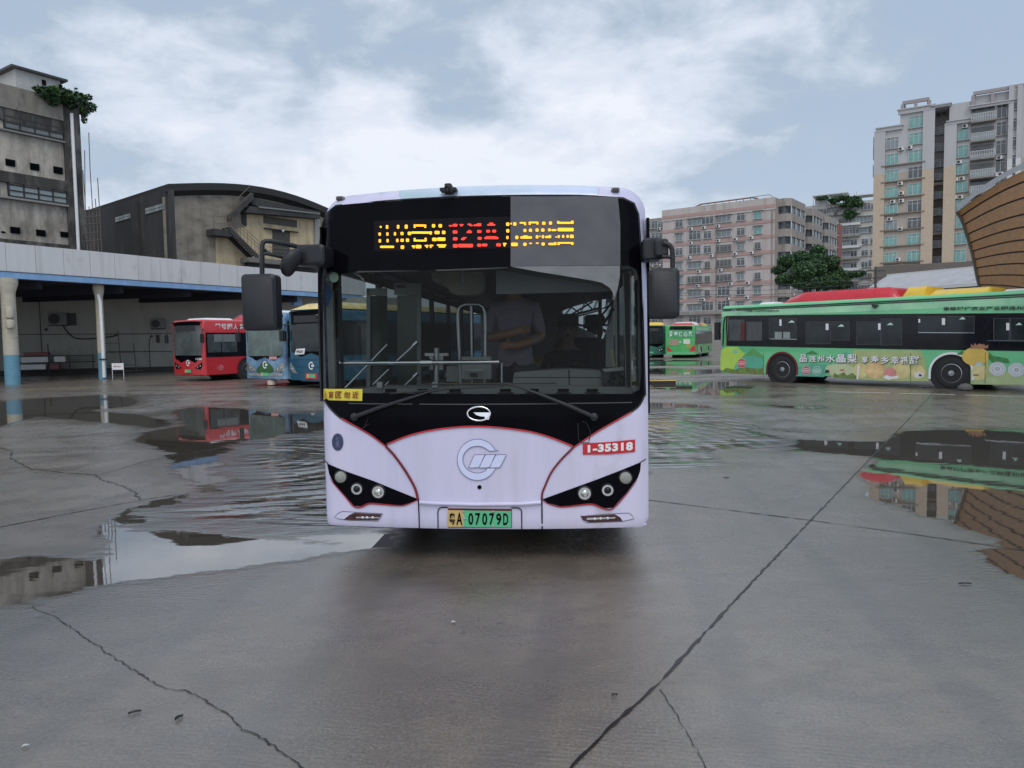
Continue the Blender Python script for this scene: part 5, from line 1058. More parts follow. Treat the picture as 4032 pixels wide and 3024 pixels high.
# ---- small rear-facing bus, dark green bus beside it
cs = lambda x, y_: (2500 + x / 5.53, 1200 + y_ / 5.53)
m_g2 = M('leaf_green_paint', (.07, .40, .11), .35, var=.12, scale=.8, coat=.3)
Y2 = 60.0; cx2 = (2737 - 2016) / F * Y2; ang2 = math.atan2(cx2, Y2)
rb, rfr, rsf, rside, rsfn, rW = bus_shell('city_bus', 'leaf green city bus seen from behind, white slogan characters across its rear', (cx2, Y2), (.40, .92), 10.5, 2.78, m_g2, wheels=(3.4, 8.0), group=None, arch_trim=mt['white'])
def rp(pts): return [rfr.hit(*cs(*p)) for p in pts]
rfn = lambda off: (lambda a, c: (a, -off, c))
for nm_, pts, m_ in (('rear_window', [(745, 545), (1250, 545), (1248, 465), (765, 465)], mt['darkglass']), ('rear_panel', [(720, 700), (1265, 705), (1262, 552), (728, 552)], M('mid_green', (.08, .34, .15), .4)), ('rear_poster', [(745, 880), (950, 880), (950, 755), (745, 755)], M('poster_brown', (.36, .26, .2), .5, var=.3, scale=9)), ('rear_poster', [(1055, 855), (1205, 855), (1205, 750), (1055, 750)], M('poster_white', (.6, .66, .6), .5, var=.2)),
                     ('rear_poster', [(1120, 940), (1230, 940), (1230, 862), (1120, 862)], M('poster_ochre', (.36, .33, .07), .5)), ('tail_light', [(695, 890), (820, 1015), (700, 1020)], mt['red']), ('tail_light', [(1180, 1010), (1240, 920), (1310, 870), (1325, 1000)], mt['red']), ('rear_bumper', [(696, 1085), (1320, 1085), (1320, 1025), (696, 1025)], M('bumper_green', (.12, .46, .2), .35))):
    mb = MB(); region(mb, rp(pts), (), .8, rfn(.02)); mb.build(nm_, m_, rb)
mb = MB()
for k, ch in enumerate('丹参保心茶'): q = rp([(745 + k * 106, 690), (828 + k * 106, 690), (828 + k * 106, 580), (745 + k * 106, 580)]); text(mb, ch, bilin(q, rfn(.03)), .05)
mb.build('slogan', mt['white'], rb); mb = MB(); ribbon(mb, rp([(1010, 795), (975, 800), (965, 825), (990, 835), (1005, 815)]), .05, rfn(.03)); mb.build('logo', mt['white'], rb)
def rs(pts): return [rside(*cs(*p)) for p in pts]
for nm_, z0, z1, m_, s0, s1 in (('window_band', 1.15, 2.3, mt['darkglass'], .3, 10.3), ('slogan_band', 2.35, 2.6, M('band_pale', (.3, .5, .36), .5, var=.6, scale=5), .4, 8), ('livery_panel', .45, 1.1, M('sage', (.30, .42, .22), .5, var=.3, scale=2), 1.4, 2.6)):
    mb = MB(); region(mb, [(s0, z0), (s1, z0), (s1, z1), (s0, z1)], (), 2, rsfn(.02)); mb.build(nm_, m_, rb)
for y0, y1, h, m_, s_ in ((2.2, 4.2, .33, mt['white'], .05), (1.0, 2.2, .22, mt['red'], .3), (4.2, 6.4, .28, mt['red'], .1), (6.4, 9.6, .3, mt['yellow'], .1)): roofbox(rb, rW, 2.78, y0, y1, h, m_, slope=s_)
m_dg = M('dark_green_paint', (.02, .12, .09), .35, var=.15, coat=.3)
X3 = (2622 - 2016) / F * 62
db, dfr, dsf, dside, dsfn, dW = bus_shell('city_bus', 'dark green bus with yellow roof just right of the lavender bus', (X3, 62.0), (.15, .98), 10, 2.85, m_dg, group=None)
front_face(db, dfr, None, dW, 2.85, m_dg, logo=False); roofbox(db, dW, 2.85, .1, 9, .26, mt['yellow'], slope=.3, x0=-1.2, x1=1.2)
# ---- three parked buses on the left
m_redb = M('red_bus_paint', (.50, .028, .035), .3, var=.1, coat=.4)
BK = (.54, .842)
cl = lambda x, y_: (600 + x / 2.949, 1100 + y_ / 2.949)
def corner_at(px, Y): return ((px - 2016) / F * Y, Y)
G3 = None
t1, f1, s1, side1, sf1, W1 = bus_shell('city_bus', 'red city bus parked under the grey canopy with white characters along its roof edge', corner_at(806, 33.2), BK, 10.5, 2.9, m_redb, wheels=(2.35, 8), group=G3, arch_trim=mt['darkred'])
front_face(t1, f1, None, W1, 2.9, m_redb, low=1.0, pane=m_pane2)
mb = MB(); region(mb, [(.12, 1.13), (9.8, 1.13), (9.8, 2.28), (.12, 2.28)], (), 2, sf1(.012)); mb.build('window_band', mt['darkglass'], t1)
for a, b in ((.2, .9), (.95, 1.8), (2.4, 3.3), (3.4, 4.3)): mb = MB(); region(mb, [(a, 1.35), (b, 1.35), (b, 2.2), (a, 2.2)], (), 2, sf1(.018)); o = mb.build('side_window', m_pane2 if a < 2 else m_pane, t1)
for a, b, c, d in ((.55, 1.0, 1.85, 2.2), (1.02, 1.7, 1.85, 2.2), (2.5, 3.1, 1.5, 1.75)): mb = MB(); region(mb, [(a, c), (b, c), (b, d), (a, d)], (), 2, sf1(.021)); mb.build('notice_sheet', M('sheet_grey', (.16, .18, .18), .5), t1)
mb = MB()
for k, (ch, x0, x1) in enumerate((('周', 722, 784), ('亏', 795, 858), ('國', 868, 924), ('人', 940, 985), ('好', 1012, 1072), ('口', 1088, 1130))):
    q = [side1(*cl(*p)) for p in ((x0, 580), (x1, 580), (x1, 516), (x0, 516))]; text(mb, ch, bilin(q, sf1(.02)), .045)
mb.build('slogan', mt['white'], t1); q = [side1(*cl(*p)) for p in ((480, 966), (566, 966), (566, 948), (480, 948))]
mb = MB(); region(mb, [side1(*cl(*p)) for p in ((745, 1030), (775, 1000), (795, 988), (815, 1000), (832, 1028), (795, 1060))], (), 1, sf1(.012)); o = mb.build('round_badge', M('badge_pink', (.5, .22, .24), .5), t1); mb = MB(); ribbon(mb, [side1(*cl(*p)) for p in ((760, 1028), (795, 1004), (820, 1028), (795, 1040), (760, 1028))], .05, sf1(.014)); mb.build('badge_ring', m_redb, o)
mb = MB(); text(mb, '1-31884', lambda a, b: (.62 + .5 * a, -.02, 1.0 + .10 * b), .03); mb.build('fleet_number', mt['white'], t1)
roofbox(t1, W1, 2.9, .5, 1.9, .10, mt['white'], 'roof_vent', slope=.1); roofbox(t1, W1, 2.9, 3.0, 7.5, .36, mt['red'], slope=.5)
m_wb = M('livery_landscape', (.015, .07, .22), .3, var=.3, scale=1.3, coat=.3, hue=(.22, .38, .52))
c_l = corner_at(968, 29.6); ff = Vector((BK[1], -BK[0])); cr1 = (c_l[0] + ff.x * 2.5, c_l[1] + ff.y * 2.5)
t2, f2, s2, side2, sf2, W2 = bus_shell('city_bus', 'blue landscape-painted bus parked between the red bus and the teal coach', cr1, BK, 10.5, 2.95, m_wb, group=G3)
front_face(t2, f2, None, W2, 2.95, m_wb, low=1.15, pane=M('greenish_pane', (.10, .14, .13), .08, var=.5, scale=1.5, spec=.5))
fnf = lambda off: (lambda a, c: (a, -off + .03 * (abs(a) / 1.25) ** 6, c))
mb = MB(); region(mb, [(-.6, .62), (-.2, .95), (.1, 1.0), (.45, .8), (.55, .6), (.2, .5), (-.4, .5)], (), .5, fnf(.013)); mb.build('livery_panel', M('livery_forest', (.03, .11, .03), .4, var=.4, scale=3), t2)
mb = MB(); region(mb, [(-1.0, .40), (1.0, .40), (1.05, .52), (-1.05, .52)], (), .5, fnf(.012)); mb.build('bumper_strip', mt['chrome'], t2)
for s_ in (-1, 1): mb = MB(); region(mb, [(s_ * .5, .62), (s_ * 1.05, .95), (s_ * 1.18, .9), (s_ * 1.1, .62), (s_ * .8, .55)], (), .3, fnf(.018)); mb.build('lamp_cover', m_lens, t2)
mb = MB(); region(mb, [(.12, 1.15), (9.8, 1.15), (9.8, 2.6), (.12, 2.6)], (), 2, sf2(.012)); mb.build('window_band', m_pane, t2)
mb = MB(); mb.box(.3, .75, -.03, -.015, 1.08, 1.2); mb.build('fleet_number', M('pink_label', (.6, .3, .3), .5, var=.4, scale=30), t2)
roofbox(t2, W2, 2.95, .0, 2.2, .1, M('pale_blue_roof', (.55, .68, .75), .4), 'roof_front', slope=.1, x0=-1.15, x1=1.15)
m_tb = M('teal_blue_paint', (.008, .085, .15), .3, var=.12, coat=.4); m_yr = M('yellow_roof', (.70, .50, .10), .35, var=.12, hue=(.75, .62, .3))
c_l = corner_at(1140, 27.6); cr2 = (c_l[0] + ff.x * 2.5, c_l[1] + ff.y * 2.5)
t3, f3, s3, side3, sf3, W3 = bus_shell('coach', 'teal blue coach with a yellow roof parked just left of the lavender bus', cr2, BK, 10.5, 3.02, m_tb, group=G3)
t3['category'] = 'coach'; front_face(t3, f3, None, W3, 3.02, m_tb, low=1.32, glassz=(1.4, 2.45), lamps=False)
roofbox(t3, W3, 3.0, .0, 10.3, .26, m_yr, 'raised_roof', slope=.7, x0=-1.24, x1=1.24, ins=.4)
for z, w_ in ((1.12, .02), (.82, .03), (.6, .02)): mb = MB(); ribbon(mb, [(-1.15, z + .03), (-.6, z - .01), (0, z - .03), (.6, z - .01), (1.15, z + .03)], w_, fnf(.014)); mb.build('panel_gap', M('teal_dark', (.01, .06, .11), .4), t3)  # dark teal lines at the panel joints
for s_ in (-1, 1): mb = MB(); region(mb, [(s_ * .75, .55), (s_ * 1.18, 1.0), (s_ * 1.2, .75), (s_ * 1.05, .58)], (), .3, fnf(.02)); mb.build('headlight', m_lens, t3)
mb = MB(); region(mb, [(-.9, 1.28), (-.35, 1.30), (-.28, 1.52), (-.78, 1.50)], (), .5, fnf(.03)); mb.build('notice_sheet', mt['white'], t3); mb = MB(); text(mb, '停运车', lambda a, b: (-.78 + .38 * a, -.035, 1.34 + .11 * b), .02); mb.build('notice_lettering', mt['grille'], t3)
mb = MB(); region(mb, [(.12, 1.25), (9.8, 1.25), (9.8, 2.55), (.12, 2.55)], (), 2, sf3(.012)); mb.build('window_band', mt['darkglass'], t3)
mb = MB(); mb.box(.35, .6, -.03, -.012, 2.56, 2.78); mb.build('permit_card', M('card_grey', (.3, .3, .3), .5), t3); mb = MB(); mb.mat(0).box(-.33, .33, -.03, -.01, .36, .58); mb.build('plate_frame', mt['red'], t3)
# mirrors of parked buses
for t_, H_ in ((t1, 2.2), (t2, 2.2), (t3, 2.2)):
    for s_ in (-1, 1):
        mb = MB(); mb.tube([(s_ * 1.2, .1, H_ + .25), (s_ * 1.42, -.12, H_ + .25), (s_ * 1.42, -.15, H_)], .02, 6); mb.bbox(s_ * 1.42 - .1, s_ * 1.42 + .1, -.22, -.12, H_ - .4, H_ + .02, .03); mb.build('mirror', mt['blackplastic'], t_)
# ================================================================== LEFT: canopy, works building, warehouse
mt['wallg'] = M('plaster_grey', (.36, .365, .33), .85, var=.12, scale=1.2, dirt=.25, dirtcol=(.2, .2, .18), stretch=3)
mt['fascia'] = M('fascia_panel', (.58, .59, .60), .4, var=.04, scale=.7, dirt=.18, dirtcol=(.33, .33, .33), dscale=.9, stretch=3, streak=.35, skey=5.)
mt['blue'] = M('blue_trim', (.20, .36, .60), .4, var=.15, scale=2, dirt=.25, dirtcol=(.3, .42, .6), dscale=2)
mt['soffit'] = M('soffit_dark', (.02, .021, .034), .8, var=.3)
mt['colw'] = M('column_paint', (.46, .43, .35), .75, var=.12, scale=3, dirt=.2, dirtcol=(.28, .26, .2), stretch=.3)
mt['colb'] = M('column_blue', (.12, .28, .38), .7, var=.2, scale=4, stretch=.15)
FC = Frame(-23.4, 32.6, math.atan2(16.7, 9.95)); s0, s1 = -16.0, 24.0
can = thing('canopy', 'long grey panelled canopy with blue lower edge over the parked buses', 'canopy', FC)
mb = MB()
x = s0; k = 0
while x < s1: mb.box(x, x + 1.245, -.12, .03, 5.2, 6.52 + random.uniform(-.01, .01)); x += 1.262
mb.box(s0, s1, .031, .25, 5.15, 6.45); mb.build('fascia', mt['fascia'], can)
mb = MB(); mb.box(s0, s1, -.15, .0, 4.90, 5.19); mb.build('blue_strip', mt['blue'], can)
mb = MB(); mb.box(s0, s1, -.17, .03, 5.19, 5.215); mb.box(s0, s1, -.1, .1, 4.86, 4.9); mb.build('drip_edge', mt['grille'], can)
def wpoly(mb, pts, z0, z1):
    inv = FC.inv; P = [inv @ (Vector((a, b, 0)) - FC.o) for a, b in pts]; n_ = len(P)
    mb.add([(p.x, p.y, z0) for p in P] + [(p.x, p.y, z1) for p in P], [tuple(range(n_)), tuple(range(2 * n_ - 1, n_ - 1, -1))] + [(i, (i + 1) % n_, (i + 1) % n_ + n_, i + n_) for i in range(n_)]); return mb
e0, e1 = FC.w(s0, .1, 0), FC.w(s1, .1, 0)
wl = lambda X: 44.1 + (X + 30.5) * (5 / 12.2)
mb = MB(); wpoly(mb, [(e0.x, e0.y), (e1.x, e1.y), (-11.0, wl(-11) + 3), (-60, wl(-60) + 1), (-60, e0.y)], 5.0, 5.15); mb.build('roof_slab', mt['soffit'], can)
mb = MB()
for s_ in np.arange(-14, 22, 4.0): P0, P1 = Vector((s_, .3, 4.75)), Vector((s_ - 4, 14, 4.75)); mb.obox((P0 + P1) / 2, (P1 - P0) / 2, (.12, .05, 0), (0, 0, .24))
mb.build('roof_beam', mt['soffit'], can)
wallo = thing('back_wall', 'dull grey-green plaster wall under the canopy with pipes and cables', 'wall', Frame(-30.5, 44.1, math.atan2(5, 12.2)))
FWl = Frame(-30.5, 44.1, math.atan2(5, 12.2)); mb = MB(); mb.box(-32, 24, 0, .3, 0, 5.0); mb.build('wall_face', mt['wallg'], wallo)
mb = MB(); mb.box(-32, 24, -.25, .0, 0, .32); mb.build('plinth', M('plinth_dark', (.04, .042, .038), .7), wallo)
c5_ = lambda x, y_: (x / 2.963, 1000 + y_ / 2.963)
def wl_pts(pts): return [FWl.hit(*c5_(*p)) for p in pts]
mb = MB()
for pts in ([(195, 938), (1120, 935), (2010, 930)], [(1755, 960), (1740, 1050), (1755, 1330), (1460, 1340)], [(460, 560), (475, 900), (495, 1180)], [(1250, 1140), (2010, 1138)]):
    mb.tube([(a, -.04, b) for a, b in wl_pts(pts)], .02, 5)
mb.build('conduit', mt['grille'], wallo)
mb = MB(); mb.tube([(a, -.08, b) for a, b in wl_pts(cat_rom([(740, 840), (780, 900), (850, 965), (930, 990), (1120, 985), (1300, 965), (1390, 935)], 4))], .035, 6); obj = mb.build('cable', mt['rubber'], wallo)
def acunit(root_name, lab, fr_, px0, px1, cf, depth=.35, group='air conditioners on the canopy wall'):
    (a, b), (c, d) = fr_.hit(*cf(*px0)), fr_.hit(*cf(*px1)); x0, x1, z0, z1 = min(a, c), max(a, c), min(b, d), max(b, d)
    t = thing(root_name, lab, 'air conditioner', None, group, loc=fr_.w((x0 + x1) / 2, -depth / 2 - .02, z0), rz=fr_.a); w = x1 - x0; h = z1 - z0
    mb = MB(); mb.bbox(-w / 2, w / 2, -depth / 2, depth / 2, 0, h, .02); mb.build('casing', M('ac_casing', (.16, .165, .17), .5), t)
    mb = MB(); mb.lathe([(h * .42, -depth / 2 - .01), (h * .42, -depth / 2 - .02), (.02, -depth / 2 - .025)], (-w * .18, 0, h / 2), 'Y', 20); mb.build('fan_grille', mt['grille'], t)
    mb = MB(); mb.box(-w / 2, w / 2, -depth / 2 - .02, depth / 2, -.05, -.001); mb.build('bracket', mt['grille'], t); return t
acunit('air_conditioner', 'wide wall air conditioner between the two canopy columns', FWl, (580, 830), (790, 690), c5_); acunit('air_conditioner', 'small wall air conditioner just left of the red bus', FWl, (1770, 870), (1930, 760), c5_)
mb = MB(); (a, b), (c, d) = wl_pts([(795, 835), (885, 690)]); mb.box(a, c, -.12, -.01, b, d); mb.build('dark_panel', mt['greyD'], wallo)
for px0, px1 in (((1755, 970), (1782, 950)), ((1825, 1035), (1860, 945)), ((525, 895), (555, 868))): (a, b), (c, d) = wl_pts([px0, px1]); mb = MB(); mb.box(a, c, -.1, 0, b, d); mb.build('junction_box', mt['grille'], wallo)
# columns
def column(px0, px1, pyb, lab, lean=0, top=4.9):
    g = gnd((px0 + px1) / 2, pyb); r = (px1 - px0) / 2 / F * g.y; t = thing('canopy_column', lab, 'column', None, 'columns holding up the canopy', loc=g)
    mb = MB(); mb.lathe([(r, 0), (r, 1.38)], (0, 0, 0), 'Z', 24); mb.build('painted_foot', mt['colb'], t, 40)
    mb = MB(); mb.lathe([(r * .99, 1.38), (r * .93, top - .75), (r * 1.0, top - .6), (r * 1.35, top - .25), (r * 1.35, top)], (0, 0, 0), 'Z', 24); mb.build('shaft', mt['colw'], t, 40); return t, g, r
tc1, g1, r1 = column(25, 78, 1514, 'cream and blue canopy column at far left with two oval metal boxes')
tc2, g2, r2 = column(391, 420, 1493, 'cream and blue canopy column with a white drainpipe beside it')
for z, h in ((3.15, .55), (2.65, .48)): mb = MB(); mb.lathe([(.02, -h / 2), (.16, -h / 2 + .06), (.2, 0), (.16, h / 2 - .06), (.02, h / 2)], (r1 * .8, -.32, z + .15), 'Z', 16); mb.build('oval_box', mt['colw'], tc1, 50)
mb = MB(); mb.tube([(r2 + .02, -.25, .1), (r2 + .02, -.25, 1.3), (r2 + .02, -.25, 1.4), (r2, -.25, 4.0), (r2 - .12, -.2, 4.4)], .085, 10); mb.build('drainpipe', mt['white'], tc2, 40)
mb = MB(); mb.box(r2 - .15, r2 + .25, -.38, -.3, 1.0, 1.08); mb.build('pipe_clamp', mt['grille'], tc2)
a_, b_ = FC.hit(1150, 1172, 1.0)[0], FC.hit(1180, 1172, 1.0)[0]; mb = MB(); mb.box(a_, b_, .8, 1.2, 4.3, 4.95); mb.build('blue_box', mt['blue'], can)
# sign board on legs
g = gnd(466, 1492); t = thing('sign_board', 'small white notice board on thin legs beside the second canopy column', 'sign', None, None, loc=g, rz=.1)
mb = MB(); mb.box(-.29, .29, -.015, .015, .48, .82); mb.build('board', mt['white'], t); mb = MB()
for s_ in (-1, 1): mb.tube([(s_ * .28, 0, 0), (s_ * .28, 0, .84)], .014, 6)
mb.build('frame', mt['white'], t); mb = MB(); text(mb, '车辆出入', lambda a, b: (-.2 + .38 * a, -.02, .61 + .09 * b), .03); mb.build('lettering', M('sign_red', (.25, .02, .03), .5), t)
# work bench with boxes, light frame, pot plant
fb = Frame(*FWl.w(2.3, -1.2, 0)[:2], FWl.a); t = thing('work_bench', 'dark metal bench rack standing by the wall left of centre', 'rack', fb); mb = MB()
for z in (1.15, .75, .32): mb.box(-2.2, 1.9, -.3, .3, z, z + .05)
for x in (-2.2, -.5, .6, 1.85): mb.box(x, x + .05, -.3, -.25, 0, 1.9 if x == -.5 else 1.2)
mb.build('rack_frame', mt['grille'], t)
def crate(x, z, w, h, m_, lab, nm='box'):
    p = fb.w(x, -.05, z); mb = MB(); mb.bbox(-w / 2, w / 2, -.2, .2, 0, h, .02); mb.box(-w / 2 - .01, w / 2 + .01, -.21, .21, h * .8, h * .86); o = obj1(nm, mb, m_, lab, 'box', 'boxes on the work bench'); o.location = p; o.rotation_euler.z = fb.a
crate(-1.2, .80, 1.4, .33, mt['whiteplastic'], 'long white box on the middle shelf of the work bench'); crate(.1, .80, .6, .33, mt['whiteplastic'], 'short white box right of the long one on the middle shelf')
crate(-1.3, .37, 1.3, .3, mt['whiteplastic'], 'long white box on the bottom shelf of the work bench'); crate(-.2, .37, .5, .3, mt['darkred'], 'dull red box on the bottom shelf of the work bench'); crate(-1.1, 1.21, 1.3, .2, mt['darkred'], 'dark red box on top of the work bench')
fb2 = Frame(*FWl.w(5.5, -.9, 0)[:2], FWl.a); t = thing('pipe_frame', 'thin grey ladder-like pipe frame leaning by the wall beside the bench', 'rack', fb2); mb = MB()
for x in (-.9, .15, 1.0): mb.tube([(x, 0, .1), (x - .1, 0, 2.7 if x < .5 else 1.9)], .03, 6)
for z in (.5, 1.3, 1.9, 2.5): mb.tube([(-.95, 0, z), (.15 if z > 1.5 else .9, 0, z)], .018, 5)
mb.tube([(-1, -.2, .12), (1.4, -.2, .12)], .04, 6); mb.build('pipes', M('pipe_grey', (.12, .125, .12), .5), t)
def leaves(mb, blobs, n, sz, seed=1, flat=.6):
    rg = random.Random(seed); tot = sum(b[3] * b[4] * b[5] for b in blobs)
    for b in blobs:
        for _ in range(int(n * b[3] * b[4] * b[5] / tot)):
            u = Vector((rg.gauss(0, 1), rg.gauss(0, 1), rg.gauss(0, 1))).normalized() * rg.uniform(.25, 1) ** .45
            c = Vector((b[0] + u.x * b[3], b[1] + u.y * b[4], b[2] + u.z * b[5])); s_ = sz * rg.uniform(.5, 1.4)
            a = Vector((rg.gauss(0, 1), rg.gauss(0, 1), rg.gauss(0, flat))).normalized(); d = a.cross(Vector((rg.gauss(0, 1), rg.gauss(0, 1), rg.gauss(0, 1)))).normalized()
            mb.mat(rg.choice((0, 0, 1, 1, 2))); mb.add([c - a * s_, c + d * s_ * .45, c + a * s_, c - d * s_ * .45], [(0, 1, 2, 3)])
    return mb
lf = [M('leaf_dark', (.022, .055, .025), .6, var=.4, scale=.6), M('leaf_mid', (.045, .11, .04), .6, var=.35, scale=.6), M('leaf_light', (.10, .19, .065), .6, var=.3, scale=.6)]
gq = FWl.w(10.3, -1.4, 0); t = thing('pot_plant', 'dark bushy plant on a stand behind the notice board', 'plant', None, None, loc=gq); leaves(MB(), [(0, 0, 1.6, .45, .4, .35), (-.1, 0, 1.3, .3, .3, .3)], 420, .10, 5).build('foliage', lf, t); mb = MB(); mb.lathe([(.16, .75), (.22, 1.05), (.2, 1.05)], (0, 0, 0), 'Z', 14); mb.tube([(0, 0, 0), (0, 0, .75)], .04, 6); mb.build('pot', mt['greyD'], t)
# cone wrapped in a pale bag near the parked buses
g = gnd(1072, 1519); t = thing('traffic_cone', 'black traffic cone wrapped in a pale bag in front of the parked buses', 'traffic cone', None, None, loc=g)
mb = MB(); mb.lathe([(.2, 0), (.2, .03), (.15, .05), (.11, .2), (.05, .48), (.03, .52)], (0, 0, 0), 'Z', 18); mb.build('cone', mt['rubber'], t, 50); mb = MB()
prof = [(.17, .03), (.19, .1), (.175, .2), (.10, .27)]; mb.lathe(prof, (0, 0, 0), 'Z', 11); mb.build('bag', M('pale_bag', (.62, .50, .42), .5, var=.2, scale=14, bump=.6), t, 30)
# ---- tall works building
FL = facade(0, 47, 300, 51); cL = lambda x, y_: (x / 2.304, 240 + y_ / 2.304)
m_st = M('stained_render', (.50, .455, .395), .9, var=.16, scale=.9, dirt=.75, dirtcol=(.15, .135, .115), dscale=.6, stretch=2.2, bump=.3, streak=.6, skey=4.); m_mould = M('black_mould', (.05, .048, .046), .9, var=.5, scale=2, dirt=.5, dirtcol=(.17, .16, .145), dscale=1, stretch=3, bump=.3)
m_wf = M('dirty_pane', (.17, .19, .185), .35, var=.35, scale=1.6); m_wf2 = M('pale_pane', (.26, .30, .30), .35, var=.2, scale=1.6)
lb = thing('works_building', 'tall stained concrete factory building at far left with barred window strips', 'building', FL)
def lp_(pts): return [FL.hit(*cL(*p)) for p in pts]
ztop = FL.hit(*cL(640, 370))[1]; xr = FL.hit(*cL(720, 900))[0]
mb = MB(); mb.box(-14, xr, .1, 12, 0, ztop); mb.build('wall', m_st, lb)
mb = MB(); xs_ = FL.hit(*cL(585, 850))[0]; mb.box(xs_, xr + .12, -.1, .6, 0, ztop + .1); mb.build('corner_pier', m_mould, lb)
def hband(nm, yl, yr, h, proud, m_, x1=None):
    (a, b), (c, d) = lp_([(0, yl), (600, yr)]); z = (b + d) / 2; mb = MB(); mb.box(-14, x1 if x1 is not None else xs_, -proud, .1, z - h, z); mb.build(nm, m_, lb); return z
zp = hband('parapet', 190, 372, 1.5, .12, M('parapet_grime', (.24, .225, .195), .9, var=.3, scale=1.2, dirt=.55, dirtcol=(.06, .057, .05), stretch=3)); hband('mould_band', 330, 470, 1.45, .06, m_mould)
hband('sill', 612, 735, .12, .2, M('sill_grey', (.2, .2, .19), .8)); hband('floor_band', 1010, 1080, .7, .14, m_mould); hband('sill', 1225, 1308, .13, .25, M('sill_pale', (.26, .26, .25), .8)); hband('floor_band', 1600, 1680, .5, .14, m_mould)
for k, (tl, tr, br, bl, m_, rows_) in enumerate((((35, 450), (565, 560), (575, 715), (40, 605), m_wf, 3), ((75, 1070), (600, 1150), (606, 1296), (80, 1226), m_wf2, 3))):
    P = lp_([bl, br, tr, tl]); x0, x1 = P[0][0], P[1][0]; z0 = (P[0][1] + P[1][1]) / 2; z1 = (P[2][1] + P[3][1]) / 2
    for ci in range(4):
        xa = x0 + (x1 - x0) * ci / 4; xb = x0 + (x1 - x0) * (ci + 1) / 4; mb = MB(); mb.mat(1)
        for ri in range(rows_):
            za = z0 + (z1 - z0) * ri / rows_; zb = z0 + (z1 - z0) * (ri + 1) / rows_; mb.mat(1 if ri < 2 or k == 0 else 2); mb.box(xa + .04, xb - .04, -.02, .1, za + .04, zb - .03)
        w_ = mb.build('window', [mt['grille'], m_, m_st], lb); mb = MB(); mb.box(xa - .03, xa + .05, -.07, .1, z0, z1)
        for ri in range(rows_): za = z0 + (z1 - z0) * ri / rows_; mb.box(xa, xb, -.07, .1, za - .03, za + .05)
        mb.build('bar', mt['grille'], w_)
for x0, x1, y0, y1 in ((62, 135, 900, 945), (285, 355, 937, 983), (497, 567, 968, 1014), (105, 180, 1512, 1558), (340, 412, 1537, 1583), (560, 630, 1556, 1594), (22, 48, 1548, 1556)):
    (a, b), (c, d) = lp_([(x0, y1), (x1, y0)]); mb = MB(); k = 3 if y1 - y0 > 20 else 1
    for i in range(k): mb.box(a, c, .02, .096, b + (d - b) * (i + .1) / k, b + (d - b) * (i + .55) / k)
    mb.box(a - .03, c + .03, .09, .098, b - .02, d + .02)
    for i in range(k): mb.box(a - .04, c + .04, .0, .1, b + (d - b) * (i + .6) / k, b + (d - b) * (i + .95) / k)
    mb.build('vent', [mt['black']], lb)
P = lp_([(636, 480), (650, 860), (684, 1350), (712, 1640)]); zt_ = P[0][1]; mb = MB(); mb.tube([(P[0][0] , -.2, zt_), (P[0][0], -.2, P[3][1] - 2)], .11, 10); mb.build('drainpipe', mt['white'], lb, 50)
# rooftop box
P = lp_([(218, 215), (285, 215), (650, 330)]); (x0, _), (xm, _), (x1, _) = P; mb = MB(); zb = ztop; zt2 = FL.hit(*cL(290, 95), 1.5)[1]
rbx = thing('rooftop_room', 'small white rooftop room on top of the stained factory building', 'room', FL); mb.box(xm - .3, x1, 1.5, 5.5, ztop, zt2 - .12); mb.build('wall', M('whitewash', (.42, .43, .42), .8, var=.12, scale=1.2, dirt=.3, dirtcol=(.2, .2, .19)), rbx)
mb = MB(); mb.box(xm - .65, x1 + .4, 1.2, 5.8, zt2 - .12, zt2 + .03); mb.build('roof_slab', mt['greyD'], rbx); mb = MB(); (a, b) = FL.hit(*cL(547, 240), 1.5); mb.box(a - .12, a + .12, 1.42, 1.5, b - .18, b + .18); (a, b) = FL.hit(*cL(396, 198), 1.5); mb.box(a - .12, a + .12, 1.42, 1.5, b - .18, b + .18); mb.build('window', mt['black'], rbx)
def sh(name, lab, fr_, blobs_px, cf, n, sz, seed, cat='shrub', yl=0.):
    bl = []
    for x, y_, rx, ry in blobs_px:
        (a, b), (c, d), (e, f_) = fr_.hit(*cf(x, y_), yl), fr_.hit(*cf(x + rx, y_), yl), fr_.hit(*cf(x, y_ - ry), yl); bl.append((a, yl, b, abs(c - a), min(abs(c - a), 1.0), abs(f_ - b)))
    t = thing(name, lab, cat, fr_); leaves(MB(), bl, n, sz, seed).build('foliage', lf, t)
    mb = MB(); b0 = bl[0]
    for b in bl: mb.tube([(b0[0], yl, min(q[2] for q in bl) - .2), ((b0[0] + b[0]) / 2, yl, (b0[2] + b[2]) / 2 - .2), (b[0], yl, b[2])], [.07, .05, .02], 5)
    mb.build('stem', M('bark', (.06, .05, .04), .9, var=.3), t); return t
sh('creeper', 'dense green creeper spilling over the factory roof edge', FL, [(430, 300, 90, 45), (520, 290, 90, 50), (600, 330, 90, 65), (480, 360, 60, 35), (650, 380, 50, 50), (370, 255, 60, 22)], cL, 2400, .22, 3, 'creeper', -.3)
sh('shrub', 'open branched shrub jutting out from the factory roof corner against the sky', FL, [(740, 350, 55, 60), (800, 330, 30, 30), (830, 420, 38, 45), (760, 450, 50, 50), (765, 530, 25, 35), (690, 270, 20, 30), (850, 410, 25, 25)], cL, 900, .13, 4, 'shrub', .3)
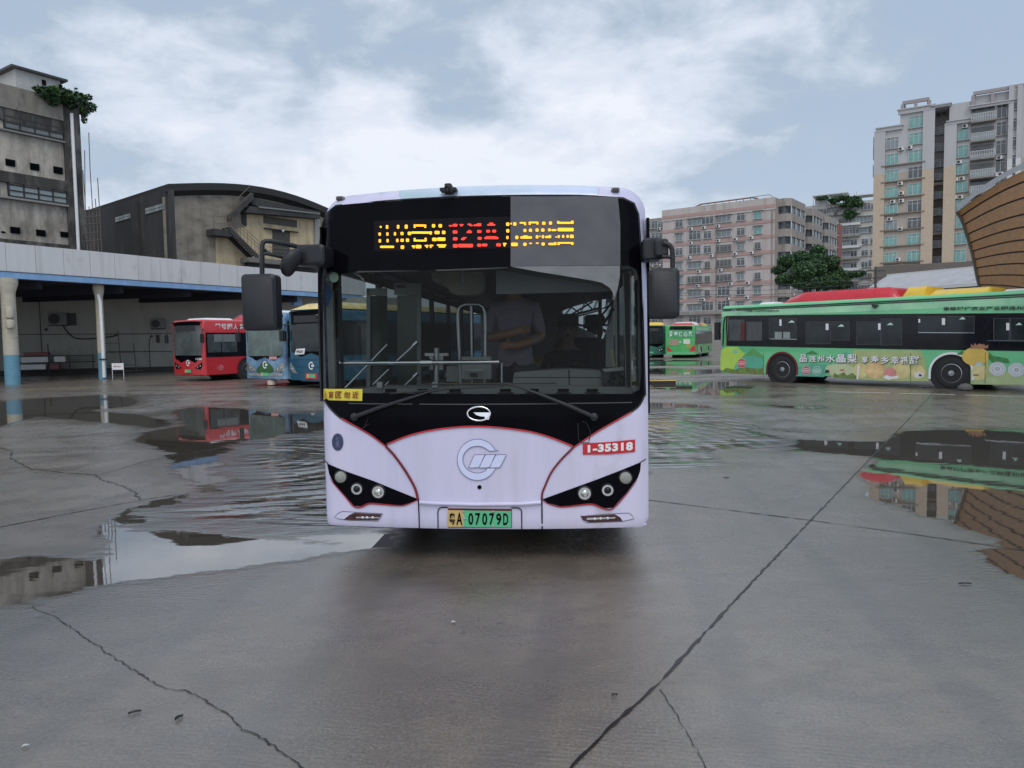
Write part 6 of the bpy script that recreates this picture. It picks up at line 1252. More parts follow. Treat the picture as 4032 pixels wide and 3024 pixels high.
# scaffold poles
FS = Frame((340 - 2016) / F * 47.5, 47.5, 0); t = thing('scaffold', 'thin bamboo-like scaffold poles rising between factory and warehouse', 'scaffold', FS); m_rod = M('rusty_rod', (.13, .105, .09), .7, var=.3)
for pts in (((768, 810), (773, 1300), (795, 1800)), ((805, 650), (818, 1000), (850, 1500), (860, 1800)), ((752, 990), (770, 1250), (775, 1600)), ((885, 1060), (900, 1300), (925, 1800)), ((864, 1250), (876, 1400), (896, 1800)), ((808, 1320), (815, 1500), (830, 1800))):
    mb = MB(); mb.tube([(a, 0, b) for a, b in [FS.hit(*cL(*p)) for p in pts]], .028, 5); mb.build('pole', m_rod, t)
for y_ in (1350, 1415, 1480, 1560, 1632): mb = MB(); (a, b), (c, d) = FS.hit(*cL(745, y_ + 8)), FS.hit(*cL(922, y_ - 10)); mb.tube([(a, -.05, b), (c, -.05, d)], .022, 5); mb.build('crossbar', m_rod, t)
# ---- arched-roof warehouse
FG = facade(680, 55, 1265, 67); FD = facade(325, 66.5, 680, 55); c4_ = lambda x, y_: (300 + x / 2.212, 680 + y_ / 2.212)
m_gab = M('grimy_brick_render', (.29, .26, .215), .9, var=.28, scale=1.6, dirt=.6, dirtcol=(.095, .085, .072), dscale=.8, bump=.5, stretch=.5, streak=.5, skey=3.); m_drk = M('blackened_wall', (.045, .045, .047), .9, var=.4, scale=.9, dirt=.3, dirtcol=(.12, .11, .10), dscale=1.1, stretch=6)
m_yel = M('yellow_wash_wall', (.52, .42, .27), .85, var=.14, scale=1.1, dirt=.3, dirtcol=(.22, .19, .15), dscale=.9, stretch=2, streak=.5, skey=4.); m_rf = M('roof_felt', (.028, .028, .03), .85, var=.3)
ware = thing('warehouse', 'old arched-roof warehouse with blackened side wall and yellow-washed gable', 'building', FG)
GL = 19.0; zc = FG.hit(680, 733)[1]
def arcz(u): return zc + 1.35 * math.sin(math.pi * min(1, max(0, u / GL))) - .02 * u
gp_ = [(0, 0)] + [(GL, 0)] + [(GL * k / 16, arcz(GL * k / 16) - .9) for k in range(16, -1, -1)]
mb = MB(); mb.prism(gp_, 0, .4); mb.build('gable_wall', m_gab, ware)
# direction of the long side in gable coordinates
dq_ = FG.inv @ (FD.o - FG.o); sdv = Vector((dq_.x, dq_.y, 0)); mb = MB(); vs = []
for k in range(17):
    u = GL * k / 16; z = arcz(u)
    for off, dz_ in ((Vector((0, -.5, 0)), 0), (sdv * 1.8, 0), (Vector((0, -.5, 0)), -.55), (sdv * 1.8, -.55)): vs.append((u + off.x * (1 if k or off.y < 0 else 1), off.y, z + dz_))
fs = []
for k in range(16): b = 4 * k; fs += [(b, b + 4, b + 5, b + 1), (b + 2, b + 3, b + 7, b + 6), (b, b + 2, b + 6, b + 4)]
fs += [(0, 1, 3, 2)]; mb.add(vs, fs); mb.build('roof', m_rf, ware)
fdo = FG.inv @ (FD.o - FG.o); 
def dl(x, y_, z): w = FD.w(x, y_, z) - FG.o; w = FG.inv @ w; return (w.x, w.y, w.z)
def dbox(mb, x0, x1, y0, y1, z0, z1): return mb.add([dl(x, y_, z) for z in (z0, z1) for y_ in (y0, y1) for x in (x0, x1)], [(0, 2, 3, 1), (4, 5, 7, 6), (0, 1, 5, 4), (2, 6, 7, 3), (0, 4, 6, 2), (1, 3, 7, 5)])
mb = MB(); dbox(mb, -10, FD.len, 0, .4, 0, zc - .3); mb.build('side_wall', m_drk, ware)
def dp(pts): return [FD.hit(*c4_(*p)) for p in pts]
for x0, x1 in ((505, 545), (840, 866)): (a, b), (c, d) = dp([(x0, 500), (x1, 500)]); mb = MB(); dbox(mb, a, c, -.25, 0, 0, zc - .6); mb.build('buttress', m_drk, ware)
for pts in ([(345, 430), (500, 395), (500, 350), (345, 385)], [(607, 362), (775, 322), (775, 268), (607, 305)]):
    P = dp(pts); x0, x1 = P[0][0], P[1][0]; z0 = (P[0][1] + P[1][1]) / 2; z1 = (P[2][1] + P[3][1]) / 2; mb = MB(); mb.mat(0)
    for i in range(4):
        for j in range(2): mb.mat(i % 2); dbox(mb, x0 + (x1 - x0) * (i + .06) / 4, x0 + (x1 - x0) * (i + .94) / 4, -.06, 0, z0 + (z1 - z0) * (j + .08) / 2, z0 + (z1 - z0) * (j + .92) / 2)
    mb.build('window', [m_wf2, m_wf], ware)
def gp2(pts, yl=0): return [FG.hit(*c4_(*p), yl) for p in pts]
mb = MB(); mb.prism(gp2([(1215, 800), (1210, 520), (1350, 505), (1478, 470), (1478, 350), (2064, 395), (2064, 860), (1590, 810)]), -.08, .0); mb.build('yellow_bay', m_yel, ware)
mb = MB(); mb.prism(gp2([(2066, 400), (2112, 405), (2112, 880), (2066, 870)]), -.2, 0); mb.build('pilaster', M('grey_pilaster', (.3, .3, .28), .8), ware)
mb = MB(); mb.prism(gp2([(1520, 290), (2125, 375), (2125, 400), (1480, 345)], -.9), -.9, 0); mb.prism(gp2([(1520, 215), (2125, 340), (2125, 375), (1530, 280)], -.5), -.5, 0); mb.build('eave_beam', m_drk, ware)
mb = MB(); mb.prism(gp2([(1580, 290), (2125, 352), (2125, 362), (1600, 306)], -.98), -.98, -.9); mb.build('gutter', M('gutter_grey', (.2, .2, .19), .7), ware)
for nm_, pts, m_, y0 in (('door', [(1703, 715), (1855, 722), (1855, 515), (1703, 497)], M('door_dark', (.055, .05, .042), .7, dirt=.3, dirtcol=(.15, .13, .1)), -.12), ('window', [(1625, 440), (1915, 478), (1915, 418), (1625, 375)], M('shutter_grey', (.075, .07, .062), .7), -.13), ('lintel', [(1625, 482), (1920, 518), (1920, 524), (1625, 490)], mt['grille'], -.35), ('window', [(1440, 440), (1478, 460), (1478, 360), (1440, 350)], mt['grille'], -.12)):
    mb = MB(); mb.prism(gp2(pts), y0, 0); mb.build(nm_, m_, ware)
u, z = gp2([(1782, 512)])[0]; mb = MB(); mb.lathe([(.02, .14), (.13, .05), (.14, 0), (.02, -.1)], (u, -.3, z), 'Z', 14); mb.build('wall_lamp', mt['white'], ware)
mb = MB(); mb.prism(gp2([(1500, 735), (2110, 790), (2110, 830), (1500, 775)], -1.2), -1.2, 0); mb.build('landing', M('landing_grey', (.17, .165, .15), .85, dirt=.4), ware); mb = MB(); mb.prism(gp2([(1500, 778), (2110, 832), (2110, 865), (1500, 815)], -.6), -.6, 0); mb.build('landing_beam', m_drk, ware)
# outside stair
def stair3(p, yl=-1.1): a, b = gp2([p], yl)[0]; return Vector((a, yl, b))
mb = MB(); A, B = stair3((1335, 495)), stair3((1590, 745)); 
for k in (0, 1): 
    o_ = Vector((0, .9 * k, 0)); mb.obox((A + B) / 2 + o_, (B - A) / 2, (0, .05, 0), Vector((0, 0, .22)))
n_ = 16
for i in range(n_): p = A.lerp(B, (i + .5) / n_) + Vector((0, .45, .22)); mb.box(p.x - .16, p.x + .16, p.y - .45, p.y + .45, p.z - .03, p.z + .02)
C, E2 = stair3((1200, 480)), stair3((1350, 505)); mb.box(C.x, E2.x, -1.1, 0, C.z - .55, C.z - .05); A2, B2 = stair3((1330, 400), -.6), stair3((1525, 205), -.6); mb.obox((A2 + B2) / 2, (B2 - A2) / 2, (0, .3, 0), (0, 0, .25))
st = mb.build('staircase', m_drk, ware); mb = MB()
for dz_ in (.45, .75, 1.05): mb.tube([A + Vector((0, 0, dz_ + .2)), B + Vector((.3, 0, dz_ + .2))], .022, 5)
for i in range(9): p = A.lerp(B, i / 8); mb.tube([p, p + Vector((0, 0, 1.25))], .02, 5)
for dz_ in (.3, .9): mb.tube([A2 + Vector((0, 0, dz_)), B2 + Vector((0, 0, dz_))], .03, 5)
for dz_ in (.4, .95): mb.tube([C + Vector((0, 0, dz_)), E2 + Vector((0, 0, dz_ + .1))], .025, 5)
for dx_ in (0, 1.0): mb.tube([C + Vector((dx_, 0, -.1)), C + Vector((dx_, 0, .95))], .025, 5)
mb.build('railing', M('rail_brown', (.15, .12, .09), .7), st)
mb = MB()
D1 = stair3((1610, 745)); D2 = stair3((2060, 790))
for dz_ in (.4, .7, 1.0): mb.tube([D1 + Vector((0, 0, dz_)), D2 + Vector((0, 0, dz_ + .1))], .02, 5)
mb.build('railing', M('rail_grey', (.14, .14, .13), .7), ware)
# utility wires
# ================================================================== RIGHT: apartments, tower, timber hall, tree
m_frame = M('window_frame_white', (.55, .57, .57), .5); m_teal_g = M('teal_pane', (.15, .34, .32), .15, var=.35, scale=.8, spec=.6); m_dk_g = M('dim_pane', (.075, .09, .10), .15, var=.6, scale=.8, spec=.6); m_pl_g = M('grey_pane', (.20, .24, .26), .2, var=.35, scale=.8)
m_ac = M('ac_white', (.62, .63, .62), .5); m_conc = M('weathered_concrete', (.26, .25, .235), .85, var=.15, scale=.7, dirt=.3, dirtcol=(.13, .12, .11), stretch=4, streak=.5, skey=2.)
def win_mesh(w, h, pane, sill=True, hood=False, cols=2, depth=.10, bars=False):
    mb = MB(); mb.mat(0).box(-w / 2 + .04, w / 2 - .04, -.02, .02, .04, h - .04); mb.mat(1)
    mb.box(-w / 2, w / 2, -depth, 0, 0, .07); mb.box(-w / 2, w / 2, -depth, 0, h - .07, h); mb.box(-w / 2, -w / 2 + .06, -depth, 0, .07, h - .07); mb.box(w / 2 - .06, w / 2, -depth, 0, .07, h - .07)
    for c in range(1, cols): x = -w / 2 + w * c / cols; mb.box(x - .03, x + .03, -depth * .7, 0, .07, h - .07)
    mb.box(-w / 2 + .06, w / 2 - .06, -depth * .6, 0, h * .72, h * .72 + .05)
    mb.mat(2)
    if sill: mb.box(-w / 2 - .12, w / 2 + .12, -.28, 0, -.12, -.001)
    if hood: mb.box(-w / 2 - .2, w / 2 + .2, -.6, 0, h + .05, h + .13)
    if bars:
        mb.mat(2); mb.box(-w / 2 - .05, w / 2 + .05, -.5, 0, -.06, 0)
        for k in range(int(w / .22) + 1): x = -w / 2 + k * w / max(1, int(w / .22)); mb.box(x - .015, x + .015, -.5, -.47, 0, h * .95)
        for z in (.35, .7): mb.box(-w / 2, w / 2, -.5, -.47, h * z, h * z + .03)
    me = bpy.data.meshes.new('window'); me.from_pydata(mb.v, [], mb.f)
    for m_ in (pane, m_frame, m_conc): me.materials.append(m_)
    me.polygons.foreach_set('material_index', mb.m); return me
def put(me, name, parent, x, y_, z, rz=0):
    o = bpy.data.objects.new(name, me); COL.objects.link(o); o.parent = parent; o.location = (x, y_, z); o.rotation_euler.z = rz; return o
mb = MB(); mb.mat(0).box(-.4, .4, -.35, 0, 0, .58); mb.mat(1).lathe([(.24, -.352), (.24, -.37), (.03, -.375)], (-.1, 0, .29), 'Y', 12); mb.mat(1).box(-.4, .4, -.33, 0, -.05, -.001)
ac_me = bpy.data.meshes.new('air_conditioner'); ac_me.from_pydata(mb.v, [], mb.f); ac_me.materials.append(m_ac); ac_me.materials.append(mt['grille']); ac_me.polygons.foreach_set('material_index', mb.m)
# ---- pinkish apartment block
m_pink = M('pinkish_render', (.46, .42, .405), .85, var=.07, scale=.5, dirt=.28, dirtcol=(.25, .21, .2), dscale=.5, stretch=4, streak=.55, skey=2.2); m_pband = M('brick_pink_band', (.40, .27, .25), .85, var=.12, scale=1)
FP = facade(2612, 155, 3048, 142); cP = lambda x, y_: (2500 + x / 2.212, 700 + y_ / 2.212)
pk = thing('apartment_block', 'pinkish eight-storey apartment block with brick-red bands behind the green buses', 'apartment block', FP)
zt_ = FP.hit(3048, 776)[1]; PL = FP.len
mb = MB(); mb.box(0, PL, 0, 14, 0, zt_); mb.box(-.15, PL + .15, -.15, 0, zt_ - 2.4, zt_); mb.build('wall', m_pink, pk)
zb_ = [FP.hit(*cP(1200, y_))[1] for y_ in (228, 360, 493, 628, 760, 890, 1022, 1150)]
mb = MB()
for z in zb_: mb.box(-.03, PL + .03, -.10 if z != zb_[0] else -.22, 0, z - .62, z)
mb.build('brick_band', m_pband, pk)
W_ = {}
for key, (w, h, pane, kw) in dict(a=(1.5, 1.6, m_pl_g, dict(hood=True)), b=(3.3, 1.5, m_dk_g, dict(cols=4, bars=True)), c=(1.7, 1.6, m_dk_g, dict(cols=2)), d=(3.0, 1.4, m_pl_g, dict(cols=3, hood=True)), e=(1.6, 1.5, m_teal_g, dict(hood=True)), f=(1.3, 1.4, m_dk_g, dict(bars=True)), g=(2.6, 1.9, m_dk_g, dict(cols=3))).items(): W_[key] = win_mesh(w, h, pane, **kw)
rg = random.Random(11)
colsx = (385, 522, 632, 775, 922, 1070)
for ri in range(8):
    zf = zb_[ri] - .62 - 2.0 if ri < 8 else 0
    for ci, x in enumerate(colsx):
        u = FP.hit(*cP(x, 600))[0]; key = ('ac', 'bdg', 'cfg', 'bdg', 'ac', 'aef')[ci]; k = key[rg.randrange(len(key))]
        if ri == 0 and ci == 5: k = 'e'
        put(W_[k], 'window', pk, u, -.005, zf)
        if rg.random() < .55: put(ac_me, 'air_conditioner', pk, u + rg.choice((-1, 1)) * rg.uniform(.6, 1.5), -.02, zf - .95)
mb = MB(); mb.box(0, PL, -1.2, 0, FP.hit(*cP(500, 1175))[1] - .5, FP.hit(*cP(500, 1165))[1]); mb.build('ground_floor_canopy', m_conc, pk)
for i in range(11): put(W_['g'], 'window', pk, 1.2 + i * 2.05, -.05, .6)
for x in (710, 1195): u = FP.hit(*cP(x, 600))[0]; mb = MB(); mb.tube([(u, -.15, 0), (u, -.15, zt_ - 2.4)], .10, 6); mb.build('downpipe', m_conc, pk)
mb = MB(); P = [FP.hit(*cP(*p)) for p in ((500, 255), (560, 225), (1010, 165), (1060, 175))]; 
for a, b in zip(P[:-1], P[1:]): mb.tube([(a[0], 1, a[1]), (b[0], 1, b[1])], .16, 5)
for k in range(8): a = FP.hit(*cP(560 + k * 62, 220 - k * 7)); mb.tube([(a[0], 1, zt_), (a[0], 1, a[1])], .07, 4)
P = [FP.hit(*cP(*p)) for p in ((1015, 160), (1160, 140), (1200, 165))]; 
for a, b in zip(P[:-1], P[1:]): mb.tube([(a[0], 1, a[1]), (b[0], 1, b[1])], .06, 4)
mb.build('roof_frame', M('rusty_frame', (.2, .13, .11), .8), pk)
# its right-hand side with bulging bays
FQ = facade(3048, 142, 3252, 172); qd = FP.inv @ (FQ.o - FP.o); qa = FQ.a - FP.a
sd2 = thing('side_wing', 'x', 'x', None); bpy.data.objects.remove(sd2)
def ql(x, y_, z): v = Matrix.Rotation(qa, 3, 'Z') @ Vector((x, y_, z)); return (v.x + qd.x, v.y + qd.y, z)
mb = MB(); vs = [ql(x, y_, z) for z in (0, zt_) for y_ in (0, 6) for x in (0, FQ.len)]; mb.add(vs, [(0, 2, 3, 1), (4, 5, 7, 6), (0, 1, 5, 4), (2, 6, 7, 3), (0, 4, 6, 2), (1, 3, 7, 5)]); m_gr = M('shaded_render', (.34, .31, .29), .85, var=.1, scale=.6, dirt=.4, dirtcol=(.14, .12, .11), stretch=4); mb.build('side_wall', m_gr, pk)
for bx0, bx1 in ((2.0, 13), (17, 26), (30, 38.5)):
    prof = [(bx0, 0), (bx0, -1.6), (bx0 + 1, -2.4), (bx1 - 1, -2.4), (bx1, -1.6), (bx1, 0)]
    mb = MB(); n_ = 6
    for k in range(9):
        z1 = zt_ - .1 - k * 3.0; z0 = z1 - 1.5
        if z0 < .5: break
        mb.mat(0); vs = [ql(a, b, z) for z in (z0, z1) for a, b in prof]; mb.add(vs, [(i, i + 1, i + 7, i + 6) for i in range(5)] + [tuple(range(6)), tuple(range(6, 12))])
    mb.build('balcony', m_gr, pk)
    for k in range(8):
        z0 = zt_ - .1 - 1.5 - k * 3.0 - 1.5
        if z0 < .5: break
        pin = [(a + (.25 if a < (bx0 + bx1) / 2 else -.25), b + .25 if b < 0 else b) for a, b in prof]; mb = MB(); mb.mat(0); vs = [ql(a, b, z) for z in (z0, z0 + 1.5) for a, b in pin]; mb.add(vs, [(i, i + 1, i + 7, i + 6) for i in range(5)]); mb.mat(1)
        for t_ in (.0, .33, .66, 1.):
            a = bx0 + .9 + (bx1 - bx0 - 1.8) * t_; c = ql(a, -2.3, z0 + .75); mb.box(c[0] - .08, c[0] + .08, c[1] - .08, c[1] + .08, z0, z0 + 1.5)
        mb.build('bay_window', [m_dk_g, m_frame], pk)
        if rg.random() < .5: p = ql(rg.uniform(bx0 + 1, bx1 - 1), -2.45, z0 - 1.2); put(ac_me, 'air_conditioner', pk, p[0], p[1], p[2], qa)
# ---- pale blocks behind
def plainblock(name, lab, px0, Y0, px1, Y1, pytop, m_, store, cols, keys, depth=12, roof=None, seed=2, zb=0, band=None):
    fr_ = facade(px0, Y0, px1, Y1); t = thing(name, lab, 'apartment block', fr_); zt = fr_.hit((px0 + px1) / 2, pytop)[1]; mb = MB(); mb.box(0, fr_.len, 0, depth, 0, zt); mb.build('wall', m_, t); rg_ = random.Random(seed)
    k = 0
    while zt - (k + 1) * store > 1:
        z = zt - (k + 1) * store + .5
        for c in cols:
            put(W_[rg_.choice(keys)], 'window', t, fr_.len * c, -.01, z)
            if rg_.random() < .35: put(ac_me, 'air_conditioner', t, fr_.len * c + 1.6, -.02, z - .5)
        if band: mb = MB(); mb.box(0, fr_.len * band, -1.0, 0, z - .75, z - .1); mb.build('balcony', m_frame if k % 2 else m_conc, t)
        k += 1
    return t, fr_, zt
m_pw = M('pale_render', (.44, .44, .42), .8, var=.1, scale=.5, dirt=.35, dirtcol=(.22, .21, .2), stretch=4)
t, f_, z_ = plainblock('apartment_block', 'pale apartment block with balconies and green roof garden left of the tall tower', 3150, 205, 3450, 195, 800, m_pw, 3.1, (.30, .44, .58, .70, .84, .95), 'bgdc', band=.78)
mb = MB()
for x in (.16, .36, .55, .72, .95): mb.box(f_.len * x, f_.len * x + .25, -.3, 0, z_, z_ + 2.6)
mb.box(f_.len * .15, f_.len * .62, -.5, 4, z_ + 2.5, z_ + 2.75); mb.box(f_.len * .6, f_.len, -.5, 4, z_ + 1.4, z_ + 1.6); mb.box(f_.len * .18, f_.len * .34, 1, 6, z_, z_ + 2.4); mb.build('roof_terrace', m_frame, t)
cQ = lambda x, y_: (2900 + x / 3.318, 700 + y_ / 3.318)
sh('roof_garden', 'green roof garden plants along the top of the pale apartment block', f_, [(1290, 290, 90, 40), (1380, 265, 100, 30), (1520, 300, 110, 50), (1450, 350, 100, 30), (1480, 470, 90, 60), (1600, 330, 60, 40), (1120, 270, 90, 18)], cQ, 2600, .55, 9, 'plants', -1.0)
plainblock('apartment_block', 'small grey block peeping out left of the pinkish apartments', 2500, 182, 2616, 178, 862, m_conc, 3.0, (.15, .4, .65, .9), 'cg')
brk = thing('brick_building', 'dark red brick building strip between the pinkish block and pale block', 'building', facade(3238, 182, 3296, 180)); fk = facade(3238, 182, 3296, 180); zt2 = fk.hit(3270, 880)[1]; mb = MB(); mb.box(0, fk.len, 0, 5, 0, zt2); mb.build('wall', M('red_brick', (.24, .10, .085), .85, var=.15), brk); mb = MB()
for z in (zt2 - 3.0, zt2 - 6, zt2 - 9, zt2 + .0): mb.box(-.1, fk.len + .1, -.15, 0, z - .3, z)
mb.build('band', m_pw, brk)
# ---- the tall tower
FT = facade(3440, 131, 4070, 118.5); cT = lambda x, y_: (3350 + x / 1.8431, 300 + y_ / 1.8431)
tw = thing('tower_block', 'tall tan and grey residential tower with green-tinted windows at right', 'apartment tower', FT)
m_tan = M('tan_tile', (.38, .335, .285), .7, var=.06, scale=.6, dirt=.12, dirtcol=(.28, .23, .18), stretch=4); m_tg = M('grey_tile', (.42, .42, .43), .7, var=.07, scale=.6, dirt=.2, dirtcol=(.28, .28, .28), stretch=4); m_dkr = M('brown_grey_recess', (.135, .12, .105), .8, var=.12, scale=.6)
def tu(x, y_=700, yl=0): return FT.hit(*cT(x, y_), yl)[0]
def tz(x, y_, yl=0): return FT.hit(*cT(x, y_), yl)[1]
zs = tz(350, 700)     # tan below, grey above
def vol(x0, x1, ytop, y0, y1, nm='wall', split=True, lo=m_tan, hi=m_tg, xt=None):
    a, b = tu(x0), tu(x1); zt = tz((x0 + x1) / 2, ytop, y0)
    mb = MB(); mb.mat(0).box(a, b, y0, y1, 0, zs if split else zt - .01)
    if split: mb.mat(1).box(a, b, y0, y1, zs, zt)
    mb.build(nm, [lo, hi], tw); return a, b, zt
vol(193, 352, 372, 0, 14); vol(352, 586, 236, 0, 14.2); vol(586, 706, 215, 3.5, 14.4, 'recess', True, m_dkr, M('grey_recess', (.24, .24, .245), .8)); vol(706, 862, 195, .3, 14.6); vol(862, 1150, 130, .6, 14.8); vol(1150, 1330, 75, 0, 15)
for (x0, x1, y_, h) in ((190, 360, 375, .6), (345, 592, 235, .7), (700, 870, 325, .5), (865, 1150, 205, .4), (586, 706, 215, .3)):
    a, b = tu(x0), tu(x1); z = tz((x0 + x1) / 2, y_); mb = MB(); mb.box(a - .2, b + .2, -.4, 0 if x0 != 586 else 3.5, z - h, z); mb.box(a - .35, b + .35, -.6, 0 if x0 != 586 else 3.5, z, z + .18); mb.build('cornice', m_tg, tw)
for x0, x1, y0, y1 in ((365, 560, 225, 168), (875, 1160, 170, 92), (1165, 1330, 105, 52)):
    mb = MB(); a, b = tu(x0), tu(x1); zl, zh = tz((x0 + x1) / 2, y0), tz((x0 + x1) / 2, y1); mb.box(a, b, 0, .5, zh - .55, zh)
    for k in range(3): c = a + (b - a) * k / 2; mb.box(c - .25, c + .25, .02, .48, zl - 1, zh - .56)
    mb.box(a, a + .4, .5, 6, zh - .55, zh); mb.box(b - .4, b, .5, 6, zh - .55, zh); mb.build('roof_frame', M('roof_frame_mauve', (.30, .27, .28), .7), tw)
wA = win_mesh((tu(345) - tu(228)), 2.05, m_teal_g, cols=4); wA2 = win_mesh(tu(525) - tu(415), 2.05, m_teal_g, cols=3); wAd = win_mesh(tu(345) - tu(228), 2.05, m_pl_g, cols=4); wAe = win_mesh(tu(525) - tu(415), 2.05, m_dk_g, cols=3)
wB = win_mesh(2.6, 1.3, m_dk_g, cols=3); wC = win_mesh(tu(850) - tu(740), 2.1, m_teal_g, cols=3); wC3 = win_mesh(tu(1122) - tu(1048), 2.3, m_dk_g, cols=2); wC3t = win_mesh(tu(1122) - tu(1048), 2.3, m_teal_g, cols=2); wD = win_mesh(1.5, 1.7, m_dk_g, cols=1)
ST = 3.0; base = tz(285, 530)
def rows_from(x, ys_): return [tz(x, y_) for y_ in ys_]
for z in rows_from(285, (530, 648, 765, 890, 1010, 1125, 1243, 1360)): put(rg.choice((wA, wA, wAd)), 'window', tw, (tu(345) + tu(228)) / 2, -.005, z)
for z in rows_from(470, (375, 495, 620, 740, 860, 985, 1108, 1225, 1350)): put(rg.choice((wA2, wA2, wAe)), 'window', tw, (tu(525) + tu(415)) / 2, -.005, z)
for z in [tz(630, y_, 3.5) for y_ in (295, 425, 545, 660, 755, 890, 1010, 1125, 1245, 1360)]: put(wB, 'window', tw, FT.hit(*cT(628, 700), 3.5)[0], 3.495, z)
for z in rows_from(795, (465, 590, 712, 840, 970, 1100, 1218, 1345)): put(wC, 'window', tw, (tu(850) + tu(740)) / 2, .295, z)
for z in rows_from(1085, (300, 425, 560, 690, 815)): put(rg.choice((wC3, wC3t)), 'window', tw, (tu(1048) + tu(1122)) / 2, .595, z)
for z in rows_from(1182, (245, 380, 515, 645, 775)): put(wD, 'window', tw, tu(1182), -.005, z)
for ys_ in (330, 470, 600, 735, 850, 960, 1080):   # balconies
    z = tz(945, ys_); a, b = tu(866), tu(1040); mb = MB(); mb.mat(0).box(a, b, -1.3, .6, z - .3, z); mb.mat(1).box(a + .1, b - .1, .55, .6, z, z + 2.4); mb.mat(2)
    for k in range(15): x = a + (b - a) * k / 14; mb.box(x - .03, x + .03, -1.3, -1.25, z, z + 1.1)
    mb.box(a, b, -1.3, -1.24, z + 1.1, z + 1.17); mb.box(a, b, -1.3, -1.26, z + .5, z + .55); mb.mat(3).box(a + .05, b - .05, -1.24, -1.2, z + .02, z + (1.0 if ys_ % 20 else .5)); mb.build('balcony', [m_conc, m_dk_g, m_frame, m_pl_g], tw)
for x in (207, 560, 718, 1150, 1212):
    a = tu(x); w_ = .9 if x < 1100 else .35; mb = MB(); zt = tz(x, 400 if x < 300 else (250 if x == 560 else (340 if x == 718 else 70))); mb.mat(0).box(a - w_, a + w_, -.35, 0, 0, zs); mb.mat(1).box(a - w_, a + w_, -.35, 0, zs, zt); mb.build('pilaster', [M('tan_pale', (.47, .38, .29), .7) if x < 1100 else m_frame, m_tg], tw)
for y_ in (770, 1130): a, b = FT.hit(*cT(578, 700), 3.4)[0], FT.hit(*cT(706, 700), 3.4)[0]; z = tz(640, y_, 3.4); mb = MB(); mb.box(a, b, 3.2, 3.5, z - .5, z); mb.build('band', m_tan, tw)
for y_ in range(660, 1380, 118): z = tz(370, y_); mb = MB(); mb.box(tu(222), tu(540), -.45, 0, z + .35, z + .55); mb.build('floor_band', M('brown_band', (.2, .16, .13), .8), tw)
for x, y_ in ((362, 530), (425, 520), (362, 780), (372, 850), (310, 912), (372, 905), (290, 1038), (368, 1110), (355, 1330), (785, 622), (828, 332), (822, 362), (1076, 590), (760, 748), (808, 742), (755, 877), (800, 875), (1045, 715), (1088, 710), (1070, 838), (750, 995)): put(ac_me, 'air_conditioner', tw, tu(x), -.1 if x < 700 else .25, tz(x, y_) - .3)
mb = MB()
for y_, h in ((435, 3.2), (515, 2.), (640, 2)): z = tz(180, y_); mb.box(tu(158), tu(192), .5, 3, z - h, z)
mb.build('side_bay', [M('blue_teal_glass', (.10, .28, .32), .3)], tw)
mb = MB(); a, b = tu(186), tu(900); z = tz(400, 1372); mb.box(a, b, -.8, 0, z - 4.5, z); mb.build('podium_wall', m_dkr, tw)
# ---- low hall with corrugated roof
FR = facade(3400, 74, 3860, 64); cR = cT; lh = thing('low_hall', 'low hall with pale corrugated roof and white window rails below the tower', 'building', FR)
z0 = FR.hit(*cT(500, 1535))[1]; z1 = FR.hit(*cT(500, 1425), 4)[1]; m_cor = M('corrugated_sheet', (.36, .37, .39), .45, var=.1, scale=1, dirt=.25, dirtcol=(.22, .22, .23)); mb = MB(); L_ = FR.len; vs = []; n_ = 130
for k in range(n_ + 1):
    x = L_ * k / n_; w_ = .05 * (k % 2); vs += [(x, -.4, z0 + w_), (x + .5 * 0, 4.0, z1 + w_)]
mb.add(vs, [(2 * k, 2 * k + 2, 2 * k + 3, 2 * k + 1) for k in range(n_)]); mb.build('roof', m_cor, lh)
mb = MB(); mb.box(-.1, L_ + .1, -.5, -.4, z0 - .25, z0 + .02); mb.box(-.1, L_ + .1, 3.9, 4.1, z1 - .1, z1 + .12); mb.build('roof_edge', m_frame, lh)
mb = MB(); mb.box(0, L_, 0, 8, 0, z0); mb.build('wall', mt['greyD'], lh)
wH = win_mesh(1.9, 1.6, m_pl_g, cols=3, sill=False)
for k in range(int(L_ / 2.2)): put(wH, 'window', lh, 1.3 + k * 2.2, -.01, z0 - 2.0)
mb = MB()
for k in range(int(L_ / .9)): mb.box(.3 + k * .9, .34 + k * .9, -.9, -.86, z0 - 2.6, z0 - .5)
for z in (.5, 1.2, 1.9): mb.box(0, L_, -.9, -.86, z0 - .5 - z, z0 - .45 - z)
mb.build('railing', m_frame, lh)
# ---- timber-clad curved hall
th = thing('timber_pavilion', 'brown timber-clad building with curved overlapping boards rising at the right edge', 'pavilion')
LE = [cT(*p) for p in ((770, 985), (800, 1022), (822, 1080), (843, 1150), (860, 1210), (876, 1270), (888, 1330), (898, 1390), (908, 1450), (920, 1510), (938, 1560), (962, 1610))]
RY = [560, 640, 752, 860, 935, 1015, 1085, 1160, 1240, 1330, 1430, 1560]   # photo y of each board edge at the far right end
RX = 4600.0
def onY(px, py, Y): d = ray(px, py); k = Y / d.y; return Vector((d.x * k, Y, CAMH + d.z * k))
rowsP = []
for i, ((lx, ly), ry) in enumerate(zip(LE, RY)):
    A = onY(lx, ly, 31.0); row = []
    dep = .0 + 2.2 * (i / 11) ** 1.3                     # the wall leans back in towards its foot
    B = onY(RX, ry, 16.0 + 6 * 0); sag = .16 + .02 * i
    for k in range(15):
        t_ = k / 14; p = A.lerp(B, t_); p.z += (1.05 - .55 * i / 11) * math.sin(math.pi * t_) * .6; p += Vector((.62, .78, 0)) * dep * .5; row.append(p)
    rowsP.append(row)
mb = MB(); nrm = Vector((-.55, -.83, 0))
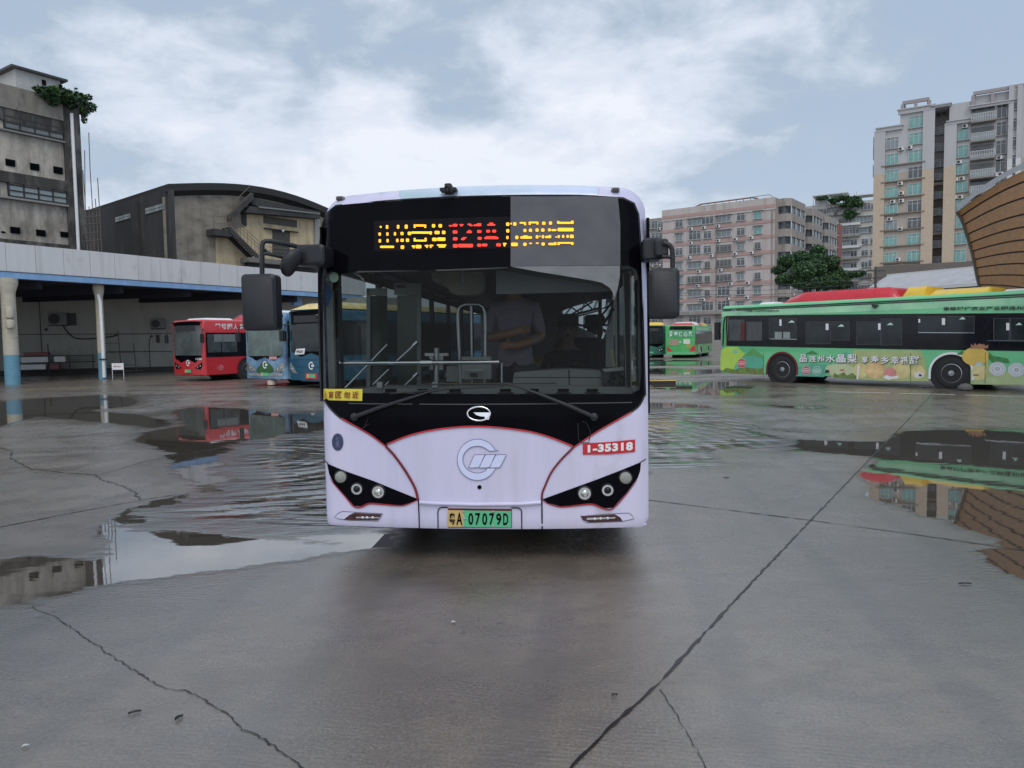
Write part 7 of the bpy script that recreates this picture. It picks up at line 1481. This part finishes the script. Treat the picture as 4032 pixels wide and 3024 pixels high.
for i in range(11):
    up, dn = rowsP[i], rowsP[i + 1]; b = len(mb.v)
    for k in range(15): g_ = (dn[k] - up[k]) * (.05 / max(.3, (dn[k] - up[k]).length)); mb.v += [tuple(up[k] + nrm * .02), tuple(dn[k] + nrm * .14 - g_), tuple(dn[k] + nrm * .0 - g_), tuple(dn[k] + nrm * .0 + g_ * .2)]
    for k in range(14):
        q = b + 4 * k; mb.f += [(q, q + 4, q + 5, q + 1), (q + 1, q + 5, q + 6, q + 2), (q + 2, q + 6, q + 7, q + 3)]; mb.m += [0, 1, 1]
mb.build('board_cladding', [mt['wood'], M('board_gap_shade', (.03, .018, .012), .8)], th, 20)  # dark gaps between boards, with the shade under each lap coloured in
mb = MB(); top = rowsP[0]; b = 0
for k in range(15): mb.v += [tuple(top[k] + nrm * .35 + Vector((0, 0, .02))), tuple(top[k] + nrm * .35 + Vector((0, 0, .22))), tuple(top[k] - nrm * 6 + Vector((0, 0, 1.2)))]
for k in range(14): q = 3 * k; mb.f += [(q, q + 3, q + 4, q + 1), (q + 1, q + 4, q + 5, q + 2)]; mb.m += [0, 0]
mb.build('roof_edge', M('weathered_metal_edge', (.34, .35, .37), .4, var=.2), th)
mb = MB()
for i in range(11): a, c = rowsP[i][0], rowsP[i + 1][0]; mb.add([a + nrm * .14, c + nrm * .14, c - nrm * 5 + Vector((.6, 0, 0)), a - nrm * 5 + Vector((.6, 0, 0))], [(0, 1, 2, 3)])
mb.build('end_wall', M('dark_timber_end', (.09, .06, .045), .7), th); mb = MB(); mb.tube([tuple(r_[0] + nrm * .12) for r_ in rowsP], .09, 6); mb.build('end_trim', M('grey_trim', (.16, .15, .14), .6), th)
for p in (rowsP[-1][1] + Vector((1.5, 1.6, 0)), rowsP[-1][8] + Vector((1, 1.2, 0))): mb = MB(); mb.box(p.x - .3, p.x + .3, p.y - .3, p.y + .3, 0, p.z + .4); mb.build('pillar', m_conc, th)
# ---- tree behind the green bus
TY = 92.0; FTr = Frame((3225 - 2016) / F * TY, TY, 0); tr = thing('tree', 'large dark green broadleaf tree standing behind the green bus', 'tree', FTr)
bl = []
for x, y_, rx, ry in ((610, 1190, 90, 60), (700, 1080, 110, 90), (860, 1040, 110, 90), (1000, 1180, 150, 120), (1090, 960, 85, 90), (1060, 1080, 120, 100), (1220, 1110, 110, 90), (1290, 1230, 130, 100), (820, 1220, 150, 120), (1420, 1280, 120, 75), (1520, 1270, 70, 40), (640, 1330, 110, 80), (1180, 1350, 220, 110), (880, 1380, 200, 90), (1400, 1390, 130, 60)):
    (a, b), (c, d) = FTr.hit(*cQ(x, y_)), FTr.hit(*cQ(x + rx, y_ - ry)); bl.append((a, rg.uniform(-1.5, 1.5), b, (c - a) * 1.05, 1.6, (d - b) * 1.05))
leaves(MB(), bl, 42000, .18, 21).build('crown', lf, tr)
mb = MB(); mb.tube([(0, 0, 0), (.2, 0, 2.5), (0, 0, 4.5)], [.35, .28, .22], 9)
for b in bl[1:10]: mb.tube([(0, 0, 4.2), ((b[0]) * .5, b[1] * .5, (4.2 + b[2]) / 2), (b[0], b[1], b[2])], [.16, .1, .04], 6)
mb.build('trunk', M('tree_bark', (.05, .042, .035), .9, var=.3), tr)
# ---- utility pole, wires, kerb, hedge line
g = Vector(((3444 - 2016) / F * 60, 60, 0)); t = thing('utility_pole', 'dark utility pole with crossarm in front of the low hall', 'pole', None, None, loc=g); h_ = Frame(g.x, 60, 0).hit(3444, 1052)[1]; mb = MB(); mb.tube([(0, 0, 0), (0, 0, h_)], [.13, .09], 8); mb.build('shaft', mt['greyD'], t); mb = MB(); mb.box(-.8, .8, -.06, .06, h_ - .35, h_ - .25); mb.box(-.5, .5, -.06, .06, h_ - .95, h_ - .87); mb.build('crossarm', mt['greyD'], t)
for i, (y0, y1) in enumerate(((1118, 1092), (1135, 1112), (1152, 1130), (1160, 1142))):
    A, B = onY(2640, y0, 100), onY(3460, y1, 62); mb = MB(); mb.tube([tuple(A.lerp(B, k / 12) + Vector((0, 0, -.5 * math.sin(math.pi * k / 12)))) for k in range(13)], .022, 4); obj1('overhead_wire', mb, mt['greyD'], 'thin dark overhead wire crossing before the pinkish apartment block', 'wire', 'overhead wires before the apartments')
g = gnd(2582, 1512); mb = MB(); mb.mat(0).box(-3.2, .72, -.12, .12, 0, .12); mb.mat(1).box(-3.21, .73, -.13, .13, .12, .135); o = obj1('kerb_block', mb, [mt['rubber'], mt['yellow']], 'black kerb block with yellow painted top right of the lavender bus', 'kerb'); o.location = g; o.rotation_euler.z = -.06
g = gnd(3800, 1538); mb = MB(); mb.lathe([(.12, 0), (.2, .05), (.2, .12), (.1, .2), (.02, .22)], (0, 0, 0), 'Z', 14); o = obj1('wheel_chock', mb, M('grey_rubber', (.12, .12, .12), .7), 'rounded grey wheel chock on the ground behind the green bus wheel', 'wheel chock', smooth=50); o.location = g
far = thing('boundary_wall', 'long low grey boundary wall closing the far side of the yard', 'wall', facade(2300, 100, 3700, 82)); mb = MB(); mb.box(-60, 80, 0, .3, 0, 2.2); mb.build('wall_face', m_conc, far)
